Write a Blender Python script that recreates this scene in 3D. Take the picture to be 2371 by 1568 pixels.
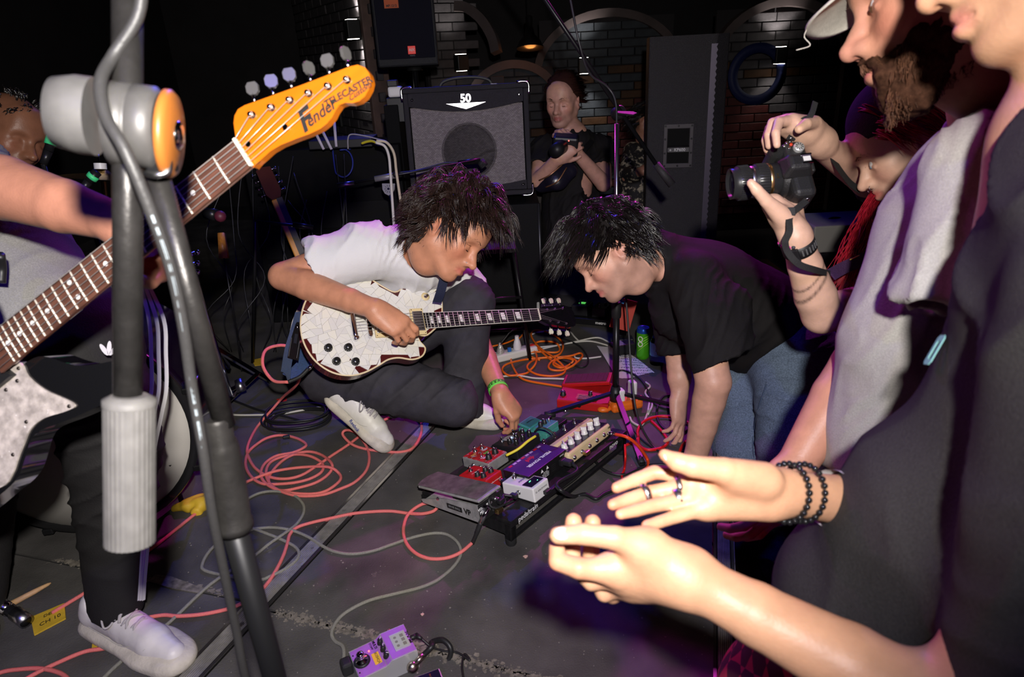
import bpy, bmesh, math, random
import numpy as np
from mathutils import Vector as V, Matrix as MX

SC = bpy.context.scene
COL = SC.collection
for _o in list(bpy.data.objects):
 bpy.data.objects.remove(_o)
random.seed(7)
RNG = np.random.default_rng(7)
R = math.radians

# ------------------------------------------------------------------ camera
FPX = 1581.0
TH, RO = R(22.5), R(3.05)
CAM = V((0, 0, 1.28))
FW = V((0, math.cos(TH), -math.sin(TH)))
_u, _r = V((0, math.sin(TH), math.cos(TH))), V((1, 0, 0))
RT = _r * math.cos(RO) - _u * math.sin(RO)
UP = _u * math.cos(RO) + _r * math.sin(RO)
cam_d = bpy.data.cameras.new('camera')
cam_d.sensor_width = 36
cam_d.lens = FPX / 2371 * 36
cam_d.clip_start = .02
cam_d.dof.use_dof = True
cam_d.dof.focus_distance = 2.45
cam_d.dof.aperture_fstop = 6.3
cam = bpy.data.objects.new('camera', cam_d)
COL.objects.link(cam)
cam.matrix_world = MX(((RT.x, UP.x, -FW.x, CAM.x), (RT.y, UP.y, -FW.y, CAM.y), (RT.z, UP.z, -FW.z, CAM.z), (0, 0, 0, 1)))
SC.camera = cam

# ------------------------------------------------------------------ light
SC.view_settings.view_transform = 'Standard'
SC.view_settings.look = 'None'
SC.view_settings.gamma = 1
SC.view_settings.use_curve_mapping = False
SC.view_settings.exposure = 0.0
CY = SC.cycles
CY.max_bounces, CY.diffuse_bounces, CY.glossy_bounces, CY.transmission_bounces, CY.transparent_max_bounces = 5, 2, 3, 4, 4
CY.caustics_reflective = CY.caustics_refractive = False
CY.use_denoising = True
CY.use_adaptive_sampling, CY.adaptive_threshold, CY.adaptive_min_samples = True, .025, 16
w = bpy.data.worlds.new('club_dark')
SC.world = w
w.use_nodes = True
w.node_tree.nodes['Background'].inputs[0].default_value = (.25, .12, .4, 1)
w.node_tree.nodes['Background'].inputs[1].default_value = .004


def lamp(name, kind, loc, power, col=(1, 1, 1), aim=None, size=None, blend=.6, rad=.05):
 d = bpy.data.lights.new(name, kind)
 d.energy = power
 d.color = col
 d.shadow_soft_size = rad
 if kind == 'SPOT':
  d.spot_size = R(size or 60)
  d.spot_blend = blend
 o = bpy.data.objects.new(name, d)
 COL.objects.link(o)
 o.location = loc
 if aim is not None:
  o.rotation_euler = (V(aim) - V(loc)).to_track_quat('-Z', 'Y').to_euler()
 return o


FLASH = CAM + UP * .155 + RT * .06 - FW * .2
lamp('camera_flash', 'SPOT', FLASH, 232, (1, .95, .89), FLASH + FW * 2 + UP * .18 - RT * .52, 104, 1.0, .024)
lamp('stage_light_blue_wash', 'SPOT', (-.4, -1.3, 2.9), 70, (.05, .03, 1), (-.5, 1.9, .5), 60, .8, .05)
lamp('stage_light_magenta', 'SPOT', (1.3, 4.7, 3.1), 330, (1, .06, .80), (.12, 2.15, .72), 34, .8, .05)
lamp('stage_light_blue', 'SPOT', (-.5, 5.2, 3.3), 230, (.05, .06, 1), (-.1, 2.1, .7), 46, .7, .05)
lamp('stage_light_violet', 'SPOT', (-1.7, 3.9, 2.9), 130, (.9, .05, .7), (.66, 1.35, .95), 40, .8, .05)


def P(x, y, d):
 return CAM + FW * d + RT * ((x - 1185.5) / FPX * d) + UP * ((784 - y) / FPX * d)


def F(x, y, z=0.0):
 q = P(x, y, 1) - CAM
 return CAM + q * ((z - CAM.z) / q.z)


def PX(p):
 q = V(p) - CAM
 d = q.dot(FW)
 return (1185.5 + q.dot(RT) / d * FPX, 784 - q.dot(UP) / d * FPX, d)


# ------------------------------------------------------------------ materials
MATS = {}


def mat(name, col=(.5, .5, .5), rough=.5, metal=0, noise=None, bump=None, emit=None, trans=0, sss=0, coat=0, alpha=1,
  wear_or_flecks=None, attr=False, spec=.5, stretch=None, ior=1.45, sheen=0, aniso=0):
 """procedural principled material; noise=(scale, amount), bump=(scale, strength), wear=(scale, threshold, colour)"""
 if name in MATS:
  return MATS[name]
 m = bpy.data.materials.new(name)
 m.use_nodes = True
 nt = m.node_tree
 b = nt.nodes['Principled BSDF']
 I = b.inputs
 I['Base Color'].default_value = (*col, 1)
 I['Roughness'].default_value = rough
 I['Metallic'].default_value = metal
 I['Specular IOR Level'].default_value = spec
 I['Transmission Weight'].default_value = trans
 I['Coat Weight'].default_value = coat
 I['Coat Roughness'].default_value = .06
 I['IOR'].default_value = ior
 I['Alpha'].default_value = alpha
 I['Sheen Weight'].default_value = sheen
 if aniso:
  I['Anisotropic'].default_value = aniso
 if sss:
  I['Subsurface Weight'].default_value = sss
  I['Subsurface Radius'].default_value = (.9, .35, .18)
  I['Subsurface Scale'].default_value = .012
 if emit:
  I['Emission Color'].default_value = (*emit[0], 1)
  I['Emission Strength'].default_value = emit[1]
 src = None
 tc = None

 def coord(sc):
  nonlocal tc
  if tc is None:
   tc = nt.nodes.new('ShaderNodeTexCoord')
  mp = nt.nodes.new('ShaderNodeMapping')
  mp.inputs['Scale'].default_value = tuple(sc * k for k in (stretch or (1, 1, 1)))
  nt.links.new(tc.outputs['Object'], mp.inputs[0])
  return mp.outputs[0]
 if attr:
  a = nt.nodes.new('ShaderNodeAttribute')
  a.attribute_name = 'Col'
  src = a.outputs['Color']
 if noise:
  n = nt.nodes.new('ShaderNodeTexNoise')
  n.inputs['Scale'].default_value = 1
  n.inputs['Detail'].default_value = 6
  nt.links.new(coord(noise[0]), n.inputs['Vector'])
  mr = nt.nodes.new('ShaderNodeMapRange')
  mr.inputs['From Min'].default_value, mr.inputs['From Max'].default_value = .3, .7
  mr.inputs['To Min'].default_value, mr.inputs['To Max'].default_value = 1 - noise[1], 1 + noise[1]
  nt.links.new(n.outputs['Fac'], mr.inputs[0])
  mm = nt.nodes.new('ShaderNodeMix')
  mm.data_type = 'RGBA'
  mm.blend_type = 'MULTIPLY'
  mm.inputs[0].default_value = 1
  if src:
   nt.links.new(src, mm.inputs[6])
  else:
   mm.inputs[6].default_value = (*col, 1)
  nt.links.new(mr.outputs[0], mm.inputs[7])
  src = mm.outputs[2]
 if wear_or_flecks:
  n = nt.nodes.new('ShaderNodeTexNoise')
  n.inputs['Scale'].default_value = 1
  n.inputs['Detail'].default_value = 9
  n.inputs['Roughness'].default_value = .65
  nt.links.new(coord(wear_or_flecks[0]), n.inputs['Vector'])
  mr = nt.nodes.new('ShaderNodeMapRange')
  mr.inputs['From Min'].default_value, mr.inputs['From Max'].default_value = wear_or_flecks[1], wear_or_flecks[1] + .06
  nt.links.new(n.outputs['Fac'], mr.inputs[0])
  mm = nt.nodes.new('ShaderNodeMix')
  mm.data_type = 'RGBA'
  if src:
   nt.links.new(src, mm.inputs[6])
  else:
   mm.inputs[6].default_value = (*col, 1)
  mm.inputs[7].default_value = (*wear_or_flecks[2], 1)
  nt.links.new(mr.outputs[0], mm.inputs[0])
  src = mm.outputs[2]
 if src:
  nt.links.new(src, I['Base Color'])
 if bump:
  n = nt.nodes.new('ShaderNodeTexNoise')
  n.inputs['Scale'].default_value = 1
  n.inputs['Detail'].default_value = 4
  nt.links.new(coord(bump[0]), n.inputs['Vector'])
  bp = nt.nodes.new('ShaderNodeBump')
  bp.inputs['Strength'].default_value = bump[1]
  bp.inputs['Distance'].default_value = .004
  nt.links.new(n.outputs['Fac'], bp.inputs['Height'])
  nt.links.new(bp.outputs[0], I['Normal'])
 MATS[name] = m
 return m


BLACK = mat('black_plastic', (.012, .012, .013), .45)
BLKMET = mat('black_metal', (.02, .02, .022), .35, .6)
CHROME = mat('chrome', (.75, .75, .78), .12, 1)
STEEL = mat('steel', (.5, .5, .52), .3, 1)
RUBBER = mat('black_rubber', (.016, .016, .017), .55, bump=(300, .15))
WHITEP = mat('white_plastic', (.75, .74, .72), .4)
WHITEINK = mat('white_ink', (.8, .8, .8), .6)
BLACKINK = mat('black_ink', (.01, .01, .01), .6)
REDINK = mat('red_ink', (.55, .02, .02), .6)
GOLD = mat('aged_gold', (.75, .52, .2), .3, 1)


# ------------------------------------------------------------------ objects
def tag(o, label=None, cat=None, group=None, kind=None):
 for k, v in (('label', label), ('category', cat), ('group', group), ('kind', kind)):
  if v:
   o[k] = v
 return o


TMX = {}


def thing(name, label, cat, at=(0, 0, 0), rz=0, group=None, mx=None):
 """Empty at a thing's base; parts built with local=True live in its frame, others in world coordinates"""
 o = bpy.data.objects.new(name, None)
 COL.objects.link(o)
 o.empty_display_size = .05
 m = mx.copy() if mx is not None else MX.Translation(V(at)) @ MX.Rotation(rz, 4, 'Z')
 o.matrix_world = m
 TMX[o.name] = m
 return tag(o, label, cat, group)


def place(o, parent, local):
 if parent is not None:
  o.parent = parent
  if not local and parent.name in TMX:
   o.matrix_parent_inverse = TMX[parent.name].inverted()


def link_mesh(name, me, m, parent=None, local=True, smooth=True):
 if m is not None:
  for x in (m if isinstance(m, (list, tuple)) else [m]):
   me.materials.append(x)
 if smooth:
  me.polygons.foreach_set('use_smooth', [True] * len(me.polygons))
 o = bpy.data.objects.new(name, me)
 COL.objects.link(o)
 place(o, parent, local)
 return o


def frame(o, x, z):
 """4x4 matrix: origin o, x axis along x, z axis close to z"""
 x = V(x).normalized()
 z = V(z)
 y = z.cross(x).normalized()
 z = x.cross(y).normalized()
 o = V(o)
 return MX(((x.x, y.x, z.x, o.x), (x.y, y.y, z.y, o.y), (x.z, y.z, z.z, o.z), (0, 0, 0, 1)))


def cr(pts, n=8, closed=False):
 """Catmull-Rom through points"""
 p = [V(q) for q in pts]
 if closed:
  p = [p[-1]] + p + [p[0], p[1]]
 else:
  p = [p[0] * 2 - p[1]] + p + [p[-1] * 2 - p[-2]]
 out = []
 for i in range(1, len(p) - 2):
  a, b, c, d = p[i - 1:i + 3]
  for k in range(n):
   t = k / n
   out.append(.5 * (2 * b + (c - a) * t + (2 * a - 5 * b + 4 * c - d) * t * t + (3 * b - a - 3 * c + d) * t ** 3))
 if not closed:
  out.append(p[-2].copy())
 return out


class MB:
 """collects simple shapes into one mesh"""

 def __init__(s, mx=None):
  s.v, s.f, s.mi, s.mx, s.sm = [], [], [], mx, []

 def add(s, vs, fs, mi=0, mx=None, smooth=False):
  b = len(s.v)
  m = mx if mx is not None else s.mx
  s.v += [m @ V(q) if m is not None else V(q) for q in vs]
  s.f += [tuple(b + i for i in f) for f in fs]
  s.mi += [mi] * len(fs)
  s.sm += [smooth] * len(fs)
  return s

 def box(s, c, d, mi=0, mx=None, taper=1.0):
  x, y, z = (k / 2 for k in d)
  vs = [(c[0] + i * x * (taper if k > 0 else 1), c[1] + j * y * (taper if k > 0 else 1), c[2] + k * z) for k in (-1, 1) for j in (-1, 1) for i in (-1, 1)]
  return s.add(vs, [(0, 2, 3, 1), (4, 5, 7, 6), (0, 1, 5, 4), (2, 6, 7, 3), (0, 4, 6, 2), (1, 3, 7, 5)], mi, mx)

 def prism(s, pts, z0, z1, mi=0, mx=None, smooth=False):
  n = len(pts)
  a = sum(pts[i][0] * pts[(i + 1) % n][1] - pts[(i + 1) % n][0] * pts[i][1] for i in range(n))
  if a < 0:
   pts = pts[::-1]
  vs = [(*p[:2], z0) for p in pts] + [(*p[:2], z1) for p in pts]
  s.add(vs, [tuple(range(n))[::-1], tuple(range(n, 2 * n))], mi, mx)
  return s.add(vs, [(i, (i + 1) % n, n + (i + 1) % n, n + i) for i in range(n)], mi, mx, smooth)

 def tube(s, pts, r, n=8, mi=0, mx=None, cap=True, closed=False, smooth=True):
  pts = [V(p) for p in pts]
  m = len(pts)
  rs = r if isinstance(r, (list, tuple)) else [r] * m
  vs, up = [], None
  for i, p in enumerate(pts):
   if closed:
    t = pts[(i + 1) % m] - pts[i - 1]
   else:
    t = pts[min(i + 1, m - 1)] - pts[max(i - 1, 0)]
   t = t.normalized() if t.length > 1e-9 else V((0, 0, 1))
   if up is None:
    up = t.orthogonal().normalized()
   up = (up - t * up.dot(t))
   up = up.normalized() if up.length > 1e-6 else t.orthogonal().normalized()
   w_ = t.cross(up)
   for k in range(n):
    a = 2 * math.pi * k / n
    vs.append(p + (up * math.cos(a) + w_ * math.sin(a)) * rs[i])
  fs = []
  for i in range(m if closed else m - 1):
   j = (i + 1) % m
   fs += [(i * n + k, i * n + (k + 1) % n, j * n + (k + 1) % n, j * n + k) for k in range(n)]
  if cap and not closed:
   fs += [tuple(range(n))[::-1], tuple(range((m - 1) * n, m * n))]
  return s.add(vs, fs, mi, mx, smooth)

 def rod(s, a, b, r, r2=None, n=12, mi=0, mx=None):
  return s.tube([a, b], [r, r if r2 is None else r2], n, mi, mx)

 def lathe(s, prof, n=20, mi=0, mx=None, smooth=True, cap=True):
  """profile of (radius, z) about z"""
  vs = [(r * math.cos(2 * math.pi * k / n), r * math.sin(2 * math.pi * k / n), z) for r, z in prof for k in range(n)]
  m = len(prof)
  fs = [(i * n + k, i * n + (k + 1) % n, (i + 1) * n + (k + 1) % n, (i + 1) * n + k) for i in range(m - 1) for k in range(n)]
  s.add(vs, fs, mi, mx, smooth)
  return s.add(vs, [tuple(range(n))[::-1], tuple(range((m - 1) * n, m * n))], mi, mx) if cap else s

 def ball(s, c, r, n=12, mi=0, mx=None):
  r = r if isinstance(r, (tuple, list)) else (r, r, r)
  vs, fs = [], []
  h = max(4, n // 2)
  for i in range(h + 1):
   t = math.pi * i / h
   for k in range(n):
    a = 2 * math.pi * k / n
    vs.append((c[0] + r[0] * math.sin(t) * math.cos(a), c[1] + r[1] * math.sin(t) * math.sin(a), c[2] + r[2] * math.cos(t)))
  for i in range(h):
   fs += [(i * n + k, (i + 1) * n + k, (i + 1) * n + (k + 1) % n, i * n + (k + 1) % n) for k in range(n)]
  return s.add(vs, fs, mi, mx, True)

 def ribbon(s, pts, nrm, w_, th=.0015, mi=0):
  """strap of width w along points, nrm = normals (list or one)"""
  pts = [V(p) for p in pts]
  m = len(pts)
  ns = nrm if isinstance(nrm, list) else [nrm] * m
  ws = w_ if isinstance(w_, list) else [w_] * m
  vs, fs = [], []
  for i, p in enumerate(pts):
   t = (pts[min(i + 1, m - 1)] - pts[max(i - 1, 0)]).normalized()
   sd = t.cross(V(ns[i])).normalized()
   nn = sd.cross(t).normalized()
   for a, b in ((-1, -1), (1, -1), (1, 1), (-1, 1)):
    vs.append(p + sd * a * ws[i] / 2 + nn * b * th / 2)
  for i in range(m - 1):
   fs += [(i * 4 + k, i * 4 + (k + 1) % 4, i * 4 + 4 + (k + 1) % 4, i * 4 + 4 + k) for k in range(4)]
  fs += [(3, 2, 1, 0), (m * 4 - 4, m * 4 - 3, m * 4 - 2, m * 4 - 1)]
  return s.add(vs, fs, mi)

 def build(s, name, m, parent=None, local=True, bevel=0, seg=2, smooth=None, ang=35):
  me = bpy.data.meshes.new(name)
  me.from_pydata([tuple(q) for q in s.v], [], s.f)
  me.polygons.foreach_set('material_index', s.mi)
  me.polygons.foreach_set('use_smooth', s.sm if smooth is None else [smooth] * len(s.f))
  bm = bmesh.new()
  bm.from_mesh(me)
  bmesh.ops.recalc_face_normals(bm, faces=bm.faces)
  if bevel:
   es = [e for e in bm.edges if len(e.link_faces) == 2 and e.calc_face_angle(0) > R(ang)]
   bmesh.ops.bevel(bm, geom=es, offset=bevel, segments=seg, profile=.5, affect='EDGES', clamp_overlap=True)
  bm.to_mesh(me)
  bm.free()
  return link_mesh(name, me, m, parent, local, smooth=False)


def text(s, size, m, mx, parent=None, name='lettering', shear=0, bold=0, depth=.0004, align='CENTER', local=True, sx=1, space=1):
 c = bpy.data.curves.new(name, 'FONT')
 c.body = s
 c.size = size
 c.shear = shear
 c.offset = bold
 c.extrude = depth
 c.align_x = align
 c.align_y = 'CENTER'
 c.space_character = space
 c.resolution_u = 3
 t = bpy.data.objects.new(name, c)
 COL.objects.link(t)
 me = bpy.data.meshes.new_from_object(t)
 bpy.data.objects.remove(t)
 bpy.data.curves.remove(c)
 me.transform(mx @ MX.Diagonal((sx, 1, 1, 1)))
 me.name = name
 return link_mesh(name, me, m, parent, local, smooth=False)


def TR(x, y, z):
 return MX.Translation((x, y, z))


def RX(a):
 return MX.Rotation(R(a), 4, 'X')


def RY(a):
 return MX.Rotation(R(a), 4, 'Y')


def RZ(a):
 return MX.Rotation(R(a), 4, 'Z')


# ------------------------------------------------------------------ smooth solids (bodies, cloth)
class SDF:
 def __init__(s, h=.005):
  s.h, s.ops = h, []

 def cone(s, a, b, ra, rb=None, k=.015, op=0, flat=None):
  s.ops.append(('c', np.array(a), np.array(b), ra, ra if rb is None else rb, k, op, flat))
  return s

 def chain(s, pts, rs, k=.012, flat=None, op=0):
  if not isinstance(rs, (list, tuple)):
   rs = [rs] * len(pts)
  cs = [('c', np.array(pts[i]), np.array(pts[i + 1]), rs[i], rs[i + 1], k, op, flat) for i in range(len(pts) - 1)]
  s.ops.append(('m', cs, None, None, k, op))
  return s

 def ell(s, c, r, rot=None, k=.015, op=0):
  r = (r, r, r) if not isinstance(r, (tuple, list)) else r
  s.ops.append(('e', np.array(c), np.array(r, float), np.eye(3) if rot is None else np.array(rot.to_3x3()), k, op))
  return s

 def cyl(s, a, b, r, k=.002, op=1):
  s.ops.append(('y', np.array(a), np.array(b), r, k, op))
  return s

 def bounds(s, o):
  if o[0] == 'm':
   q = [s.bounds(c) for c in o[1]]
   return np.min([t[0] for t in q], axis=0), np.max([t[1] for t in q], axis=0), o[4]
  if o[0] == 'c':
   r = max(o[3], o[4])
   return np.minimum(o[1], o[2]) - r, np.maximum(o[1], o[2]) + r, o[5]
  if o[0] == 'y':
   return np.minimum(o[1], o[2]) - o[3], np.maximum(o[1], o[2]) + o[3], o[4]
  r = np.sqrt(((o[3] * o[2][None, :]) ** 2).sum(1))
  return o[1] - r, o[1] + r, o[4]

 @staticmethod
 def cone_d(o, X, Y, Z):
  A, B = o[1], o[2]
  x, y, z = X - A[0], Y - A[1], Z - A[2]
  ba = B - A
  sc = 1.0
  if o[7] is not None:
   nn, sc = np.array(o[7][0]), o[7][1]
   nn = nn / np.linalg.norm(nn)
   t = (x * nn[0] + y * nn[1] + z * nn[2]) * (1 / sc - 1)
   x, y, z = x + nn[0] * t, y + nn[1] * t, z + nn[2] * t
   ba = ba + nn * (ba @ nn) * (1 / sc - 1)
  bb = max(float(ba @ ba), 1e-12)
  t = np.clip((x * ba[0] + y * ba[1] + z * ba[2]) / bb, 0, 1)
  d = np.sqrt((x - ba[0] * t) ** 2 + (y - ba[1] * t) ** 2 + (z - ba[2] * t) ** 2) - (o[3] + (o[4] - o[3]) * t)
  if sc < 1:
   d = d * (sc + (1 - sc) * .35)
  return d

 def field(s):
  h = s.h
  lo = np.min([s.bounds(o)[0] for o in s.ops if o[6 if o[0] == 'c' else 5] == 0], axis=0) - 3 * h
  hi = np.max([s.bounds(o)[1] for o in s.ops if o[6 if o[0] == 'c' else 5] == 0], axis=0) + 3 * h
  n = np.ceil((hi - lo) / h).astype(int) + 1
  D = np.full(n, 1.0, np.float32)
  for o in s.ops:
   a, b, k = s.bounds(o)
   op = o[6] if o[0] == 'c' else o[5]
   i0 = np.maximum(np.floor((a - k - 2 * h - lo) / h).astype(int), 0)
   i1 = np.minimum(np.ceil((b + k + 2 * h - lo) / h).astype(int) + 1, n)
   if (i1 <= i0).any():
    continue
   X, Y, Z = np.meshgrid(*[(lo[j] + h * np.arange(i0[j], i1[j])).astype(np.float32) for j in range(3)], indexing='ij', sparse=True)
   if o[0] == 'c':
    d = s.cone_d(o, X, Y, Z)
   elif o[0] == 'm':
    d = None
    for c in o[1]:
     e = s.cone_d(c, X, Y, Z)
     if d is None:
      d = e
     else:
      kk = max(k * .25, 1e-4)
      hh = np.maximum(kk - np.abs(e - d), 0)
      d = np.minimum(e, d) - hh * hh / (4 * kk)
   elif o[0] == 'y':
    A, B = o[1], o[2]
    L = np.linalg.norm(B - A)
    ax = (B - A) / L
    x, y, z = X - A[0], Y - A[1], Z - A[2]
    t = x * ax[0] + y * ax[1] + z * ax[2]
    rr = np.sqrt(np.maximum(x * x + y * y + z * z - t * t, 0))
    d = np.maximum(rr - o[3], np.abs(t - L / 2) - L / 2)
   else:
    c, r, Q = o[1], o[2], o[3]
    x, y, z = X - c[0], Y - c[1], Z - c[2]
    q = [(x * Q[0, j] + y * Q[1, j] + z * Q[2, j]) / r[j] for j in range(3)]
    k0 = np.sqrt(q[0] ** 2 + q[1] ** 2 + q[2] ** 2)
    k1 = np.sqrt((q[0] / r[0]) ** 2 + (q[1] / r[1]) ** 2 + (q[2] / r[2]) ** 2)
    d = k0 * (k0 - 1) / np.maximum(k1, 1e-6)
   sl = tuple(slice(i0[j], i1[j]) for j in range(3))
   E = D[sl]
   if op == 0:
    hh = np.maximum(k - np.abs(E - d), 0)
    D[sl] = np.minimum(E, d) - hh * hh / (4 * k)
   else:
    d = -d
    hh = np.maximum(k - np.abs(E - d), 0)
    D[sl] = np.maximum(E, d) + hh * hh / (4 * k)
  return D, lo

 def verts(s):
  D, lo = s.field()
  h = s.h
  S = D < 0
  c = np.zeros(tuple(k - 1 for k in D.shape), np.int8)
  C8 = [(i, j, k) for i in (0, 1) for j in (0, 1) for k in (0, 1)]
  for i, j, k in C8:
   c += S[i:c.shape[0] + i, j:c.shape[1] + j, k:c.shape[2] + k]
  act = (c > 0) & (c < 8)
  ijk = np.argwhere(act)
  idx = np.full(act.shape, -1, np.int32)
  idx[act] = np.arange(len(ijk))
  acc = np.zeros((len(ijk), 3))
  cnt = np.zeros(len(ijk))
  for a in C8:
   for ax in range(3):
    if a[ax]:
     continue
    b = list(a)
    b[ax] = 1
    va = D[ijk[:, 0] + a[0], ijk[:, 1] + a[1], ijk[:, 2] + a[2]]
    vb = D[ijk[:, 0] + b[0], ijk[:, 1] + b[1], ijk[:, 2] + b[2]]
    m = (va < 0) != (vb < 0)
    t = np.where(m, va / np.where(m, va - vb, 1), 0)
    p = np.tile(np.array(a, float), (len(ijk), 1))
    p[:, ax] = t
    acc[m] += p[m]
    cnt[m] += 1
  v = lo + h * (ijk + acc / cnt[:, None])
  q = []
  for ax in range(3):
   u, w_ = (ax + 1) % 3, (ax + 2) % 3
   sa = [slice(None)] * 3
   sb = [slice(None)] * 3
   sa[ax], sb[ax] = slice(0, -1), slice(1, None)
   ch = S[tuple(sa)] != S[tuple(sb)]
   e = np.argwhere(ch)
   e = e[(e[:, u] > 0) & (e[:, w_] > 0) & (e[:, u] < D.shape[u] - 1) & (e[:, w_] < D.shape[w_] - 1)]
   ins = S[e[:, 0], e[:, 1], e[:, 2]]
   du, dw = np.zeros(3, int), np.zeros(3, int)
   du[u] = dw[w_] = 1
   cs = [idx[tuple((e - o).T)] for o in (du * 0, du, du + dw, dw)]
   f = np.stack(cs, 1)
   f[~ins] = f[~ins][:, ::-1]
   q.append(f)
  return v, np.concatenate(q)

 def build(s, name, m, parent=None, post=None, col=None, local=False, smooth_it=1):
  v, q = s.verts()
  if smooth_it:
   e = np.concatenate([q[:, [0, 1]], q[:, [1, 2]], q[:, [2, 3]], q[:, [3, 0]]])
   for it in range(smooth_it * 2):
    a = np.zeros_like(v)
    n = np.zeros(len(v))
    for j in range(3):
     a[:, j] = np.bincount(e[:, 0], v[e[:, 1], j], len(v)) + np.bincount(e[:, 1], v[e[:, 0], j], len(v))
    n = np.bincount(e[:, 0], minlength=len(v)) + np.bincount(e[:, 1], minlength=len(v))
    v = v + (a / np.maximum(n, 1)[:, None] - v) * (.5 if it % 2 == 0 else -.52)
  if post is not None:
   nr = vnormals(v, q)
   v = post(v, nr)
  return mesh_np(name, v, q, m, parent, col, local)


def vnormals(v, q):
 fn = np.cross(v[q[:, 2]] - v[q[:, 0]], v[q[:, 3]] - v[q[:, 1]])
 nr = np.zeros_like(v)
 for k in range(4):
  for j in range(3):
   nr[:, j] += np.bincount(q[:, k], fn[:, j], len(v))
 return nr / np.maximum(np.linalg.norm(nr, axis=1), 1e-12)[:, None]


def mesh_np(name, v, q, m, parent=None, col=None, local=False):
 me = bpy.data.meshes.new(name)
 me.vertices.add(len(v))
 me.vertices.foreach_set('co', np.ascontiguousarray(v, np.float32).ravel())
 k = q.shape[1]
 me.loops.add(q.size)
 me.loops.foreach_set('vertex_index', np.ascontiguousarray(q, np.int32).ravel())
 me.polygons.add(len(q))
 me.polygons.foreach_set('loop_start', np.arange(0, q.size, k, dtype=np.int32))
 me.update(calc_edges=True)
 if col is not None:
  a = me.color_attributes.new('Col', 'FLOAT_COLOR', 'POINT')
  c = np.ones((len(v), 4), np.float32)
  c[:, :3] = col(np.asarray(v))
  a.data.foreach_set('color', c.ravel())
 return link_mesh(name, me, m, parent, local)


def wob(p, f, seed=0, n=4):
 """cheap smooth noise in -1..1 from random plane waves"""
 g = np.random.default_rng(seed)
 o = np.zeros(len(p))
 for i in range(n):
  d = g.normal(size=3)
  d /= np.linalg.norm(d)
  o += np.sin(p @ d * f * g.uniform(.6, 1.5) + g.uniform(0, 6.28) + 1.3 * np.sin(p @ g.normal(size=3) * f * .5))
 return o / n


def folds(amp=.006, freq=28, ax=(1, 0, 0), seed=0, fine=.25, fade=None):
 """cloth folds: wavy ridges running across direction ax"""
 ax = np.array(V(ax).normalized())

 def post(v, n):
  f = freq * 1.7
  o = np.zeros(len(v))
  for k, (q, w_) in enumerate(((1.0, 1.0), (1.9, .5), (3.6, .22))):
   t = v @ ax * f * q + 4.2 * wob(v, f * q * .17, seed + 3 * k) + 1.3 * wob(v, f * q * .5, seed + 1 + k)
   r = (1 - np.abs(np.sin(t))) ** 1.8 - .3
   o += r * w_ * np.clip(.25 + 1.25 * wob(v, f * q * .2, seed + 5 + k), 0, 1.3)
  d = 1.8 * amp * (o + fine * wob(v, freq * 5, seed + 9))
  if fade is not None:
   d = d * fade(v)
  return v + n * d[:, None]
 return post


def surf(o, x, y):
 """where the pixel ray meets a built mesh: point and normal"""
 from mathutils.bvhtree import BVHTree
 me = o.data
 if o.name not in BVH:
  BVH[o.name] = BVHTree.FromPolygons([v.co for v in me.vertices], [tuple(p.vertices) for p in me.polygons])
 h = BVH[o.name].ray_cast(CAM, (P(x, y, 1) - CAM).normalized())
 return (h[0], h[1]) if h[0] is not None else (P(x, y, 1), -FW)


BVH = {}
# ------------------------------------------------------------------ the room
def lin(a, b, t):
 return a + (b - a) * t


FLOORM = mat('stage_floor_dark', (.080, .075, .072), .62, noise=(5.5, .38), bump=(240, .35), wear_or_flecks=(9, .66, (.15, .138, .125)), spec=.3)
EDGE_A, EDGE_B = F(1648, 1460), F(1650, 1030)
_ed = (EDGE_B - EDGE_A).normalized()


def edge(t):
 return EDGE_A + _ed * t


def flat(pts, z0, z1, name, m, parent=None, bevel=0):
 mb = MB()
 mb.prism([(p[0], p[1]) for p in pts], z0, z1)
 return mb.build(name, m, parent, bevel=bevel)


floor = tag(flat([(-5, -1.2), tuple(edge(-3))[:2], tuple(edge(5))[:2], (-5, 7.5)], -.35, -.006, 'floor', mat('stage_core', (.02, .019, .019), .8, noise=(6, .3))), kind='structure')
# stage deck boards, parted by the seams the photograph shows
sA, sB = F(440, 1568), F(985, 992)
_sd = (sB - sA).normalized()
_sn = V((-_sd.y, _sd.x, 0))


def strip(t, o=0.0):
 return sA + _sd * t + _sn * o


c1, c2 = F(640, 1418), F(1240, 1568)
d1, d2 = F(110, 1292), F(500, 1372)
_c = (c2 - c1).normalized()
_d = (d1 - d2).normalized()
cx = strip((c1 - sA).dot(_sd), 0)
g = .004
flat([cx + _sn * -.035 + _c * .0 + _sd * g, c1 + _c * 1.35 + _sd * g, edge(.25) - _sn * 0, edge(4.8), strip(4.5, -.035)], -.03, 0, 'deck_board', FLOORM, floor)
flat([cx + _sn * -.035 - _sd * g, c1 + _c * 1.35 - _sd * g, edge(-.05), edge(-2.6), strip(-2.5, -.035)], -.03, -.001, 'deck_board', FLOORM, floor)
dx = strip((d2 - sA).dot(_sd), .035)
flat([dx + _sd * g, strip(4.5, .035), (-4.9, 7.0), (-4.9, dx.y + .75), dx + _d * 1.6 + _sd * g], -.03, -.0005, 'deck_board', FLOORM, floor)
flat([dx - _sd * g, dx + _d * 1.6 - _sd * g, (-4.9, dx.y + .72), (-4.9, -1.1), strip(-2.5, .035)], -.03, -.0015, 'deck_board', FLOORM, floor)
flat([strip(-2.5, -.033), strip(4.4, -.033), strip(4.4, .033), strip(-2.5, .033)], -.03, -.004, 'deck_board', mat('stage_core', (0, 0, 0)), floor)
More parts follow.
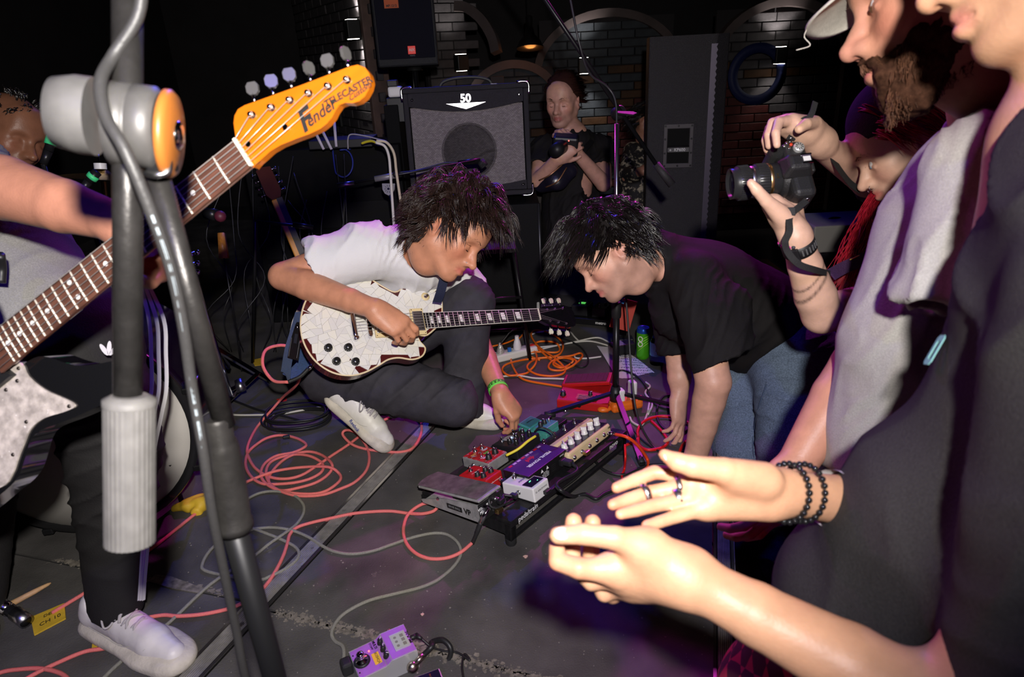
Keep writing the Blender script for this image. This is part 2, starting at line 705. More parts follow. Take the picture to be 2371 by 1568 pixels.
ALU = mat('aluminium_worn', (.36, .34, .32), .38, .45, noise=(30, .25), bump=(90, .2), wear_or_flecks=(40, .62, (.10, .09, .085)))
ALUD = mat('aluminium_groove', (.03, .028, .027), .5, .7, noise=(40, .3))
for nm, a, dv, nv, w_, L0, L1 in (('trim_1', sA, _sd, _sn, .064, -.4, 1.62), ('trim_2', EDGE_A, _ed, V((-_ed.y, _ed.x, 0)), .052, -1.0, 1.6)):
 t = thing(nm, None, None, (0, 0, 0))
 t['kind'] = 'structure'
 off = .0 if nm == 'trim_1' else -.030
 b = MB()
 for q in (1,):
  p0, p1 = a + dv * L0, a + dv * L1
  b.prism([tuple((p0 + nv * (off - w_ / 2)).xy), tuple((p1 + nv * (off - w_ / 2)).xy), tuple((p1 + nv * (off + w_ / 2)).xy), tuple((p0 + nv * (off + w_ / 2)).xy)], -.004, .0015)
 b.build('strip_base', ALUD, t, local=False)
 for k in range(11):
  o = off + (k - 5) * w_ / 12
  ww = .0017 if 0 < k < 10 else .0050
  MB().prism([tuple((p0 + nv * (o - ww)).xy), tuple((p1 + nv * (o - ww)).xy), tuple((p1 + nv * (o + ww)).xy), tuple((p0 + nv * (o + ww)).xy)], -.002, .0042).build('rib', ALU if 0 < k < 10 else mat('aluminium_edge', (.5, .48, .46), .16, .95), t, local=False, bevel=.0008, seg=1)
 if nm == 'trim_2':
  o = off - w_ / 2
  MB().prism([tuple((p0 + nv * (o - .003)).xy), tuple((p1 + nv * (o - .003)).xy), tuple((p1 + nv * o).xy), tuple((p0 + nv * o).xy)], -.045, .004).build('nosing', ALU, t, local=False)
# torn tape and dust along the seams
DUST = mat('dust_seam', (.17, .15, .125), .9, noise=(60, .5), alpha=1)
rs = np.random.default_rng(3)


def dust_line(a, b, n, w_, name, off=0.0):
 mb = MB()
 for i in range(n):
  t = rs.uniform(0, 1)
  p = lin(a, b, t) + V((rs.normal() * w_, rs.normal() * w_, 0))
  r_ = rs.uniform(.001, .0075) * (1 - .5 * (i % 3 > 0))
  k = 5
  an = rs.uniform(0, 6.28)
  mb.prism([(p.x + r_ * rs.uniform(.5, 1.6) * math.cos(an + 6.28 * j / k), p.y + r_ * rs.uniform(.5, 1.2) * math.sin(an + 6.28 * j / k)) for j in range(k)], -.001, .0006 + .0004 * rs.uniform())
 o = mb.build(name, DUST, floor, local=False)
 o['kind'] = 'stuff'
 return o


dust_line(c1, c1 + _c * .95, 1300, .008, 'seam_dust')
dust_line(d2 + _d * -.05, d2 + _d * .55, 350, .006, 'seam_dust')
for a, b, w_ in ((F(350, 1340), F(470, 1368), .016), (F(150, 1300), F(215, 1312), .006)):
 dv = (b - a).normalized()
 nv = V((-dv.y, dv.x, 0))
 pts = [a + nv * w_, lin(a, b, .3) + nv * w_ * 1.3, lin(a, b, .7) + nv * w_ * .8, b + nv * w_ * .4, b - nv * w_ * .6, lin(a, b, .5) - nv * w_, a - nv * w_ * .7]
 flat(pts, -.001, .0012, 'tape_residue', DUST, floor)
# lint and specks on the deck
mb = MB()
for i in range(420):
 p = F(rs.uniform(380, 1640), rs.uniform(930, 1568))
 r_ = abs(rs.normal()) * .0010 + .0005
 an = rs.uniform(0, 6.28)
 mb.prism([(p.x + r_ * math.cos(an + q), p.y + r_ * rs.uniform(.5, 1.5) * math.sin(an + q)) for q in (0, 1.6, 3.1, 4.7)], 0, .0010)
sp = mb.build('lint', mat('lint_pale', (.22, .20, .18), .9), floor, local=False)
sp['kind'] = 'stuff'
for x, y, r_ in ((1217, 1290, .006), (978, 1424, .004), (1148, 1225, .003)):
 p = F(x, y)
 o = MB().prism([(p.x + r_ * math.cos(q) * (1 + .4 * math.sin(3 * q)), p.y + r_ * math.sin(q)) for q in [i * .7 for i in range(9)]], 0, .002).build('floor_flake', mat('flake_pink', (.55, .36, .30), .8), floor, local=False, bevel=.0006)

# audience floor of planks, 0.35 m lower
WOOD = mat('plank_dark_wood', (.075, .030, .016), .45, noise=(10, .4), stretch=(8, 1, 8), bump=(60, .2))
fl2 = tag(flat([(-5, -4), (6, -4), (6, 10), (-5, 10)], -.42, -.372, 'floor_lower', mat('subfloor', (.01, .006, .005), .9)), kind='structure')
pm = None
for i in range(30):
 for j in range(4):
  if pm is None:
   o = MB().box((0, 0, 0), (.118, 1.49, .02)).build('plank', WOOD, fl2, bevel=.002, seg=1)
   pm = o.data
  else:
   o = bpy.data.objects.new('plank', pm)
   COL.objects.link(o)
   o.parent = fl2
  o.location = (.25 + i * .12, -.6 + j * 1.5 + (.7 if i % 2 else 0), -.36)

# ------------------------------------------------------------------ walls
DARKW = mat('wall_black', (.012, .010, .012), .8, noise=(3, .3))
wb = tag(MB().box((0, 8.2, 1.2), (14, .1, 5.0)).build('wall_back', DARKW), kind='structure')
wl = tag(MB().box((-3.6, 3.6, 1.2), (.1, 9.4, 5.0)).build('wall_left', DARKW), kind='structure')
wr = tag(MB().box((5.9, 3.6, 1.2), (.1, 9.4, 5.0)).build('wall_right', DARKW), kind='structure')
wf_ = tag(MB().box((0, -3.5, 1.2), (14, .1, 5.0)).build('wall_front', DARKW), kind='structure')
ce = tag(MB().box((1, 2.5, 3.72), (12, 14, .1)).build('ceiling', DARKW), kind='structure')

BRICK = mat('brick_painted_grey', (.050, .044, .048), .75, noise=(14, .25), bump=(50, .6))
BRICKB = mat('brick_painted_blue_grey', (.024, .029, .037), .75, noise=(14, .25), bump=(50, .6))
BRICKR = mat('brick_painted_red', (.055, .005, .004), .7, noise=(14, .25), bump=(50, .6))
BRICKO = mat('brick_painted_orange', (.050, .019, .004), .7, noise=(14, .25), bump=(50, .6))
MORTAR = mat('mortar_dark', (.025, .022, .025), .9)
BMESH = None


def brick_panel(parent, M, nx, nz, pick, bw=.25, bh=.075, name='brick'):
 """bricks on the x-z plane of M, facing -y of M"""
 global BMESH
 if BMESH is None:
  BMESH = {}
 for k in range(nz):
  for i in range(-1, nx + 1):
   x = (i + .5 + (.5 if k % 2 else 0)) * bw
   x0, x1 = max(0, x - bw / 2 + .004), min(nx * bw, x + bw / 2 - .004)
   if x1 - x0 < .03:
    continue
   m = pick((x0 + x1) / 2, (k + .5) * bh)
   if m is None:
    continue
   key = (m.name, round(x1 - x0, 3))
   if key not in BMESH:
    o = MB().box((0, 0, 0), (x1 - x0, .05, bh - .008)).build(name, m, None, bevel=.004, seg=1)
    BMESH[key] = o.data
   else:
    o = bpy.data.objects.new(name, BMESH[key])
    COL.objects.link(o)
   o.parent = parent
   o.matrix_parent_inverse = MX()
   o.matrix_basis = M @ TR((x0 + x1) / 2, rs.uniform(-.004, .004), (k + .5) * bh)


SCONCE = mat('sconce_black', (.01, .01, .01), .5)
LED = mat('sconce_led', (1, 1, 1), .5, emit=((1, .95, .85), 14))


def sconce(p, out, label, power=1.3, s=1.0, right=None):
 """up-and-down wall light at p; out points away from the wall"""
 M = frame(p, right if right is not None else V((-out.y, out.x, 0)), V((0, 0, 1)))
 t = thing('wall_sconce', label, 'lamp', mx=M)
 MB().box((0, 0, 0), (.10 * s, .10 * s, .13 * s)).build('housing', SCONCE, t, bevel=.006)
 for z in (1, -1):
  MB().box((0, 0, z * .0665 * s), (.07 * s, .07 * s, .003)).build('lens', LED, t)
  q = M @ V((0, 0, z * .085 * s))
  lamp('sconce_beam', 'SPOT', q + out * .01, power * 7, (1, .95, .88), q + V((0, 0, z)) - out * .45, 80, .8, .02)
 return t


# receding painted brick wall beside the stage
pa, pb = P(858, 60, 5.0), P(690, 60, 6.7)
ux = (pb - pa)
ux.z = 0
ux.normalize()
Wm = frame(V((pa.x, pa.y, .15)), -ux, V((0, 0, 1)))
Wm = frame(V((pb.x, pb.y, -.2)), -ux, V((0, 0, 1)))
Lw = (V((pb.x, pb.y, 0)) - V((pa.x, pa.y, 0))).length
bwall = thing('wall_brick', None, None, (0, 0, 0))
bwall['kind'] = 'structure'
MB(Wm).box((Lw / 2, .06, 1.2), (Lw, .06, 2.6)).build('mortar_bed', MORTAR, bwall, local=False)
nb_ = int(Lw / .25) + 1


def pick1(x, z):
 if x > Lw:
  return None
 red = z < .95 and (x - (Lw - 1.05)) > (z - .30) * .62 and z > .1 and (.95 - z) > (Lw - x) * .9
 return BRICKR if red else BRICK


brick_panel(bwall, Wm, nb_, 32, pick1)
wn = V((Wm[0][1], Wm[1][1], 0)) * -1
for i, px in enumerate((727, 752, 775)):
 q = P(px, 128 + i * 6, 5.9)
 xx = (Wm.inverted() @ q).x
 MB(Wm).box((xx, -.04, 1.12), (.11, .02, .30)).build('wall_slot', SCONCE, bwall, local=False, bevel=.003)
xs = Lw - .16
sconce(Wm @ V((xs, -.09, (Wm.inverted() @ P(834, 67, 5.1)).z)), wn, 'black up-and-down wall light on the brick wall above the amplifier stack', 2.2, right=-ux)
# timber edge of the wall opening
MB(Wm).box((Lw + .03, .0, 1.2), (.06, .16, 2.6)).build('wall_edge', mat('edge_timber', (.10, .06, .05), .7, noise=(12, .3)), bwall, local=False, bevel=.01)

# arched back wall with mural
MUR = {'grey': mat('brick_painted_blue_grey'), 'r': mat('brick_painted_red'), 'o': mat('brick_painted_orange')}
PLAST = mat('plaster_mauve', (.075, .055, .055), .8, noise=(4, .3), bump=(20, .2))


def arch(name_l, cx_, cy_, d, rx, rz, z_s, mural, right_d=None, rim=PLAST, legs=True):
 """arched niche: rim band and bricks inside; centre px of the spring line"""
 c = P(cx_, cy_, d)
 M = frame(V((c.x, c.y, c.z)), V((1, .0, 0)), V((0, 0, 1)))
 t = thing('wall_arch', None, None, (0, 0, 0))
 t['kind'] = 'structure'
 pts = [V((math.cos(a) * rx, 0, math.sin(a) * rz)) for a in [math.pi * i / 24 for i in range(25)]]
 if legs:
  pts = [V((rx, 0, -z_s))] + pts + [V((-rx, 0, -z_s))]
 mb = MB(M)
 n = len(pts)
 vs, fs = [], []
 for p in pts:
  q = V((p.x, 0, max(p.z, 0)))
  o = q.normalized() if p.z >= 0 and q.length else V((1 if p.x > 0 else -1, 0, 0))
  for a, b in ((0, -.10), (.07, -.10), (.07, .06), (0, .06)):
   vs.append((p.x + o.x * a, b, p.z + o.z * a))
 for i in range(n - 1):
  fs += [(i * 4 + k, i * 4 + (k + 1) % 4, i * 4 + 4 + (k + 1) % 4, i * 4 + 4 + k) for k in range(4)]
 fs += [(3, 2, 1, 0), tuple(range(n * 4 - 4, n * 4))]
 mb.add(vs, fs)
 mb.build('arch_rim', rim, t, local=False)
 MB(M).box((0, .05, (rz - z_s) / 2), (2 * rx, .04, rz + z_s)).build('mortar_bed', MORTAR, t, local=False)
 B = M @ TR(-rx, 0, -z_s)

 def pick(x, z):
  X, Z = x - rx, z - z_s
  if Z > 0 and (X / rx) ** 2 + (Z / rz) ** 2 > .97:
   return None
  return mural(X, Z)
 brick_panel(t, B, int(2 * rx / .25) + 1, int((rz + z_s) / .075) + 1, pick)
 return t, M


def mural2(X, Z):
 if Z < -.30 - .45 * (X - .0) * -1 and X > .05:
  return BRICKR if Z < -.42 + .45 * X else BRICKO
 if abs(Z + .02 - .16 * X) < .03 or abs(Z + .42 + .1 * X) < .03:
  return BRICKO
 return BRICKB


t2, M2 = arch('', 1405, 165, 6.4, .62, .46, 1.15, mural2)
sconce(P(1352, 152, 6.15), V((0, -1, 0)), 'black up-and-down wall light beside the tall black speaker', 1.6)
t1, M1 = arch('', 1190, 240, 6.2, .36, .30, .9, lambda X, Z: BRICKO if abs(Z + .25 - .1 * X) < .04 or abs(Z + .55 + .1 * X) < .03 else BRICKB)
t3, M3 = arch('', 1800, 150, 6.0, .55, .46, 1.3, lambda X, Z: BRICKR if Z < -.35 - .5 * X else (BRICKO if abs(Z + .06 + .1 * X) < .03 else BRICK))
sconce(P(1806, 128, 5.8), V((0, -1, 0)), 'black up-and-down wall light behind the cap of the bearded man', 1.8)
pr_ = P(1752, 172, 5.85)
MB().lathe([(.17, 0), (.25, 0), (.25, .02), (.17, .02), (.17, 0)], 40, mx=TR(pr_.x, pr_.y, pr_.z) @ RX(90), cap=False).build('mural_ring', mat('mural_blue', (.006, .012, .08), .6), t3, local=False)
# brick pier with a light, behind the amplifier
pc = P(1058, 150, 6.0)
pier = thing('wall_pier', None, None, (0, 0, 0))
pier['kind'] = 'structure'
Mp = frame(V((pc.x - .25, pc.y, -.3)), V((1, .55, 0)), V((0, 0, 1)))
MB(Mp).box((.2, .06, 1.1), (.40, .06, 2.3)).build('mortar_bed', MORTAR, pier, local=False)
brick_panel(pier, Mp, 2, 29, lambda x, z: BRICK if x < .42 else None)
sconce(P(1068, 145, 5.85), V((.45, -.9, 0)).normalized(), 'black up-and-down wall light above the purple combo amplifier', 1.1)
ac = P(1030, 130, 5.7)
mb = MB()
mb.tube(cr([P(1052, 14, 5.7), P(1080, 18, 5.7), P(1115, 45, 5.7), P(1140, 85, 5.7), P(1150, 122, 5.7)], 6), .055, 4, smooth=False)
mb.build('arch_rib', PLAST, pier, local=False)
mb = MB()
pq = P(1150, 160, 5.7)
mb.box((pq.x, pq.y, .45), (.11, .11, 1.35))
mb.build('pillar', PLAST, pier, local=False, bevel=.006)
# ------------------------------------------------------------------ people: shared anatomy
def idir(x, y, c=0.0):
 """direction given as image right, image down, towards the camera"""
 return (RT * x - UP * y - FW * c).normalized()


def skin(name, col, sss=0):
 return mat(name, col, .45, sss=sss, bump=(260, .12), attr=True, noise=(38, .10), spec=.45)


def head_frame(c, fwd, up, s=1.0):
 return frame(c, fwd, up) @ MX.Diagonal((s, s, s, 1))


def add_head(S, M, neck=None, nr=.056, nose=1.0, jaw=1.0, lips=1.0, ears=(1, -1), closed=True, chin=0.0, k=1.0):
 Q = M.to_3x3()
 s = Q.col[0].length
 Rn = Q.normalized()

 def p(x, y, z):
  return M @ V((x, y, z))

 def e(c, r, op=0, kk=.02, rot=None):
  S.ell(p(*c), tuple(q * s for q in r), Rn if rot is None else Rn @ rot.to_3x3(), kk * s, op)

 def c(a, b, ra, rb, kk=.015, op=0):
  S.cone(p(*a), p(*b), ra * s, rb * s, kk * s, op)
 e((-.012, 0, .045), (.098, .077, .09))
 e((.02, 0, .03), (.075, .066, .075), kk=.03)
 e((.034, 0, -.03), (.058, .056, .08), kk=.03)
 for y in (1, -1):
  c((-.004, .052 * y, -.048), (.062 * jaw, .022 * y, -.094), .020, .016, .03)
  c((-.006, .056 * y, -.02), (-.004, .052 * y, -.048), .016, .018, .03)
  e((.054, .041 * y, -.02), (.026, .022, .026), kk=.03)
  c((.070, .046 * y, .022), (.086, .014 * y, .024), .011, .012, .02)
 e((.076 + chin, 0, -.098), (.018, .020, .017), kk=.028)
 e((.074, 0, .06), (.022, .05, .04), kk=.04)
 for y in (1, -1):
  e((.098, .033 * y, .002), (.017, .019, .013), op=1, kk=.02)
  e((.074, .032 * y, .001), (.0145, .0145, .0135), kk=.004)
  c((.083, .018 * y, -.006), (.083, .046 * y, -.005), .0045, .004, .008)
 c((.084, 0, .02), (.104 * nose, 0, -.018), .0075, .0085, .014)
 c((.104 * nose, 0, -.018), (.117 * nose, 0, -.035), .009, .0125, .012)
 for y in (1, -1):
  e((.101, .0125 * y, -.038), (.0125, .0085, .0095), kk=.009)
  e((.109, .0065 * y, -.0475), (.006, .0042, .005), op=1, kk=.004)
 e((.082, 0, -.055), (.016, .026, .02), kk=.02)
 c((.099, -.004, -.060), (.088, -.021, -.067), .0062 * lips, .004, .006)
 c((.099, .004, -.060), (.088, .021, -.067), .0062 * lips, .004, .006)
 c((.0975, -.006, -.0735), (.087, -.019, -.0685), .0072 * lips, .004, .007)
 c((.0975, .006, -.0735), (.087, .019, -.0685), .0072 * lips, .004, .007)
 c((.0975, -.006, -.0735), (.0975, .006, -.0735), .0072 * lips, .0072 * lips, .007)
 c((.106, -.010, -.0668), (.106, .010, -.0668), .0028, .0028, .003, 1)
 c((.106, -.010, -.0668), (.09, -.024, -.0672), .0028, .0022, .003, 1)
 c((.106, .010, -.0668), (.09, .024, -.0672), .0028, .0022, .003, 1)
 for y in ears:
  r = MX.Rotation(R(-14 * 1), 3, 'Y') @ MX.Rotation(R(24 * y), 3, 'Z')
  e((-.016, .079 * y, -.004), (.019, .007, .032), kk=.006, rot=r)
  e((-.012, .087 * y, -.004), (.0105, .007, .019), op=1, kk=.006, rot=r)
  e((-.012, .078 * y, -.026), (.010, .007, .010), kk=.006)
  e((.004, .077 * y, -.004), (.007, .006, .010), kk=.008)
 if neck is not None:
  S.chain([p(-.022, 0, -.02), p(-.03, 0, -.075), neck], [.062 * s, nr, nr * 1.12], .03)
  c((.01, 0, -.075), (-.005, 0, -.11), .035, .04, .03)


FL = {'i': (.090, .027, (.043, .026, .020), .0093), 'm': (.093, .009, (.047, .029, .021), .0095),
  'r': (.089, -.010, (.044, .027, .021), .0090), 'p': (.080, -.027, (.034, .020, .018), .0080)}


def add_hand(S, M, side, curl, spread=(6, 1, -5, -12), thumb=None, s=1.0, k=.006):
 """M: x along the fingers from the wrist, z the back of the hand; side=+1 when the thumb is on +y"""
 def p(q):
  return M @ V((q[0] * s, q[1] * s * side, q[2] * s))
 kn = []
 for j, f in enumerate('imrp'):
  x, y, ls, r = FL[f]
  kn.append((x, y, -.002 * abs(j - 1)))
  S.cone(p((0, y * .55, 0)), p(kn[-1]), .0175 * s, .0135 * s, .016)
 S.cone(p((.04, .0, -.006)), p((.075, 0, -.006)), .018 * s, .014 * s, .02)
 S.cone(p((.02, .022, -.012)), p((.055, .030, -.012)), .018 * s, .012 * s, .02)
 S.cone(p((.02, -.022, -.010)), p((.06, -.024, -.008)), .015 * s, .012 * s, .02)
 tips = []
 for j, f in enumerate('imrp'):
  x, y, ls, r = FL[f]
  a, q = 0.0, V(kn[j])
  pts, sp = [q.copy()], R(spread[j])
  for g, l in zip(curl[j], ls):
   a += R(g)
   q = q + V((math.cos(a) * math.cos(sp), math.cos(a) * math.sin(sp), -math.sin(a))) * l
   pts.append(q.copy())
  S.chain([p(t) for t in pts], [r * 1.08 * s, r * s, r * .92 * s, r * .78 * s], k)
  tips.append((p(pts[-1]), p(pts[-2])))
 t = thumb or [(.012, .018, -.010), (.045, .045, -.020), (.075, .058, -.024), (.100, .062, -.026)]
 S.chain([p(q) for q in t], [.017 * s, .0125 * s, .0108 * s, .0088 * s], .01)
 return tips


def hair_locks(M, n, region, flow, length, r=.0016, seed=1, lift=.012, wave=.006, seg=9, gravity=V((0, 0, 0)), rad=(.102, .082, .096), cen=(-.012, 0, .045), jit=.2, per=16, spread=.013, pinch=.6, sides=3):
 """clumped strands rooted on the skull ellipsoid, all in the head frame M: n clumps of per strands"""
 g = np.random.default_rng(seed)
 mb = MB()
 c = V(cen)
 gl = M.to_3x3().inverted() @ gravity if gravity.length else V((0, 0, 0))
 sc = M.to_3x3().col[0].length
 k = 0
 while k < n:
  d = V(g.normal(size=3)).normalized()
  q = c + V((d.x * rad[0], d.y * rad[1], d.z * rad[2]))
  if not region(q):
   continue
  k += 1
  L = length(q) * g.uniform(.75, 1.2)
  ph, fr = g.uniform(0, 6.28), g.uniform(.6, 1.3)
  jt = V(g.normal(size=3)) * jit
  dr = V((d.x / rad[0], d.y / rad[1], d.z / rad[2])).normalized()
  sdv = dr.cross(V((.3, .5, .8))).normalized()
  lf = lift * g.uniform(.25, 1.25)
  pts, pos = [], q.copy()
  for i in range(seg + 1):
   t = i / seg
   pts.append(pos + (sdv * math.sin(ph + t * 6.28 * fr) + dr * (.5 + .5 * math.sin(ph * 2 + t * 5 * fr))) * wave * t)
   v = (flow(pos).normalized() + jt + gl * (.2 + 1.2 * t) + dr * max(0, 1.6 - 4 * t) * (lf / .02)).normalized()
   pos = pos + v * (L / seg)
   e = V(((pos.x - c.x) / rad[0], (pos.y - c.y) / rad[1], (pos.z - c.z) / rad[2]))
   m = 1 + (.004 + lf * (1 - .5 * t)) / .09
   if e.length < m:
    e = e * (m / max(e.length, 1e-6))
    pos = c + V((e.x * rad[0], e.y * rad[1], e.z * rad[2]))
  b = dr.cross(sdv)
  for j in range(per):
   a_, rr_ = g.uniform(0, 6.28), spread * math.sqrt(g.uniform(0, 1))
   of = sdv * math.cos(a_) * rr_ + b * math.sin(a_) * rr_ + dr * g.normal() * .003
   fl, en = V(g.normal(size=3)) * .007, g.uniform(.72, 1)
   ps = [M @ (pts[i] + of * (1 - pinch * (i / seg)) + fl * (i / seg) ** 2) for i in range(max(4, int(seg * en)) + 1)]
   m_ = len(ps) - 1
   rr = r * g.uniform(.7, 1.3) * sc
   mb.tube(ps, [rr * (1 if i < m_ * .5 else max(.12, 1.9 - 1.8 * i / m_)) for i in range(m_ + 1)], sides, cap=False)
 return mb


def hair_base(M, T, m, s=1.0, low=-.095, amp=.005):
 Q = M.to_3x3().normalized()
 c = SDF(.005)
 c.ell(M @ V((-.018, 0, .062)), (.114 * s, .095 * s, .099 * s), Q, .02)
 c.ell(M @ V((.085, 0, -.02)), (.07, .11, .09), Q, .02, 1)
 c.ell(M @ V((-.02, 0, low)), (.12, .12, .09), Q, .02, 1)
 m = mat(m.name + '_matt', tuple(m.node_tree.nodes['Principled BSDF'].inputs[0].default_value)[:3], .85, spec=.2)
 return c.build('hair_base', m, T, post=lambda v, n: v + n * (amp * wob(v, 90, 3))[:, None])


def tufts(M, roots, dirs, r=.0012, seg=3):
 mb = MB()
 for q, d in zip(roots, dirs):
  q, d = V(q), V(d)
  mb.tube([M @ (q + d * (i / seg)) for i in range(seg + 1)], [r * (1 - .8 * i / seg) for i in range(seg + 1)], 3, cap=False)
 return mb


def brows(M, parent, m, y=1, n=34, seed=3, dz=0.0):
 g = np.random.default_rng(seed)
 ro, di = [], []
 for i in range(n):
  t = i / n
  q = V((.1045 - .021 * t ** 1.6, y * (.014 + .037 * t), .027 + .007 * math.sin(t * 2.6) - .002 + dz + g.normal() * .0016))
  ro.append(q)
  di.append(V((.003 - .004 * t, y * .009, .004 - .006 * t)) + V(g.normal(size=3)) * .001)
 t = tufts(M, ro, di, .0016)
 t.tube(cr([M @ V((.0995, .013 * y, .024 + dz)), M @ V((.098, .026 * y, .030 + dz)), M @ V((.089, .043 * y, .031 + dz)), M @ V((.080, .052 * y, .026 + dz))], 4), [.0018] * 4 + [.0026] * 5 + [.0020] * 2 + [.0012] * 2, 5)
 return t.build('eyebrow', m, parent, local=False)


def lids(M, T, m):
 for y in (1, -1):
  MB().tube(cr([M @ V((.082, .019 * y, -.006)), M @ V((.0905, .031 * y, -.0095)), M @ V((.082, .047 * y, -.006))], 5), .0015, 4).build('eyelashes', m, T, local=False)
  MB().tube(cr([M @ V((.083, .020 * y, .0075)), M @ V((.0885, .032 * y, .0085)), M @ V((.080, .047 * y, .006))], 5), .0009, 4).build('eyelid_crease', mat('lid_crease', (.22, .09, .05), .6), T, local=False)


def face_col(M, base, lip, beard=0.0, blush=.12, hands=None, neckshade=1.0, lipz=(-.0668, .011)):
 """vertex colours of a body: lips, cheeks, stubble; base elsewhere"""
 Mi = np.array(M.inverted())
 base, lip = np.array(base), np.array(lip)

 def f(v):
  q = v @ Mi[:3, :3].T + Mi[:3, 3]
  c = np.tile(base, (len(v), 1))
  x, y, z = q.T
  near = (np.abs(y) < .1) & (x > -.05) & (x < .14) & (z > -.13) & (z < .12)
  ck = np.exp(-(((x - .07) / .03) ** 2 + ((np.abs(y) - .045) / .02) ** 2 + ((z + .025) / .025) ** 2)) + np.exp(-(((x - .11) / .015) ** 2 + (y / .012) ** 2 + ((z + .035) / .012) ** 2))
  er = np.exp(-(((x + .015) / .03) ** 2 + ((np.abs(y) - .085) / .012) ** 2 + (z / .035) ** 2))
  c *= 1 + (ck * blush + er * blush * .7)[:, None] * np.array([.6, -.75, -.75]) * near[:, None]
  if beard:
   bz = np.clip((-.03 - .35 * (x - .05) * (x < .05) - z) / .02, 0, 1) * np.clip((z + .135) / .02, 0, 1)
   bz = bz * near * (1 - .8 * np.exp(-((x - .085) / .02) ** 2 - ((z + .045) / .012) ** 2))
   c *= 1 - beard * bz[:, None] * np.array([.6, .55, .5])
  lp = np.exp(-((z - lipz[0]) / lipz[1]) ** 4 - (y / .024) ** 4) * np.clip((x - .084) / .006, 0, 1) * near
  c = c * (1 - lp[:, None]) + lip * lp[:, None]
  return np.clip(c, .005, 1)
 return f


HAIR_DARK = mat('hair_dark_brown', (.024, .012, .009), .36, spec=.6, noise=(90, .35))
HAIR_BLACK = mat('hair_black', (.010, .0075, .007), .26, spec=.7, noise=(90, .3))
HAIR_RED = mat('hair_dyed_red', (.30, .008, .02), .35, spec=.5, noise=(90, .4))
HAIR_GINGER = mat('beard_ginger_brown', (.13, .055, .028), .6, spec=.5, noise=(120, .5))
GREYTEE = mat('tee_marl_grey', (.40, .385, .37), .85, noise=(420, .14), bump=(500, .25), sheen=.1)
WHITETEE = mat('tee_white_cotton', (.70, .69, .69), .85, bump=(420, .22), sheen=.1)
BLACKTEE = mat('tee_black_cotton', (.012, .0105, .0115), .82, bump=(420, .25), spec=.25)
FADETEE = mat('tee_faded_black', (.036, .0345, .035), .85, bump=(420, .3), noise=(420, .2), spec=.2)
DARKTROUSER = mat('trousers_charcoal', (.042, .039, .050), .8, bump=(320, .3), noise=(30, .16), spec=.3)
DENIM = mat('denim_blue', (.15, .20, .29), .8, bump=(600, .5), noise=(240, .35), spec=.2)
SHOEW = mat('shoe_white_leather', (.72, .69, .64), .45, bump=(60, .15), noise=(18, .1), wear_or_flecks=(25, .63, (.45, .40, .33)))
SOLE = mat('shoe_sole_offwhite', (.55, .50, .43), .7, bump=(160, .3), noise=(30, .15))
LACE = mat('shoelace_shaded', (.40, .37, .38), .8, bump=(900, .3))  # white laces coloured darker, in place of the shadow around them


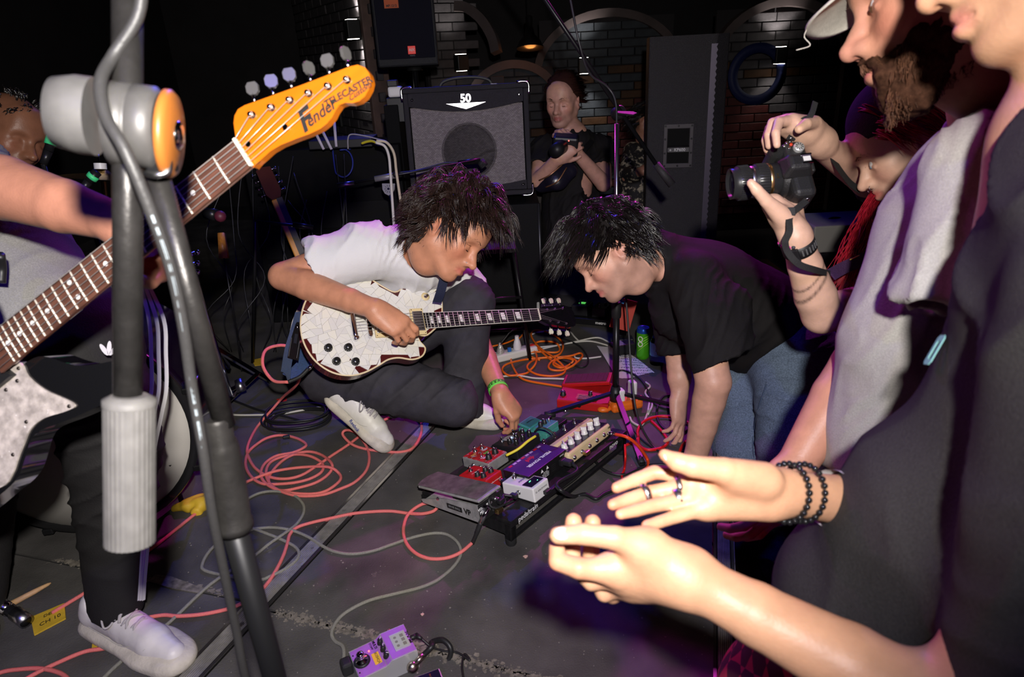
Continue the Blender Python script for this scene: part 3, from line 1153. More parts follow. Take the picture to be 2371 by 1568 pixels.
def shoe(name, heel, toe, upv, parent, w=.05, hgt=.075, label=None, laces=True, mupper=SHOEW, msole=SOLE, stitched=True, logo=None, ank=None):
 """sneaker: heel/toe are points on the sole's underside"""
 heel, toe, upv = V(heel), V(toe), V(upv).normalized()
 L = (toe - heel).length
 M = frame(heel, toe - heel, upv)

 def p(x, y, z):
  return M @ V((x * L, y, z))
 so = SDF(.004)
 rows = [(.06, .036), (.25, .038), (.45, .038), (.68, .048), (.86, .040), (.95, .028)]
 for i in range(len(rows) - 1):
  for t in (0, .25, .5, .75):
   x = rows[i][0] * (1 - t) + rows[i + 1][0] * t
   ww = (rows[i][1] * (1 - t) + rows[i + 1][1] * t) * w / .05
   so.ell(p(x, 0, .016), (L * .10, ww + .005, .0175), M.to_3x3(), .02)
 so.cyl(p(-.2, 0, -.05), p(-.2, 0, -.001) + (M.to_3x3() @ V((0, 0, 0))), .6, .002)
 sole = so.build('sole', msole, parent)
 up = SDF(.004)
 up.chain([p(.10, 0, .045), p(.45, 0, .045), p(.72, 0, .037), p(.90, 0, .030)], [.036, .038, .038, .028], .03)
 up.chain([p(.08, 0, .05), p(.10, 0, .075)], [.033, .032], .02)
 up.chain([p(.30, 0, .072), p(.52, 0, .058), p(.68, 0, .046)], [.032, .030, .030], .02)
 a = ank if ank is not None else p(.16, 0, .14)
 up.cone(p(.17, 0, .085), V(a), .026, .028, .005, 1)
 up.cyl(p(.5, 0, -.07), p(.5, 0, .012), .4, .003)
 u = up.build('upper', mupper, parent, post=folds(.0006, 60, M.to_3x3() @ V((1, 0, 0)), 4, .2, lambda v: np.clip(((np.array(v) - np.array(p(.45, 0, .05))) @ np.array(M.to_3x3() @ V((1, 0, 0)))) / .05 + 1, 0, 1)))
 if laces:
  mb = MB()
  for i in range(5):
   x = .38 + .065 * i
   z = .112 - .0095 * i
   b = .024 - .001 * i
   mb.tube(cr([p(x, -b, z - .013), p(x + .02, -.012, z - .001), p(x + .035, .012, z - .002), p(x + .045, b, z - .016)], 4), .0042, 6)
   mb.tube(cr([p(x, b, z - .013), p(x + .02, .012, z + .001), p(x + .035, -.012, z + .0), p(x + .045, -b, z - .016)], 4), .0042, 6)
  mb.tube(cr([p(.38, .0, .114), p(.36, .03, .108), p(.42, .05, .09), p(.45, .035, .085), p(.39, .005, .1)], 5), .0026, 6)
  mb.tube(cr([p(.38, .0, .114), p(.36, -.03, .106), p(.43, -.048, .085), p(.44, -.03, .085), p(.39, -.005, .1)], 5), .0026, 6)
  mb.build('laces', LACE, u, local=False)
 if stitched:
  mb = MB()
  for yy in (1, -1):
   mb.tube(cr([p(.05, .034 * yy, .035), p(.3, .0395 * yy, .04), p(.5, .041 * yy, .036), p(.62, .038 * yy, .050), p(.66, .018 * yy, .072)], 6), .0013, 5)
  mb.tube(cr([p(.70, .040, .03), p(.76, .032, .055), p(.78, 0, .068), p(.76, -.032, .055), p(.70, -.040, .03)], 6), .0013, 5)
  mb.build('seam', mat('shoe_seam_grey', (.5, .47, .43), .7), u, local=False)
 return u, M, L
# ------------------------------------------------------------------ crouching guitarist in the white tee
SK_TAN = (.57, .255, .145)


def person_crouching():
 T = thing('person', 'crouching guitarist in white tee and charcoal trousers turning a pedal knob', 'person', F(960, 1000))
 sk = skin('skin_tan', SK_TAN)
 hc = P(1042, 540, 2.12)
 fwd, upv = idir(.76, .61, .24), idir(.60, -.79, .10)
 M = head_frame(hc, fwd, upv, 1.06)
 nb = P(985, 590, 2.26)
 shR, shL = P(850, 580, 2.20), P(1062, 648, 2.50)
 elR, wrR = P(655, 640, 2.15), P(868, 716, 2.03)
 pel, chest = P(800, 815, 2.54), P(915, 640, 2.42)
 elL, wrL = P(1110, 800, 2.57), P(1158, 912, 2.36)
 S = SDF(.004)
 add_head(S, M, nb, .060)
 S.chain([nb + idir(-.2, .2, -.3) * .03, chest + idir(0, 0, -1) * .03, pel], [.075, .10, .11], .03)
 for a in (shR, shL):
  S.cone(nb + idir(-.2, .3, -.3) * .02, a, .055, .052, .03)
 S.chain([shR, shR.lerp(elR, .5), elR, elR.lerp(wrR, .28), wrR.lerp(elR, .25), wrR], [.058, .052, .044, .047, .036, .0295], .025)
 S.chain([shL, elL, elL.lerp(wrL, .3), wrL], [.055, .043, .043, .0295], .02)
 # strumming hand lying over the strings
 hx = idir(.84, .56, -.1)
 HM = frame(wrR, hx, idir(.25, -.42, .87))
 add_hand(S, HM, 1, [(22, 48, 30), (30, 52, 30), (36, 52, 30), (40, 50, 30)], (2, -3, -6, -10),
    [(.012, .014, -.014), (.046, .036, -.030), (.075, .040, -.040), (.101, .036, -.046)], 1.02)
 # left hand pinching a knob
 kx = idir(.60, .74, .1)
 HL = frame(wrL, kx, idir(.6, -.35, .6))
 add_hand(S, HL, -1, [(48, 42, 24), (52, 46, 30), (56, 60, 40), (58, 64, 40)], (0, 0, -2, -4),
    [(.012, .016, -.014), (.040, .032, -.034), (.066, .028, -.058), (.088, .018, -.072)], 1.0)
 S.build('body', sk, T, col=face_col(M, SK_TAN, (.50, .14, .10), .0, .16))
 # hair: thick tousled mop
 def region(q):
  if q.x > .03:
   return q.z > .068 + (q.x - .03) * .45
  if q.x > -.03:
   return q.z > .030
  return q.z > -.035

 def flow(q):
  if q.x < -.035:
   return V((-.3, q.y * 4, -1))
  return V((q.x + .02, q.y * 1.0, -(q.z - .02) * .15)) + V((.35, 0, -.42))
 hl = hair_locks(M, 420, region, flow, lambda q: .038 if abs(q.y) > .045 and -.045 < q.x < .0 and q.z < .055 else .075 + .030 * (q.x > 0), .0014, 11, .030, .008, 9, V((0, 0, -.42)), jit=.22, per=12, pinch=.35, spread=.011)
 hl.build('hair', HAIR_DARK, T, local=False)
 hair_base(M, T, HAIR_DARK)
 for y in (1, -1):
  brows(M, T, HAIR_DARK, y)
 lids(M, T, HAIR_DARK)
 MB().ball(tuple(M @ V((.1035, -.0205, -.037))), .0022, 8).build('nose_stud', STEEL, T, local=False)
 # shirt
 fr = idir(.55, .25, .75)
 C = SDF(.006)
 C.chain([P(985, 600, 2.27), chest, P(850, 745, 2.50), pel], [.098, .165, .165, .16], .05, (fr, .78))
 C.cone(P(955, 590, 2.26), shR, .085, .088, .04)
 C.cone(P(985, 605, 2.28), shL, .08, .080, .04)
 hemR = shR.lerp(elR, .66)
 C.chain([shR, hemR.lerp(shR, .3), hemR], [.088, .088, .090], .03)
 hemL = shL.lerp(elL, .42)
 C.cone(shL, hemL, .078, .078, .03)
 C.cyl(hemR, hemR + (elR - shR), .16)
 C.cone(hemR.lerp(shR, .25), elR, .070, .078, .004, 1)
 C.cyl(hemL, hemL + (elL - shL), .11)
 C.cone(hemL.lerp(shL, .2), elL, .062, .070, .004, 1)
 # neck hole
 nk = M @ V((-.03, 0, -.075))
 C.cone(nb.lerp(nk, .15), nk, .068, .078, .01, 1)
 C.build('shirt', WHITETEE, T, post=folds(.015, 22, idir(.80, .25, -.3), 21, .05))
 ax = (nk - nb).normalized()
 rib = MB()
 cen = nb + ax * .014
 a0 = idir(.5, .7, .6)
 a0 = (a0 - ax * a0.dot(ax)).normalized()
 b0 = ax.cross(a0)
 rib.tube([cen + (a0 * math.cos(t) * .079 + b0 * math.sin(t) * .079) + ax * (.016 * math.cos(t + math.pi)) for t in [i * 2 * math.pi / 32 for i in range(32)]], .0085, 8, closed=True)
 rib.build('collar', WHITETEE, T, local=False)
 # trousers
 hipR, hipL = P(775, 850, 2.47), P(845, 815, 2.60)
 knR, knL = P(1050, 930, 2.34), P(1087, 697, 2.42)
 anR, anL = P(872, 922, 2.55), P(1072, 950, 2.52)
 D = SDF(.006)
 D.cone(hipR, hipL, .13, .13, .04)
 D.chain([hipR, hipR.lerp(knR, .55), knR], [.125, .105, .082], .04)
 D.chain([knR, knR.lerp(anR, .45), anR], [.078, .072, .062], .03)
 D.chain([hipL, hipL.lerp(knL, .55), knL], [.12, .098, .082], .04)
 D.chain([knL, knL.lerp(anL, .45), anL], [.082, .082, .076], .03)
 D.cyl(anR + (anR - knR).normalized() * .005, anR + (anR - knR), .1)
 D.cyl(anL + (anL - knL).normalized() * .01, anL + (anL - knL), .1)
 D.build('trousers', DARKTROUSER, T, post=folds(.007, 16, idir(.6, .6, .3), 33, .05))
 # shoes
 ht, hh = F(897, 1043, .004), P(757, 922, 2.42)
 shoe('shoe', hh, ht, idir(.62, -.52, .35), T, .048, ank=anR)
 tl, hl_ = F(1168, 985, .002), F(1042, 975, .002)
 shoe('shoe', tl - (tl - hl_).normalized() * .285, tl, V((0, 0, 1)), T, .05, ank=anL)
 # festival wristband
 wx = (wrL - elL).normalized()
 wc = wrL - wx * .028
 wb = frame(wc, wx, idir(0, 0, 1))
 m2 = MB()
 m2.tube([wb @ V((-.012, 0, 0)), wb @ V((-.011, 0, 0)), wb @ V((.011, 0, 0)), wb @ V((.012, 0, 0))], [.0338, .0352, .0352, .0338], 28, cap=False)
 m2.build('wristband', mat('band_green', (.16, .72, .08), .5), T, local=False)
 s_ = 'ПОЕХАЛИ'
 for i, chr_ in enumerate(s_):
  a = R(-60 + i * 22)
  text(chr_, .016, BLACKINK, wb @ RX(-math.degrees(a)) @ TR(0, 0, .0356) @ RZ(90), T, 'wristband_lettering', local=False, bold=.0003, depth=.0002)
 # shoe mark
 q = P(822, 985, 2.375)
 text('Reebok', .016, mat('shoe_mark_blue', (.02, .03, .2), .6), frame(q + idir(0, 0, 1) * .012, idir(.62, .78, .1), idir(.2, -.2, .9)), T, 'shoe_lettering', local=False, bold=.0003)
 return T, M


GUY_T, GUY_M = person_crouching()
# ------------------------------------------------------------------ man bending over the stage in black tee and jeans
SK_FAIR = (.66, .36, .255)


def person_bending():
 T = thing('person', 'dark-haired man in black tee and blue jeans bending over the stage edge', 'person', F(1760, 1245, -.35))
 hc = P(1416, 588, 2.1)
 M = head_frame(hc, idir(-.76, .64, -.04), idir(-.64, -.76, .02), 1.05)
 nb = P(1528, 592, 2.17)
 shL, shR = P(1612, 690, 2.03), P(1560, 690, 2.36)
 elL, wrL = P(1652, 885, 1.98), P(1612, 1052, 2.10)
 elR, wrR = P(1572, 850, 2.38), P(1574, 915, 2.38)
 chest, belly, pel = P(1640, 655, 2.22), P(1740, 715, 2.24), P(1815, 785, 2.26)
 S = SDF(.004)
 add_head(S, M, nb, .058, nose=.98)
 S.chain([nb, chest + idir(0, .6, 0) * .04, pel], [.070, .10, .11], .03)
 S.cone(nb + idir(.5, .6, 0) * .04, shL, .05, .052, .02).cone(nb + idir(.5, .6, 0) * .04, shR, .05, .052, .02)
 S.chain([shL, elL, elL.lerp(wrL, .25), elL.lerp(wrL, .6), wrL], [.058, .051, .048, .042, .035], .02)
 S.chain([shR, elR, elR.lerp(wrR, .4), wrR], [.056, .042, .041, .028], .02)
 add_hand(S, frame(wrR, idir(-.02, .98, .1), idir(.75, .1, .65)), 1, [(6, 14, 10), (10, 22, 16), (14, 30, 20), (18, 36, 24)], (4, 0, -3, -6),
    [(.012, .014, -.012), (.042, .034, -.026), (.068, .040, -.034), (.09, .040, -.04)], 1.0)
 add_hand(S, frame(wrL, idir(-.1, .9, .2), idir(.5, .1, .8)), 1, [(20, 20, 10), (20, 22, 12), (22, 26, 14), (24, 30, 14)])
 S.build('body', skin('skin_fair', SK_FAIR), T, col=face_col(M, SK_FAIR, (.48, .14, .12), .42, .18))

 def region(q):
  if q.x > .03:
   return q.z > .062 + (q.x - .03) * .4
  if q.x > -.02:
   return q.z > .024
  return q.z > -.03

 def flow(q):
  if q.x < -.03:
   return V((-.25, q.y * 3, -1))
  return V((q.x + .03, q.y * .7, -(q.z - .02) * .1)) * 6 + V((.25, 0, -.25))
 hair_locks(M, 430, region, flow, lambda q: .030 if abs(q.y) > .045 and -.045 < q.x < .0 and q.z < .055 else .080 + .040 * (q.x > .0), .0014, 12, .018, .007, 9, V((0, 0, -.42)), jit=.10, per=12, pinch=.4, spread=.011).build('hair', HAIR_BLACK, T, local=False)
 hair_base(M, T, HAIR_BLACK, 1.0, -.095, .004)
 for y in (1, -1):
  brows(M, T, HAIR_BLACK, y)
 lids(M, T, HAIR_BLACK)
 C = SDF(.006)
 dors = idir(.25, -.85, .4)
 C.chain([P(1522, 592, 2.17), chest, belly, pel], [.112, .185, .195, .185], .06, (dors, .72))
 C.chain([P(1545, 620, 2.2), P(1575, 720, 2.25), P(1680, 780, 2.26), P(1800, 815, 2.26)], [.075, .095, .10, .10], .05)
 sl = P(1676, 846, 1.97)
 C.chain([P(1610, 645, 2.07), P(1645, 745, 2.0), sl], [.085, .092, .092], .03)
 C.cone(P(1700, 700, 2.0), P(1695, 800, 1.97), .05, .05, .04)
 ax = (P(1668, 846, 1.97) - P(1640, 740, 2.0)).normalized()
 ax = (ax + idir(.25, .3, 0)).normalized()
 C.cyl(sl - ax * .012, sl + ax * .25, .17)
 C.cone(sl - ax * .05, sl + ax * .1, .070, .078, .004, 1)
 fs = P(1578, 815, 2.37)
 C.cone(shR, fs, .085, .085, .03)
 C.cyl(fs + idir(0, 1, 0) * .005, fs + idir(.1, 1, 0) * .2, .12)
 nk = M @ V((-.035, 0, -.085))
 C.cone(nb.lerp(nk, .40), nk, .064, .074, .01, 1)
 C.build('shirt', BLACKTEE, T, post=folds(.010, 18, idir(.8, .35, 0), 41, .05))
 ax2 = (nk - nb).normalized()
 a0 = ax2.orthogonal().normalized()
 b0 = ax2.cross(a0)
 rib = MB()
 cen = nb.lerp(nk, .24)
 rib.tube([cen + (a0 * math.cos(i * math.pi / 16) + b0 * math.sin(i * math.pi / 16)) * .076 for i in range(32)], .009, 8, closed=True)
 rib.build('collar', BLACKTEE, T, local=False)
 D = SDF(.007)
 hL, hR = P(1845, 835, 2.17), P(1775, 835, 2.38)
 kL, kR = P(1842, 1040, 2.12), P(1725, 1030, 2.34)
 aL, aR = F(1850, 1262, -.30), F(1752, 1225, -.30)
 D.cone(hL, hR, .135, .135, .05)
 D.chain([hL, kL, aL], [.135, .115, .105], .04)
 D.chain([hR, kR, aR], [.13, .110, .105], .04)
 D.chain([hR, P(1712, 900, 2.33)], [.12, .09], .04)
 JN = D.build('jeans', DENIM, T, post=folds(.008, 18, idir(.3, .9, 0), 51, .06))
 sm = MB()
 sm.tube(cr([surf(JN, 1775 - 32 * math.sin(i * .3), 890 + i * 26)[0] for i in range(9)], 4), .0022, 5)
 sm.build('jean_seam', mat('denim_seam', (.06, .09, .15), .8), T, local=False)
 silver = mat('shoe_silver_mesh', (.42, .40, .38), .4, .3, bump=(300, .4), noise=(60, .3))
 shoe('shoe', F(1812, 1268, -.348), F(1682, 1242, -.348), V((0, 0, 1)), T, .05, mupper=silver, ank=aR)
 shoe('shoe', F(1905, 1300, -.348), F(1790, 1290, -.348), V((0, 0, 1)), T, .05, mupper=silver, ank=aL)
 wx = (wrL - elL).normalized()
 MB().tube([wrL - wx * .03, wrL - wx * .02, wrL - wx * .004], [.0335, .034, .0335], 24, cap=False).build('wristband', mat('band_white', (.8, .8, .8), .6), T, local=False)
 return T


person_bending()


# ------------------------------------------------------------------ woman with red hair holding a camera
SK_W = (.68, .42, .30)


def person_camera():
 T = thing('person', 'red-haired woman with tattooed forearm raising a camera', 'person', F(2080, 1450, -.35))
 hc = P(2100, 338, 1.45)
 M = head_frame(hc, idir(-.80, .44, -.36), idir(-.46, -.88, .05), .93)
 nb = P(2155, 480, 1.56)
 shL, shR = P(2075, 690, 1.58), P(2080, 420, 1.78)
 elL, wrL = P(1902, 728, 1.43), P(1842, 548, 1.33)
 elR, wrR = P(2010, 420, 1.66), P(1893, 330, 1.42)
 S = SDF(.0035)
 add_head(S, M, nb, .052, lips=1.1, closed=False)
 S.chain([nb, P(2140, 700, 1.72), P(2090, 1000, 1.8)], [.08, .11, .12], .04)
 S.chain([nb, shL, elL, elL.lerp(wrL, .25), elL.lerp(wrL, .65), wrL], [.06, .05, .040, .041, .033, .0265], .02)
 S.chain([nb, shR, elR, wrR], [.06, .05, .038, .0265], .02)
 # hand under the lens: thumb in front, fingers round the far side
 def ch(pts, rs, k=.006):
  S.chain([P(*q) for q in pts], rs, k)
 ch([(1842, 548, 1.33), (1812, 500, 1.335), (1790, 474, 1.345)], [.027, .027, .022], .02)
 ch([(1842, 540, 1.35), (1830, 490, 1.37), (1800, 470, 1.40)], [.024, .024, .018], .02)
 ch([(1815, 505, 1.315), (1775, 466, 1.29), (1752, 440, 1.28), (1739, 424, 1.278)], [.021, .0125, .0105, .0082], .01)
 for k in range(4):
  x = 1745 + 20 * k
  ch([(1800 + 6 * k, 472, 1.40), (x + 12, 452, 1.43), (x + 4, 425, 1.445), (x + 6, 400, 1.435)], [.013, .0095, .0085, .007])
 # hand on the grip: index on the shutter, thumb behind
 ch([(1905, 322, 1.43), (1870, 300, 1.385), (1835, 286, 1.355)], [.026, .027, .020], .02)
 ch([(1900, 335, 1.43), (1850, 310, 1.39), (1815, 295, 1.38)], [.022, .022, .016], .02)
 ch([(1830, 280, 1.35), (1803, 283, 1.325), (1796, 308, 1.305), (1799, 336, 1.303)], [.0125, .0095, .0086, .0070])
 ch([(1822, 278, 1.37), (1788, 284, 1.355), (1779, 312, 1.35), (1780, 338, 1.36)], [.0125, .0092, .0085, .007])
 ch([(1815, 282, 1.385), (1782, 296, 1.385), (1772, 325, 1.385), (1776, 348, 1.39)], [.012, .009, .0082, .007])
 ch([(1815, 290, 1.40), (1785, 312, 1.41), (1774, 338, 1.41), (1780, 358, 1.41)], [.011, .0085, .0075, .0065])
 ch([(1893, 300, 1.40), (1888, 284, 1.36), (1866, 288, 1.325), (1850, 299, 1.312)], [.017, .0125, .0108, .0088], .01)
 fa, fb = np.array(wrL), np.array(elL)
 axs = (fb - fa) / np.linalg.norm(fb - fa)
 side = np.array(idir(1, 0, 0))
 fc = face_col(M, SK_W, (.55, .16, .13), 0, .14)

 def col(v):
  c = fc(v)
  t = (v - fa) @ axs
  s_ = (v - fa) @ side
  L = np.linalg.norm(fb - fa)
  on = (t > .05) & (t < L * 1.02) & (np.linalg.norm(v - fa - t[:, None] * axs, axis=1) < .06)
  ink = np.zeros(len(v))
  for b0, sl, wd in ((.115, -.55, .0045), (.150, -.62, .0075), (.178, .75, .0040)):
   e = t - b0 - sl * s_ - .010 * np.sin(s_ * 60)
   ink = np.maximum(ink, np.clip(1.3 - np.abs(e) / wd, 0, 1) * (.62 + .38 * np.sin(s_ * 1500) ** 2))
  ink *= on
  return c * (1 - .75 * ink[:, None])
 S.build('body', skin('skin_w', SK_W), T, col=col)
 red = HAIR_RED
 hair_locks(M, 120, lambda q: q.z > .055 and q.x < .06 or q.x < -.02 and q.z > -.02, lambda q: V((-.8, q.y * 4, -.6)), lambda q: .13, .0014, 14, .010, .008, 9, V((0, 0, -.5)), jit=.12, per=14).build('hair', red, T, local=False)
 # loose lengths falling in front of the shoulder
 g = np.random.default_rng(4)
 mb = MB()
 for i in range(330):
  a = g.uniform(0, 1)
  w1 = g.normal() * .6
  pts = [P(2055 + 50 * a, 420 + 30 * w1, 1.50), P(2010 + 45 * a + 12 * w1, 480, 1.50), P(1985 + 60 * a + 18 * w1, 550, 1.48), P(1955 + 85 * a + 22 * w1, 610, 1.47), P(1925 + 110 * a + 26 * w1, 660 + 20 * g.normal(), 1.47)]
  pts = [p + V(g.normal(size=3)) * .006 for p in pts]
  q = cr(pts, 4)
  mb.tube(q, [.0014 * (1 if k < len(q) * .6 else max(.15, 2.2 - 2.1 * k / len(q))) for k in range(len(q))], 3, cap=False)
 mb.build('long_hair', red, T, local=False)
 bd = MB()
 Q = MB()
 pts = [M @ V((.090 * math.cos(t) - .012, .082 * math.sin(t), .070 + .012 * math.cos(t))) for t in [i * 2 * math.pi / 40 for i in range(40)]]
 b2 = SDF(.004)
 b2.ell(M @ V((-.012, 0, .062)), (.105, .087, .098), M.to_3x3().normalized(), .01)
 zz = (M.to_3x3() @ V((0, 0, 1))).normalized()
 lo = M @ V((.03, 0, .058))
 b2.cyl(lo - zz * .3, lo, .25)
 b2.build('brow_shade_band', mat('shade_band_black', (.008, .008, .009), .85, bump=(300, .3)), T)  # black band added where the beard's shadow darkens her forehead
 # open eye and brows
 for y in (1, -1):
  ey = MB().ball((.0775, .032 * y, .0005), .0132, 14, mx=M)
  eye = ey.build('eyeball', mat('eye_white', (.75, .72, .70), .12), T, local=False)
  d = V((.93, .10 * y, -.28)).normalized()
  MB().ball(tuple(V((.0775, .032 * y, .0005)) + d * .0098), .0046, 10, mx=M).build('iris', mat('iris_blue', (.15, .3, .42), .1), eye, local=False)
  brows(M, T, mat('brow_fair', (.20, .09, .06), .5), y)
 ring = MB()
 c0 = V((.105, .018, -.046))
 ring.tube([M @ (c0 + V((.0055 * math.cos(t), .003 * math.cos(t), .0065 * math.sin(t)))) for t in [i * math.pi / 8 for i in range(16)]], .0009, 6, closed=True)
 ring.build('nose_ring', CHROME, T, local=False)
 ring = MB()
 c0 = V((.111, .0, -.0515))
 ring.tube([M @ (c0 + V((.002 * math.cos(t), .0045 * math.cos(t), .0055 * math.sin(t)))) for t in [i * math.pi / 8 for i in range(16)]], .0009, 6, closed=True)
 ring.build('septum_ring', CHROME, T, local=False)
 # glitter round the eye
 gm = MB()
 for i in range(150):
  a = V((.062 + g.normal() * .014, .062, .012 + g.normal() * .018))
  e = V(((a.x + .012) / .098, a.y / .077, (a.z - .045) / .09))
  yy = .077 * math.sqrt(max(0.05, 1 - ((a.x - .02) / .078) ** 2 - ((a.z - .03) / .09) ** 2))
  a.y = yy - .002
  gm.ball(tuple(a), .0008 * g.uniform(.6, 1.5), 5, mx=M)
 tag(gm.build('face_glitter', mat('glitter', (.9, .85, .8), .12, 1), T, local=False), kind='stuff')
 C = SDF(.007)
 C.chain([nb, P(2150, 700, 1.72), P(2110, 1000, 1.82)], [.10, .15, .15], .05)
 hem = shL.lerp(elL, .52)
 C.cone(P(2120, 560, 1.66), shL, .08, .07, .04)
 C.cone(shL, hem, .068, .062, .03)
 C.cyl(hem, hem + (elL - shL), .1)
 C.cone(hem.lerp(shL, .15), elL, .050, .055, .004, 1)
 hr = shR.lerp(elR, .75)
 C.cone(P(2130, 480, 1.7), shR, .08, .065, .04).cone(shR, hr, .065, .060, .03)
 C.cyl(hr, hr + (elR - shR), .1)
 C.build('shirt', BLACKTEE, T, post=folds(.008, 26, idir(.6, .6, 0), 61, .1))
 # watch strap and beads on the wrist
 wx = (elL - wrL).normalized()
 wf = frame(wrL + wx * .022, wx, idir(.3, 0, 1))
 mw = MB()
 mw.tube([wf @ V((-.013, 0, 0)), wf @ V((-.012, 0, 0)), wf @ V((.012, 0, 0)), wf @ V((.013, 0, 0))], [.030, .0325, .0325, .030], 28, cap=False)
 ws = mw.build('watch_strap', mat('strap_rubber', (.012, .012, .013), .5), T, local=False)
 for i in range(6):
  MB().box((0, 0, 0), (.013, .0032, .002), mx=wf @ RX(-28 + i * 13) @ TR(0, 0, .0328)).build('strap_slot', mat('strap_slot_grey', (.10, .10, .10), .5), ws, local=False, bevel=.0006)
 MB().box((0, 0, 0), (.030, .016, .007), mx=wf @ RX(62) @ TR(0, 0, .033)).build('watch_buckle', BLACK, T, local=False, bevel=.002)
 for i in range(9):
  a = R(150 + i * 15)
  MB().ball(tuple(wf @ V((-.019, .031 * math.cos(a), .031 * math.sin(a)))), .0042, 8).build('bead', mat('bead_pink' if i % 2 else 'bead_dark', (.6, .05, .3) if i % 2 else (.05, .05, .06), .2), T, local=False)
 hb = frame(wrR - (elR - wrR).normalized() * -.02, (elR - wrR).normalized(), idir(0, 0, 1))
 MB().tube([hb @ V((-.004, 0, 0)), hb @ V((.004, 0, 0))], .0295, 24, cap=False).build('paper_band', mat('band_pale_blue', (.5, .6, .75), .6), T, local=False)
 # jeans below, mostly hidden
 D = SDF(.008)
 D.chain([P(2095, 1000, 1.82), P(2060, 1200, 1.9), F(2080, 1420, -.34)], [.14, .11, .07], .04)
 D.build('trousers', DARKTROUSER, T)
 return T


person_camera()
# ------------------------------------------------------------------ bearded man in cap and grey tee
SK_B = (.56, .27, .18)


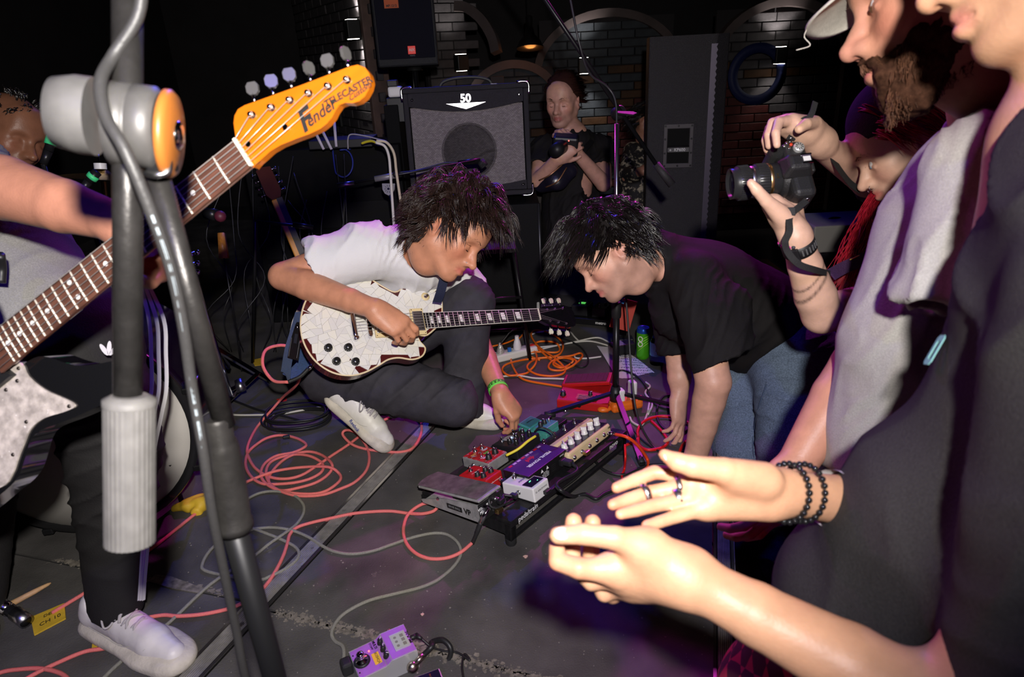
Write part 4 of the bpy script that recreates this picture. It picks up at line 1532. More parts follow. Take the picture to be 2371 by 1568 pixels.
def person_beard():
 T = thing('person', 'bearded man in cream cap and marl grey tee watching the stage', 'person', F(2150, 1900, -.35))
 hc = P(2205, -22, .92)
 M = head_frame(hc, idir(-.88, .16, -.42), idir(-.16, -.98, .0), 1.13)
 nb = P(2335, 345, 1.04)
 S = SDF(.0035)
 add_head(S, M, nb, .064, nose=1.0, jaw=1.02)
 S.chain([nb, P(2260, 600, 1.07), P(2170, 900, 1.13)], [.08, .08, .08], .03)
 elR, wrR = P(1985, 850, 1.20), P(1838, 1085, 1.18)
 shR = P(2160, 560, 1.14)
 S.chain([nb, shR, elR, elR.lerp(wrR, .3), wrR], [.06, .055, .045, .045, .031], .02)
 add_hand(S, frame(wrR, idir(-.5, .85, 0), idir(.5, 0, .8)), 1, [(20, 30, 20)] * 4)
 S.build('body', skin('skin_beard', SK_B), T, col=face_col(M, SK_B, (.50, .17, .13), .35, .2))
 g = np.random.default_rng(9)
 # beard: curly strands along jaw, chin, cheeks and moustache
 mb = MB()
 k = 0
 while k < 2600:
  t = g.uniform(0, 1)
  y = g.choice([-1, 1]) * g.uniform(0, 1)
  u = g.uniform(0, 1)
  x = .085 - .085 * u ** 1.1
  hw = .020 + .040 * u
  z = -.100 + .050 * u ** 1.4
  q = V((x, y * hw, z + (1 - abs(y)) * -.008 + g.uniform(0, .035) * (.2 + u)))
  if abs(y) < .75 and u > .25:
   q.z = -.105 + .02 * u
  if q.z > -.082 and q.x > .07 and abs(q.y) < .016:
   continue
  k += 1
  d = V((.002 + .004 * (1 - u), y * .015, -.024 - .006 * (1 - u))) * g.uniform(.6, 1.25)
  ph = g.uniform(0, 6.28)
  pts = [M @ (q + d * (i / 6) + V((math.sin(ph + i * 1.6), math.cos(ph + i * 1.4), math.sin(ph * 2 + i))) * .0032 * (i / 6)) for i in range(7)]
  mb.tube(pts, [.0010 * (1.05 - .12 * i) for i in range(7)], 3, cap=False)
 for i in range(420):
  y = g.uniform(-1, 1)
  q = V((.106 - .018 * abs(y), .027 * y, -.053 + g.normal() * .0025 - .006 * abs(y)))
  d = V((.002, y * .013, -.013)) * g.uniform(.6, 1.2)
  mb.tube([M @ (q + d * (j / 4) + V((.0025 * math.sin(j), 0, 0))) for j in range(5)], [.0011 * (1.05 - .2 * j) for j in range(5)], 3, cap=False)
 for i in range(900):
  a = V((.052 + g.normal() * .013, g.choice([-1, 1]), -.046 + g.normal() * .02))
  a.x -= .25 * (a.z + .046)
  a.y *= .0545 - .25 * max(0, a.x - .05)
  if a.z > -.015 - 1.0 * max(0, a.x - .025):
   continue
  d = V((.004, .006 * (1 if a.y > 0 else -1), -.014)) * g.uniform(.5, 1.3)
  ph = g.uniform(0, 6.28)
  mb.tube([M @ (a + d * (j / 4) + V((math.sin(ph + j), math.cos(ph + j), 0)) * .0018 * j / 4) for j in range(5)], [.0009 * (1.05 - .2 * j) for j in range(5)], 3, cap=False)
 mb.build('beard', HAIR_GINGER, T, local=False)
 bb = SDF(.005)
 Qn = M.to_3x3().normalized()
 bb.chain([M @ V((.006, .052, -.055)), M @ V((.055, .026, -.108)), M @ V((.055, -.026, -.108)), M @ V((.006, -.052, -.055))], [.022, .026, .026, .022], .03)
 bb.ell(M @ V((.070, 0, -.104)), (.031, .036, .028), Qn, .02)
 for y in (1, -1):
  bb.chain([M @ V((-.004, .060 * y, -.02)), M @ V((.045, .053 * y, -.055)), M @ V((.084, .026 * y, -.082))], [.010, .014, .016], .02)
  bb.chain([M @ V((.103, .003 * y, -.053)), M @ V((.092, .024 * y, -.062)), M @ V((.080, .032 * y, -.08))], [.0075, .0075, .009], .01)
 bb.ell(M @ V((.108, 0, -.068)), (.022, .017, .009), Qn, .005, 1)
 bb.build('beard_base', mat('beard_base_matt', (.05, .022, .013), .9, spec=.1, noise=(160, .5)), T, post=lambda v, n: v + n * (.004 * wob(v, 220, 2, 7) + .004 * wob(v, 480, 8, 7))[:, None])
 for y in (1, -1):
  brows(M, T, HAIR_GINGER, y)
  ey = MB().ball((.0765, .032 * y, .0005), .0132, 14, mx=M).build('eyeball', mat('eye_white', (.75, .72, .70), .12), T, local=False)
  MB().ball((.0868, .034 * y, -.003), .0046, 10, mx=M).build('iris', mat('iris_brown', (.08, .04, .02), .1), ey, local=False)
 # cap: crown and curved brim
 cream = mat('cap_cream_twill', (.52, .49, .42), .85, bump=(700, .4), noise=(80, .1))
 cp = SDF(.005)
 cp.ell(M @ V((-.012, 0, .062)), (.118, .096, .112), Qn, .01)
 zz = (M.to_3x3() @ V((.18, 0, 1))).normalized()
 lo = M @ V((.05, 0, .048))
 cp.cyl(lo - zz * .35, lo, .3)
 crown = cp.build('cap_crown', cream, T)
 br = MB()
 vs, fs = [], []
 nu, nv = 24, 10
 for j in range(nv + 1):
  r_ = j / nv
  for i in range(nu + 1):
   a = (i / nu * 2 - 1) * 1.25
   x = .060 + .020 * math.cos(a) + r_ * (.082 * max(0.0, math.cos(a * .85)))
   y = math.sin(a) * (.082 - .004 * r_)
   z = .056 - .50 * (x - .07) - 3.0 * y * y * (.35 + .65 * r_)
   vs.append((x, y, z))
 n0 = len(vs)
 vs += [(x, y, z - .0035) for x, y, z in vs]
 w1 = nu + 1
 for j in range(nv):
  for i in range(nu):
   q = (j * w1 + i, j * w1 + i + 1, (j + 1) * w1 + i + 1, (j + 1) * w1 + i)
   fs += [q, tuple(n0 + t for t in q[::-1])]
 rim = [j * w1 for j in range(nv + 1)] + [nv * w1 + i for i in range(1, nu + 1)] + [j * w1 + nu for j in range(nv - 1, -1, -1)]
 fs += [(rim[i], rim[i + 1], n0 + rim[i + 1], n0 + rim[i]) for i in range(len(rim) - 1)]
 br.add(vs, fs, mx=M, smooth=True)
 brim = br.build('cap_brim', cream, T, local=False)
 tip = M @ V((.160, .008, .008))
 MB().tube(cr([tip, tip + idir(-.3, 1, 0) * .012, tip + idir(.2, 1, 0) * .024, tip + idir(-.5, 1, 0) * .034], 6), .0007, 5).build('cap_thread', cream, brim, local=False)
 # tee
 C = SDF(.007)
 fr = idir(-1, .1, .1)
 C.chain([P(2340, 365, 1.04), P(2236, 560, 1.05), P(2165, 800, 1.08), P(2110, 1000, 1.13), P(2085, 1110, 1.16)], [.085, .128, .138, .130, .128], .06)
 shL = P(2290, 400, .86)
 C.chain([P(2320, 345, .98), shL, P(2262, 560, .86), P(2215, 690, .87)], [.07, .075, .078, .075], .04)
 hem = P(2207, 742, .87)
 dn = (hem - shL).normalized()
 C.cyl(hem - dn * .012, hem + dn * .2, .11)
 C.cone(hem - dn * .06, hem + dn * .2, .055, .062, .004, 1)
 C.cone(P(2240, 400, 1.05), P(2165, 560, 1.14), .075, .07, .04)
 C.cone(P(2165, 560, 1.14), P(2085, 720, 1.18), .068, .062, .03)
 bot = P(2085, 1110, 1.16)
 C.cyl(bot + idir(-.15, 1, 0) * .0, bot + idir(-.15, 1, 0) * .3, .3)
 nk = M @ V((-.035, 0, -.10))
 C.cone(nb.lerp(nk, .30), nk, .074, .085, .01, 1)
 C.build('shirt', GREYTEE, T, post=folds(.008, 26, idir(.93, .36, .2), 71, .04))
 ax2 = (nk - nb).normalized()
 a0 = ax2.orthogonal().normalized()
 b0 = ax2.cross(a0)
 cen = nb.lerp(nk, .16)
 MB().tube([cen + (a0 * math.cos(i * math.pi / 16) + b0 * math.sin(i * math.pi / 16)) * .083 for i in range(32)], .009, 8, closed=True).build('collar', GREYTEE, T, local=False)
 # trousers, mostly in the dark below
 D = SDF(.009)
 D.chain([P(2100, 1090, 1.17), P(2040, 1250, 1.3), F(2030, 1560, -.34)], [.14, .11, .08], .05)
 D.build('trousers', mat('trousers_purple_black', (.035, .012, .05), .7), T, post=folds(.008, 20, idir(.9, .2, 0), 5, .1))
 return T


person_beard()


# ------------------------------------------------------------------ man in faded black tee holding out both hands
SK_F = (.56, .305, .18)


def person_hands():
 T = thing('person', 'man in faded black tee with bead bracelets holding both hands out', 'person', F(2300, 2600, -.35))
 hc = P(2480, -235, .62)
 M = head_frame(hc, idir(-.80, .22, -.50), idir(-.26, -.96, .0), 1.03)
 nb = P(2520, 330, .66)
 S = SDF(.0028)
 add_head(S, M, nb, .060, lips=1.1)
 # far (right) hand, palm towards us
 D1 = .735

 def chain(pts, rs, k=.005):
  S.chain([P(*q) for q in pts], rs, k)
 chain([(1610, 1100, .758), (1515, 1094, .764), (1465, 1114, .758), (1427, 1130, .748)], [.0090, .0082, .0074, .0060], .0022)
 chain([(1590, 1126, .750), (1503, 1142, .750), (1455, 1157, .740), (1418, 1169, .730)], [.0088, .0082, .0074, .0060], .0022)
 chain([(1592, 1156, .738), (1513, 1171, .732), (1473, 1182, .722), (1436, 1191, .712)], [.0084, .0077, .0070, .0057], .0022)
 chain([(1622, 1180, .734), (1560, 1198, .724), (1527, 1209, .714), (1497, 1217, .708)], [.0080, .0072, .0065, .0055], .0022)
 chain([(1768, 1112, .728), (1676, 1090, .712), (1603, 1080, .708), (1568, 1070, .712), (1538, 1053, .716)], [.0190, .0135, .0112, .0098, .0062], .010)
 w1 = P(1826, 1142, .752)
 for q, r in (((1610, 1100, .752), .0125), ((1595, 1125, .750), .0125), ((1600, 1152, .746), .012), ((1628, 1176, .742), .011)):
  S.cone(P(*q), P(1790, 1142 + (q[1] - 1135) * .45, .752), r, .0145, .014)
 S.cone(P(1650, 1172, .738), P(1780, 1172, .742), .0115, .0140, .016)
 S.cone(P(1690, 1112, .730), P(1790, 1130, .742), .0155, .0165, .018)
 el1 = P(2190, 1190, .90)
 S.chain([P(1785, 1142, .752), w1, w1.lerp(el1, .35), w1.lerp(el1, .75), el1], [.0225, .0240, .030, .040, .042], .016, (idir(0, 0, 1), .82))
 # near (left) hand, back of the hand towards us, thumb on top
 chain([(1500, 1270, .680), (1425, 1246, .668), (1352, 1237, .668), (1292, 1240, .672)], [.0175, .0115, .0102, .0086], .01)
 chain([(1420, 1322, .690), (1340, 1316, .682), (1292, 1300, .690), (1289, 1262, .702)], [.0125, .0108, .0096, .0080])
 chain([(1440, 1330, .700), (1370, 1345, .710), (1322, 1300, .735), (1328, 1208, .735)], [.012, .0105, .0100, .0092], .003)
 chain([(1460, 1345, .712), (1400, 1372, .725), (1367, 1310, .750), (1372, 1210, .745)], [.0115, .0102, .0098, .0090], .003)
 chain([(1470, 1350, .718), (1418, 1378, .735), (1395, 1350, .755), (1410, 1290, .76)], [.011, .0092, .0082, .0066])
 w2 = P(1607, 1345, .680)
 for q, r in (((1428, 1312, .690), .0150), ((1450, 1332, .698), .0150), ((1462, 1350, .708), .0140), ((1480, 1360, .716), .0125)):
  S.cone(P(*q), P(1580, 1335 + (q[1] - 1330) * .45, .684), r, .0175, .018)
 S.cone(P(1500, 1272, .682), P(1590, 1322, .682), .0175, .0185, .02)
 el2 = P(2250, 1690, .60)
 S.chain([P(1580, 1335, .682), w2, w2.lerp(el2, .25), w2.lerp(el2, .6), el2], [.0245, .0252, .0300, .0375, .041], .02, (idir(.3, -.5, .8), .88))
 S.chain([nb, P(2620, 800, .55), el2], [.06, .055, .046], .03)
 S.cone(nb, P(2420, 1000, .72), .08, .1, .03)
 S.cone(P(2420, 1000, .72), el1, .06, .044, .03)
 fc = face_col(M, SK_F, (.58, .22, .17), .12, .12)

 def tone(v):
  c = fc(v)
  j = np.zeros(len(v))
  for q in ((1425, 1131, .742), (1416, 1170, .728), (1434, 1188, .718), (1494, 1214, .712), (1538, 1053, .716), (1500, 1141, .748), (1513, 1166, .738), (1515, 1096, .758), (1280, 1300, .690), (1340, 1316, .682), (1410, 1330, .690), (1328, 1205, .735), (1371, 1207, .745)):
   j += np.exp(-(np.linalg.norm(v - np.array(P(*q)), axis=1) / .012) ** 2)
  c *= 1 + np.clip(j, 0, 1)[:, None] * np.array([.05, -.22, -.24])
  return c
 S.build('body', skin('skin_warm', SK_F, .12), T, col=tone)
 hair_base(M, T, HAIR_DARK)
 hair_locks(M, 160, lambda q: q.z > .03 + max(0, q.x) * .5 if q.x > -.02 else q.z > -.03, lambda q: V((-.4, q.y * 4, -.5)), lambda q: .06, .0016, 31, .012, .005, 7, V((0, 0, -.3)), jit=.15, per=12).build('hair', HAIR_DARK, T, local=False)
 # nails
 nail = mat('nail', (.80, .56, .47), .22)
 for q, ax, nn, L, wd in ((P(1300, 1236, .664), idir(-1, .06, 0), idir(0, -.55, .85), .016, .013), (P(1548, 1058, .711), idir(-.75, -.55, 0), idir(.1, -.45, .9), .012, .010)):
  MB().ball((0, 0, 0), (L / 2, wd / 2, .0014), 14, mx=frame(q, ax, nn)).build('nail', nail, T, local=False)
 # bracelets of black beads
 for cx, tl in ((1822, 4), (1858, 2)):
  cp, rr = P(cx, 1141, .752 + (cx - 1822) * .0004), .0318
  ax = (el1 - w1).normalized()
  ax = (ax + UP * .04).normalized()
  a0 = idir(0, 0, 1)
  a0 = (a0 - ax * a0.dot(ax)).normalized()
  b0 = ax.cross(a0)
  n = 26
  br = MB().tube([cp + (a0 * math.cos(i * 2 * math.pi / n) * .9 + b0 * math.sin(i * 2 * math.pi / n)) * rr for i in range(n)], .001, 5, closed=True).build('bracelet', BLACK, T, local=False)
  bead = mat('bead_black_gloss', (.010, .010, .011), .12)
  me0 = None
  for i in range(n):
   t = i * 2 * math.pi / n
   c0 = cp + (a0 * math.cos(t) * .9 + b0 * math.sin(t)) * rr
   if me0 is None:
    o = MB().ball((0, 0, 0), .0036, 12).build('bead', bead, br, local=False)
    me0 = o.data
   else:
    o = bpy.data.objects.new('bead', me0)
    COL.objects.link(o)
    o.parent = br
   o.location = c0
 # rings
 for a, b, t, r_, wd, m_ in (((1503, 1141, .748), (1455, 1157, .738), .25, .0100, .007, STEEL), ((1592, 1152, .742), (1513, 1166, .738), .28, .0103, .011, STEEL), ((1590, 1125, .748), (1503, 1141, .748), .22, .0105, .006, STEEL)):
  pa, pb = P(*a), P(*b)
  c0 = pa.lerp(pb, t)
  ax = (pb - pa).normalized()
  rg = MB()
  rg.tube([c0 - ax * wd / 2, c0 - ax * wd * .45, c0 + ax * wd * .45, c0 + ax * wd / 2], [r_, r_ + .0014, r_ + .0014, r_], 24, cap=False)
  ro = rg.build('ring', m_, T, local=False)
  for k in range(5):
   u = ax.orthogonal().normalized()
   w_ = ax.cross(u)
   q = c0 + (u * math.cos(k * 1.256) + w_ * math.sin(k * 1.256)) * (r_ + .0012)
   MB().ball(tuple(q), .0018, 8).build('ring_stone', mat('ring_stone_dark', (.02, .02, .025), .1), ro, local=False)
 wbp = w1.lerp(el1, .27)
 ax = (el1 - w1).normalized()
 MB().tube([wbp - ax * .012, wbp + ax * .012], .0335, 24, cap=False).build('wristband', mat('band_white', (.8, .8, .8), .6), T, local=False)
 # tee
 C = SDF(.007)
 C.chain([P(2600, 380, .62), P(2600, 700, .63), P(2535, 1000, .68), P(2340, 1250, .74), P(2190, 1450, .80)], [.09, .130, .150, .160, .165], .08)
 C.chain([P(2140, 1330, .80), P(1960, 1370, .84)], [.15, .075], .08)
 C.chain([P(2580, 420, .60), P(2640, 700, .52), P(2520, 1250, .54), P(2400, 1600, .58)], [.085, .09, .085, .075], .04)
 nk = M @ V((-.03, 0, -.10))
 C.cone(nb, nk, .072, .085, .01, 1)
 SH = C.build('shirt', FADETEE, T, post=folds(.0085, 13, idir(.85, .5, 0), 83, .02))
 # logo letter on the chest
 lp, ln = surf(SH, 2182, 815)
 lg = frame(lp + ln * .007, idir(.45, -.88, .1), ln)
 lb = MB()
 ring_o = [(x * .85, y * .85) for x, y in [(-.020, -.007), (-.016, -.011), (.016, -.011), (.020, -.007), (.020, .007), (.016, .011), (-.016, .011), (-.020, .007)]]
 ring_i = [(x * .62, y * .42) for x, y in ring_o]
 n = 8
 vs = [(*p_, z) for z in (0, .001) for p_ in ring_o + ring_i]
 fs = []
 for i in range(n):
  j = (i + 1) % n
  fs += [(16 + i, 16 + j, 24 + j, 24 + i), (i, j, 8 + j, 8 + i)[::-1], (i, j, 16 + j, 16 + i), (8 + i, 24 + i, 24 + j, 8 + j)]
 lb.add(vs, fs, mx=lg)
 lb.build('shirt_letter', mat('print_teal', (.22, .50, .47), .7), T, local=False)
 # plaid trousers
 pm = mat('plaid_red', (.40, .025, .045), .85)
 nt = pm.node_tree
 tc = nt.nodes.new('ShaderNodeTexCoord')
 mp = nt.nodes.new('ShaderNodeMapping')
 mp.inputs['Rotation'].default_value = (R(30), R(20), R(40))
 ck = nt.nodes.new('ShaderNodeTexChecker')
 ck.inputs['Scale'].default_value = 34
 ck.inputs['Color1'].default_value = (.42, .03, .05, 1)
 ck.inputs['Color2'].default_value = (.06, .012, .016, 1)
 nt.links.new(tc.outputs['Object'], mp.inputs[0])
 nt.links.new(mp.outputs[0], ck.inputs[0])
 nt.links.new(ck.outputs[0], nt.nodes['Principled BSDF'].inputs['Base Color'])
 D = SDF(.007)
 D.chain([P(2150, 1480, .84), P(1850, 1640, .98), P(1790, 2000, 1.12)], [.16, .115, .09], .05)
 D.build('trousers', pm, T, post=folds(.006, 26, idir(.6, .8, 0), 91, .1))
 return T


person_hands()
# ------------------------------------------------------------------ guitarist at the far left
def simple_locks(M, T, m, L=.06, n=90, seed=2, lo=.03, wave=.004):
 hair_locks(M, n, lambda q: q.z > lo + max(0, q.x) * .45 if q.x > -.02 else q.z > -.03, lambda q: V((-.5, q.y * 4, -.4)), lambda q: L, .0018, seed, .008, wave, 7, V((0, 0, -.3)), jit=.12, per=12).build('hair', m, T, local=False)


SK_L = (.46, .205, .13)


def person_left():
 T = thing('person', 'guitarist at the left edge in grey tee and black three-stripe track pants', 'person', F(300, 1500))
 S = SDF(.004)
 el, wr = P(-90, 405, 1.16), P(262, 512, 1.06)
 S.chain([P(-330, 330, 1.35), el, el.lerp(wr, .3), el.lerp(wr, .7), wr], [.058, .052, .052, .042, .031], .03)
 # fretting hand wrapped under the neck
 HM = frame(wr, idir(.72, .66, -.2), idir(.5, .1, .8))
 for pts in ([(330, 600), (285, 622), (262, 606), (243, 592)], [(345, 615), (305, 640), (280, 628), (262, 614)], [(360, 625), (330, 652), (302, 642), (285, 630)], [(375, 630), (350, 655), (325, 650), (308, 642)]):
  dd = (1.02, .985, .955, .945)
  S.chain([P(a, b, d) for (a, b), d in zip(pts, dd)], [.0105, .0098, .0088, .0075], .006)
  S.cone(wr, P(pts[0][0], pts[0][1], 1.02), .024, .012, .015)
 S.chain([P(320, 560, 1.03), P(375, 575, 1.02), P(405, 580, 1.0), P(420, 568, .985)], [.020, .0125, .0108, .0085], .01)
 M = head_frame(P(-245, 40, 1.5), idir(.55, .45, .7), idir(.1, -.95, .3), 1.03)
 add_head(S, M, P(-240, 200, 1.52), .06)
 hair_base(M, T, HAIR_DARK)
 simple_locks(M, T, HAIR_DARK)
 S.cone(P(-330, 330, 1.35), P(-260, 250, 1.5), .06, .07, .03)
 S.cone(P(-260, 250, 1.5), P(30, 700, 1.45), .08, .1, .03)
 S.build('body', skin('skin_left', SK_L), T, col=face_col(M, SK_L, (.4, .12, .1)))
 C = SDF(.007)
 C.chain([P(-220, 330, 1.5), P(-60, 560, 1.45), P(60, 740, 1.43)], [.15, .165, .16], .06)
 C.build('shirt', mat('tee_grey', (.21, .205, .20), .85, noise=(420, .2), bump=(500, .3)), T, post=folds(.008, 22, idir(.7, .7, 0), 14, .05))
 MB().tube(cr([P(0, 590, 1.2), P(4, 620, 1.22), P(2, 655, 1.22)], 5), .008, 8).build('strap_end', BLACK, T, local=False)
 D = SDF(.006)
 ft = F(268, 1392, .10)
 hip, kn = P(150, 800, 1.45), P(262, 1040, 1.50)
 D.chain([P(70, 740, 1.45), hip, P(235, 930, 1.46), kn, kn.lerp(ft, .5), ft], [.16, .150, .105, .098, .076, .062], .05)
 D.chain([P(-40, 800, 1.6), P(-60, 1100, 1.8), F(-60, 1380, .08)], [.13, .1, .07], .04)
 trk = mat('track_pants_black', (.016, .015, .016), .75, bump=(300, .25), spec=.25)
 D.build('track_pants', trk, T, post=folds(.008, 18, idir(.35, .9, 0), 23, .05))
 st = mat('stripe_white', (.62, .60, .62), .6)
 for k in range(3):
  o = k * 17
  pts = [P(322 + o * .5, 650, 1.40), P(345 + o, 740, 1.41), P(350 + o, 820, 1.42), P(351 + o, 900, 1.43), P(340 + o, 960, 1.44), P(338 + o * .5, 1060, 1.47), P(334 + o * .4, 1200, 1.53), P(326 + o * .3, 1330, 1.60), P(322 + o * .3, 1390, 1.63)]
  MB().ribbon(cr(pts, 6), idir(.75, .1, .65), .0075, .002).build('stripe', st, T, local=False)
 # small leaf mark on the thigh
 lm = frame(P(252, 825, 1.325), idir(1, 0, 0), idir(.2, -.1, 1))
 for a in (-38, 0, 38):
  pts = [(.010 * math.sin(u) * .45, .016 - .014 * math.cos(u)) for u in [i * math.pi / 6 for i in range(12)]]
  MB().prism([(x, y) for x, y in pts], 0, .0008, mx=lm @ RZ(-a)).build('leaf_mark', st, T, local=False)
 shoe('shoe', F(218, 1440, .002), F(432, 1548, .002), V((0, 0, 1)), T, .056, mupper=mat('shoe_white_lavender', (.62, .58, .58), .45, bump=(60, .15), noise=(18, .12)), ank=F(272, 1420, .16))
 shoe('shoe', F(-130, 1380, .002), F(-40, 1500, .002), V((0, 0, 1)), T, .05)
 return T


person_left()


def person_drummer():
 T = thing('person', 'drummer in the dark at the far left edge with face turned away', 'person', F(-60, 900))
 M = head_frame(P(15, 322, 2.15), idir(.93, .25, .25), idir(.25, -.95, .0), 1.05)
 col = (.20, .085, .05)
 nb = P(-55, 430, 2.2)
 S = SDF(.005)
 add_head(S, M, nb, .06)
 S.chain([nb, P(-110, 600, 2.25), P(-110, 800, 2.3)], [.08, .12, .13], .04)
 S.build('body', skin('skin_dark', col), T, col=face_col(M, col, (.2, .06, .05), .5))
 simple_locks(M, T, HAIR_BLACK, .03, 60)
 C = SDF(.008)
 C.chain([nb + V((0, 0, -.06)), P(-110, 600, 2.25), P(-110, 800, 2.3)], [.10, .17, .17], .05)
 C.build('shirt', BLACKTEE, T)
 D = SDF(.009)
 D.chain([P(-110, 830, 2.3), F(-130, 950, .05)], [.17, .12], .05)
 D.build('trousers', DARKTROUSER, T)
 st = thing('drum_stool', 'round drum stool under the drummer at the left edge', 'stool', F(-110, 1000))
 MB().lathe([(.16, .36), (.17, .38), (.17, .43), (.15, .45)], 24).build('seat', BLACK, st)
 MB().rod((0, 0, .0), (0, 0, .37), .02, n=10).build('post', CHROME, st)


person_drummer()


def person_back():
 T = thing('person', 'long-haired man in black tee looking down at a camera beside the amplifier', 'person', V((P(1320, 480, 3.9).x, P(1320, 480, 3.9).y, -.35)))
 M = head_frame(P(1303, 238, 3.75), idir(-.38, .42, .85), idir(-.12, -.85, .50), 1.06)
 col = (.62, .33, .25)
 nb = P(1330, 320, 3.82)
 shR, shL = P(1258, 348, 3.78), P(1392, 345, 3.9)
 elR, wrR = P(1247, 418, 3.66), P(1290, 368, 3.52)
 elL, wrL = P(1398, 425, 3.72), P(1333, 352, 3.55)
 S = SDF(.005)
 add_head(S, M, nb, .058)
 S.chain([nb, P(1322, 420, 3.85), P(1318, 560, 3.95)], [.08, .12, .12], .04)
 S.chain([nb, shR, elR, wrR], [.06, .055, .044, .030], .02)
 S.chain([nb, shL, elL, wrL], [.06, .055, .044, .030], .02)
 add_hand(S, frame(wrR, idir(.7, -.5, .3), idir(-.3, .3, .8)), -1, [(30, 50, 30)] * 4)
 add_hand(S, frame(wrL, idir(-.5, -.75, .3), idir(.5, .2, .8)), 1, [(30, 50, 30)] * 4)
 S.build('body', skin('skin_pink', col), T, col=face_col(M, col, (.45, .13, .11), .3, .15))
 hair_locks(M, 110, lambda q: q.z > .03 + max(0, q.x) * .42 if q.x > -.02 else q.z > -.03, lambda q: V((-1, q.y * 3, -.1)), lambda q: .10, .0018, 8, .005, .002, 7, jit=.08, per=14).build('hair', mat('hair_auburn', (.035, .011, .008), .4), T, local=False)
 hair_base(M, T, mat('hair_auburn'), .97, -.08, .002)
 bun = SDF(.006).ell(M @ V((-.12, 0, .06)), (.04, .04, .04), None, .01)
 bun.build('hair_bun', mat('hair_auburn'), T, post=lambda v, n: v + n * (.004 * wob(v, 120, 3))[:, None])
 for y in (1, -1):
  brows(M, T, mat('hair_auburn'), y)
 lids(M, T, HAIR_DARK)
 C = SDF(.007)
 C.chain([nb + V((0, 0, -.03)), P(1324, 420, 3.85), P(1318, 520, 3.92), P(1316, 600, 3.98)], [.10, .165, .16, .17], .06)
 for a, b in ((shR, elR), (shL, elL)):
  h = a.lerp(b, .62)
  C.cone(nb + V((0, 0, -.03)), a, .08, .075, .04).cone(a, h, .075, .072, .03)
  C.cyl(h, h + (b - a), .12)
  C.cone(h.lerp(a, .2), b, .055, .06, .004, 1)
 C.build('shirt', BLACKTEE, T, post=folds(.008, 24, idir(.8, .4, 0), 7, .1))
 D = SDF(.009)
 D.chain([P(1316, 600, 3.98), V((P(1316, 600, 3.98).x, P(1316, 600, 3.98).y, -.33))], [.17, .12], .05)
 D.build('trousers', DARKTROUSER, T)
 c = thing('camera', 'black camera held by the man beside the amplifier', 'camera', P(1308, 340, 3.5))
 MB().box((0, 0, 0), (.13, .08, .10), mx=frame(P(1310, 335, 3.52), idir(1, .1, .1), idir(0, -.8, .6))).build('body', BLACK, c, local=False, bevel=.012)
 MB().rod(P(1300, 340, 3.48), P(1285, 350, 3.40), .036, .034, n=20).build('lens', BLACK, c, local=False)
 MB().ball(tuple(P(1317, 326, 3.465)), .004, 6).build('record_light', mat('led_red_on', (1, .1, .1), .3, emit=((1, .1, .08), 4)), c, local=False)
 b = thing('waist_bag', 'dark shiny bag slung across the man with the camera', 'bag', P(1290, 420, 3.6))
 B = SDF(.006)
 B.chain([P(1255, 425, 3.66), P(1290, 412, 3.60), P(1318, 395, 3.6)], [.05, .065, .045], .03, (idir(0, 0, 1), .5))
 B.build('pouch', mat('bag_gloss_black', (.012, .010, .02), .25, bump=(80, .2)), b)
 for o in (0, 16):
  MB().tube(cr([P(1248 + o, 418 + o, 3.60), P(1275 + o, 404 + o, 3.555), P(1312, 372 + o, 3.555)], 5), .004, 6).build('zip', mat('zip_copper', (.45, .22, .12), .35, .8), b, local=False)
 MB().ribbon(cr([P(1318, 395, 3.6), P(1350, 350, 3.66), P(1372, 325, 3.76)], 5), idir(.2, -.2, 1), .03, .003).build('strap', BLACK, b, local=False)


person_back()


def person_girl():
 T = thing('person', 'dark-haired woman in patterned blouse half hidden by the tall speaker', 'person', V((P(1475, 480, 4.75).x, P(1475, 480, 4.75).y, -.35)))
 M = head_frame(P(1502, 285, 4.75), idir(.75, .25, .6), idir(.1, -1, 0), 1.0)
 col = (.40, .19, .12)
 nb = P(1495, 350, 4.78)
 S = SDF(.006)
 add_head(S, M, nb, .05)
 S.chain([nb, P(1475, 400, 4.75), P(1470, 480, 4.75)], [.06, .1, .1], .03)
 S.chain([P(1462, 352, 4.75), P(1452, 410, 4.65), P(1490, 395, 4.5)], [.05, .04, .03], .02)
 add_hand(S, frame(P(1490, 395, 4.5), idir(.9, -.3, .2), idir(-.2, -.2, 1)), 1, [(30, 40, 30)] * 4)
 S.build('body', skin('skin_brown', col), T, col=face_col(M, col, (.3, .08, .07)))
 simple_locks(M, T, HAIR_BLACK, .12, 80, 6)
 pat = mat('blouse_pattern', (.012, .010, .010), .7, wear_or_flecks=(26, .53, (.42, .36, .25)))
 C = SDF(.007)
 C.chain([P(1482, 372, 4.77), P(1474, 430, 4.75), P(1468, 500, 4.75)], [.10, .14, .14], .05)
 C.chain([P(1465, 352, 4.75), P(1453, 405, 4.67), P(1472, 402, 4.57)], [.07, .06, .05], .03)
 C.build('blouse', pat, T)
 w0, w1_ = P(1476, 400, 4.56), P(1481, 398, 4.54)
 MB().tube([w0, w1_], .036, 18, cap=False).build('wristband', mat('band_cyan', (.05, .35, .5), .5), T, local=False)
 D = SDF(.009)
 D.chain([P(1466, 510, 4.75), V((P(1466, 510, 4.75).x, P(1466, 510, 4.75).y, -.33))], [.14, .1], .05)
 D.build('trousers', DARKTROUSER, T)


person_girl()
# ------------------------------------------------------------------ instruments
def onp(x, y, M, off=0.0):
 """pixel ray met with the local z=off plane of M, in local coordinates"""
 Mi = M.inverted()
 o = Mi @ CAM
 d = (Mi.to_3x3() @ (P(x, y, 1) - CAM))
 t = (off - o.z) / d.z
 q = o + d * t
 return (q.x, q.y)


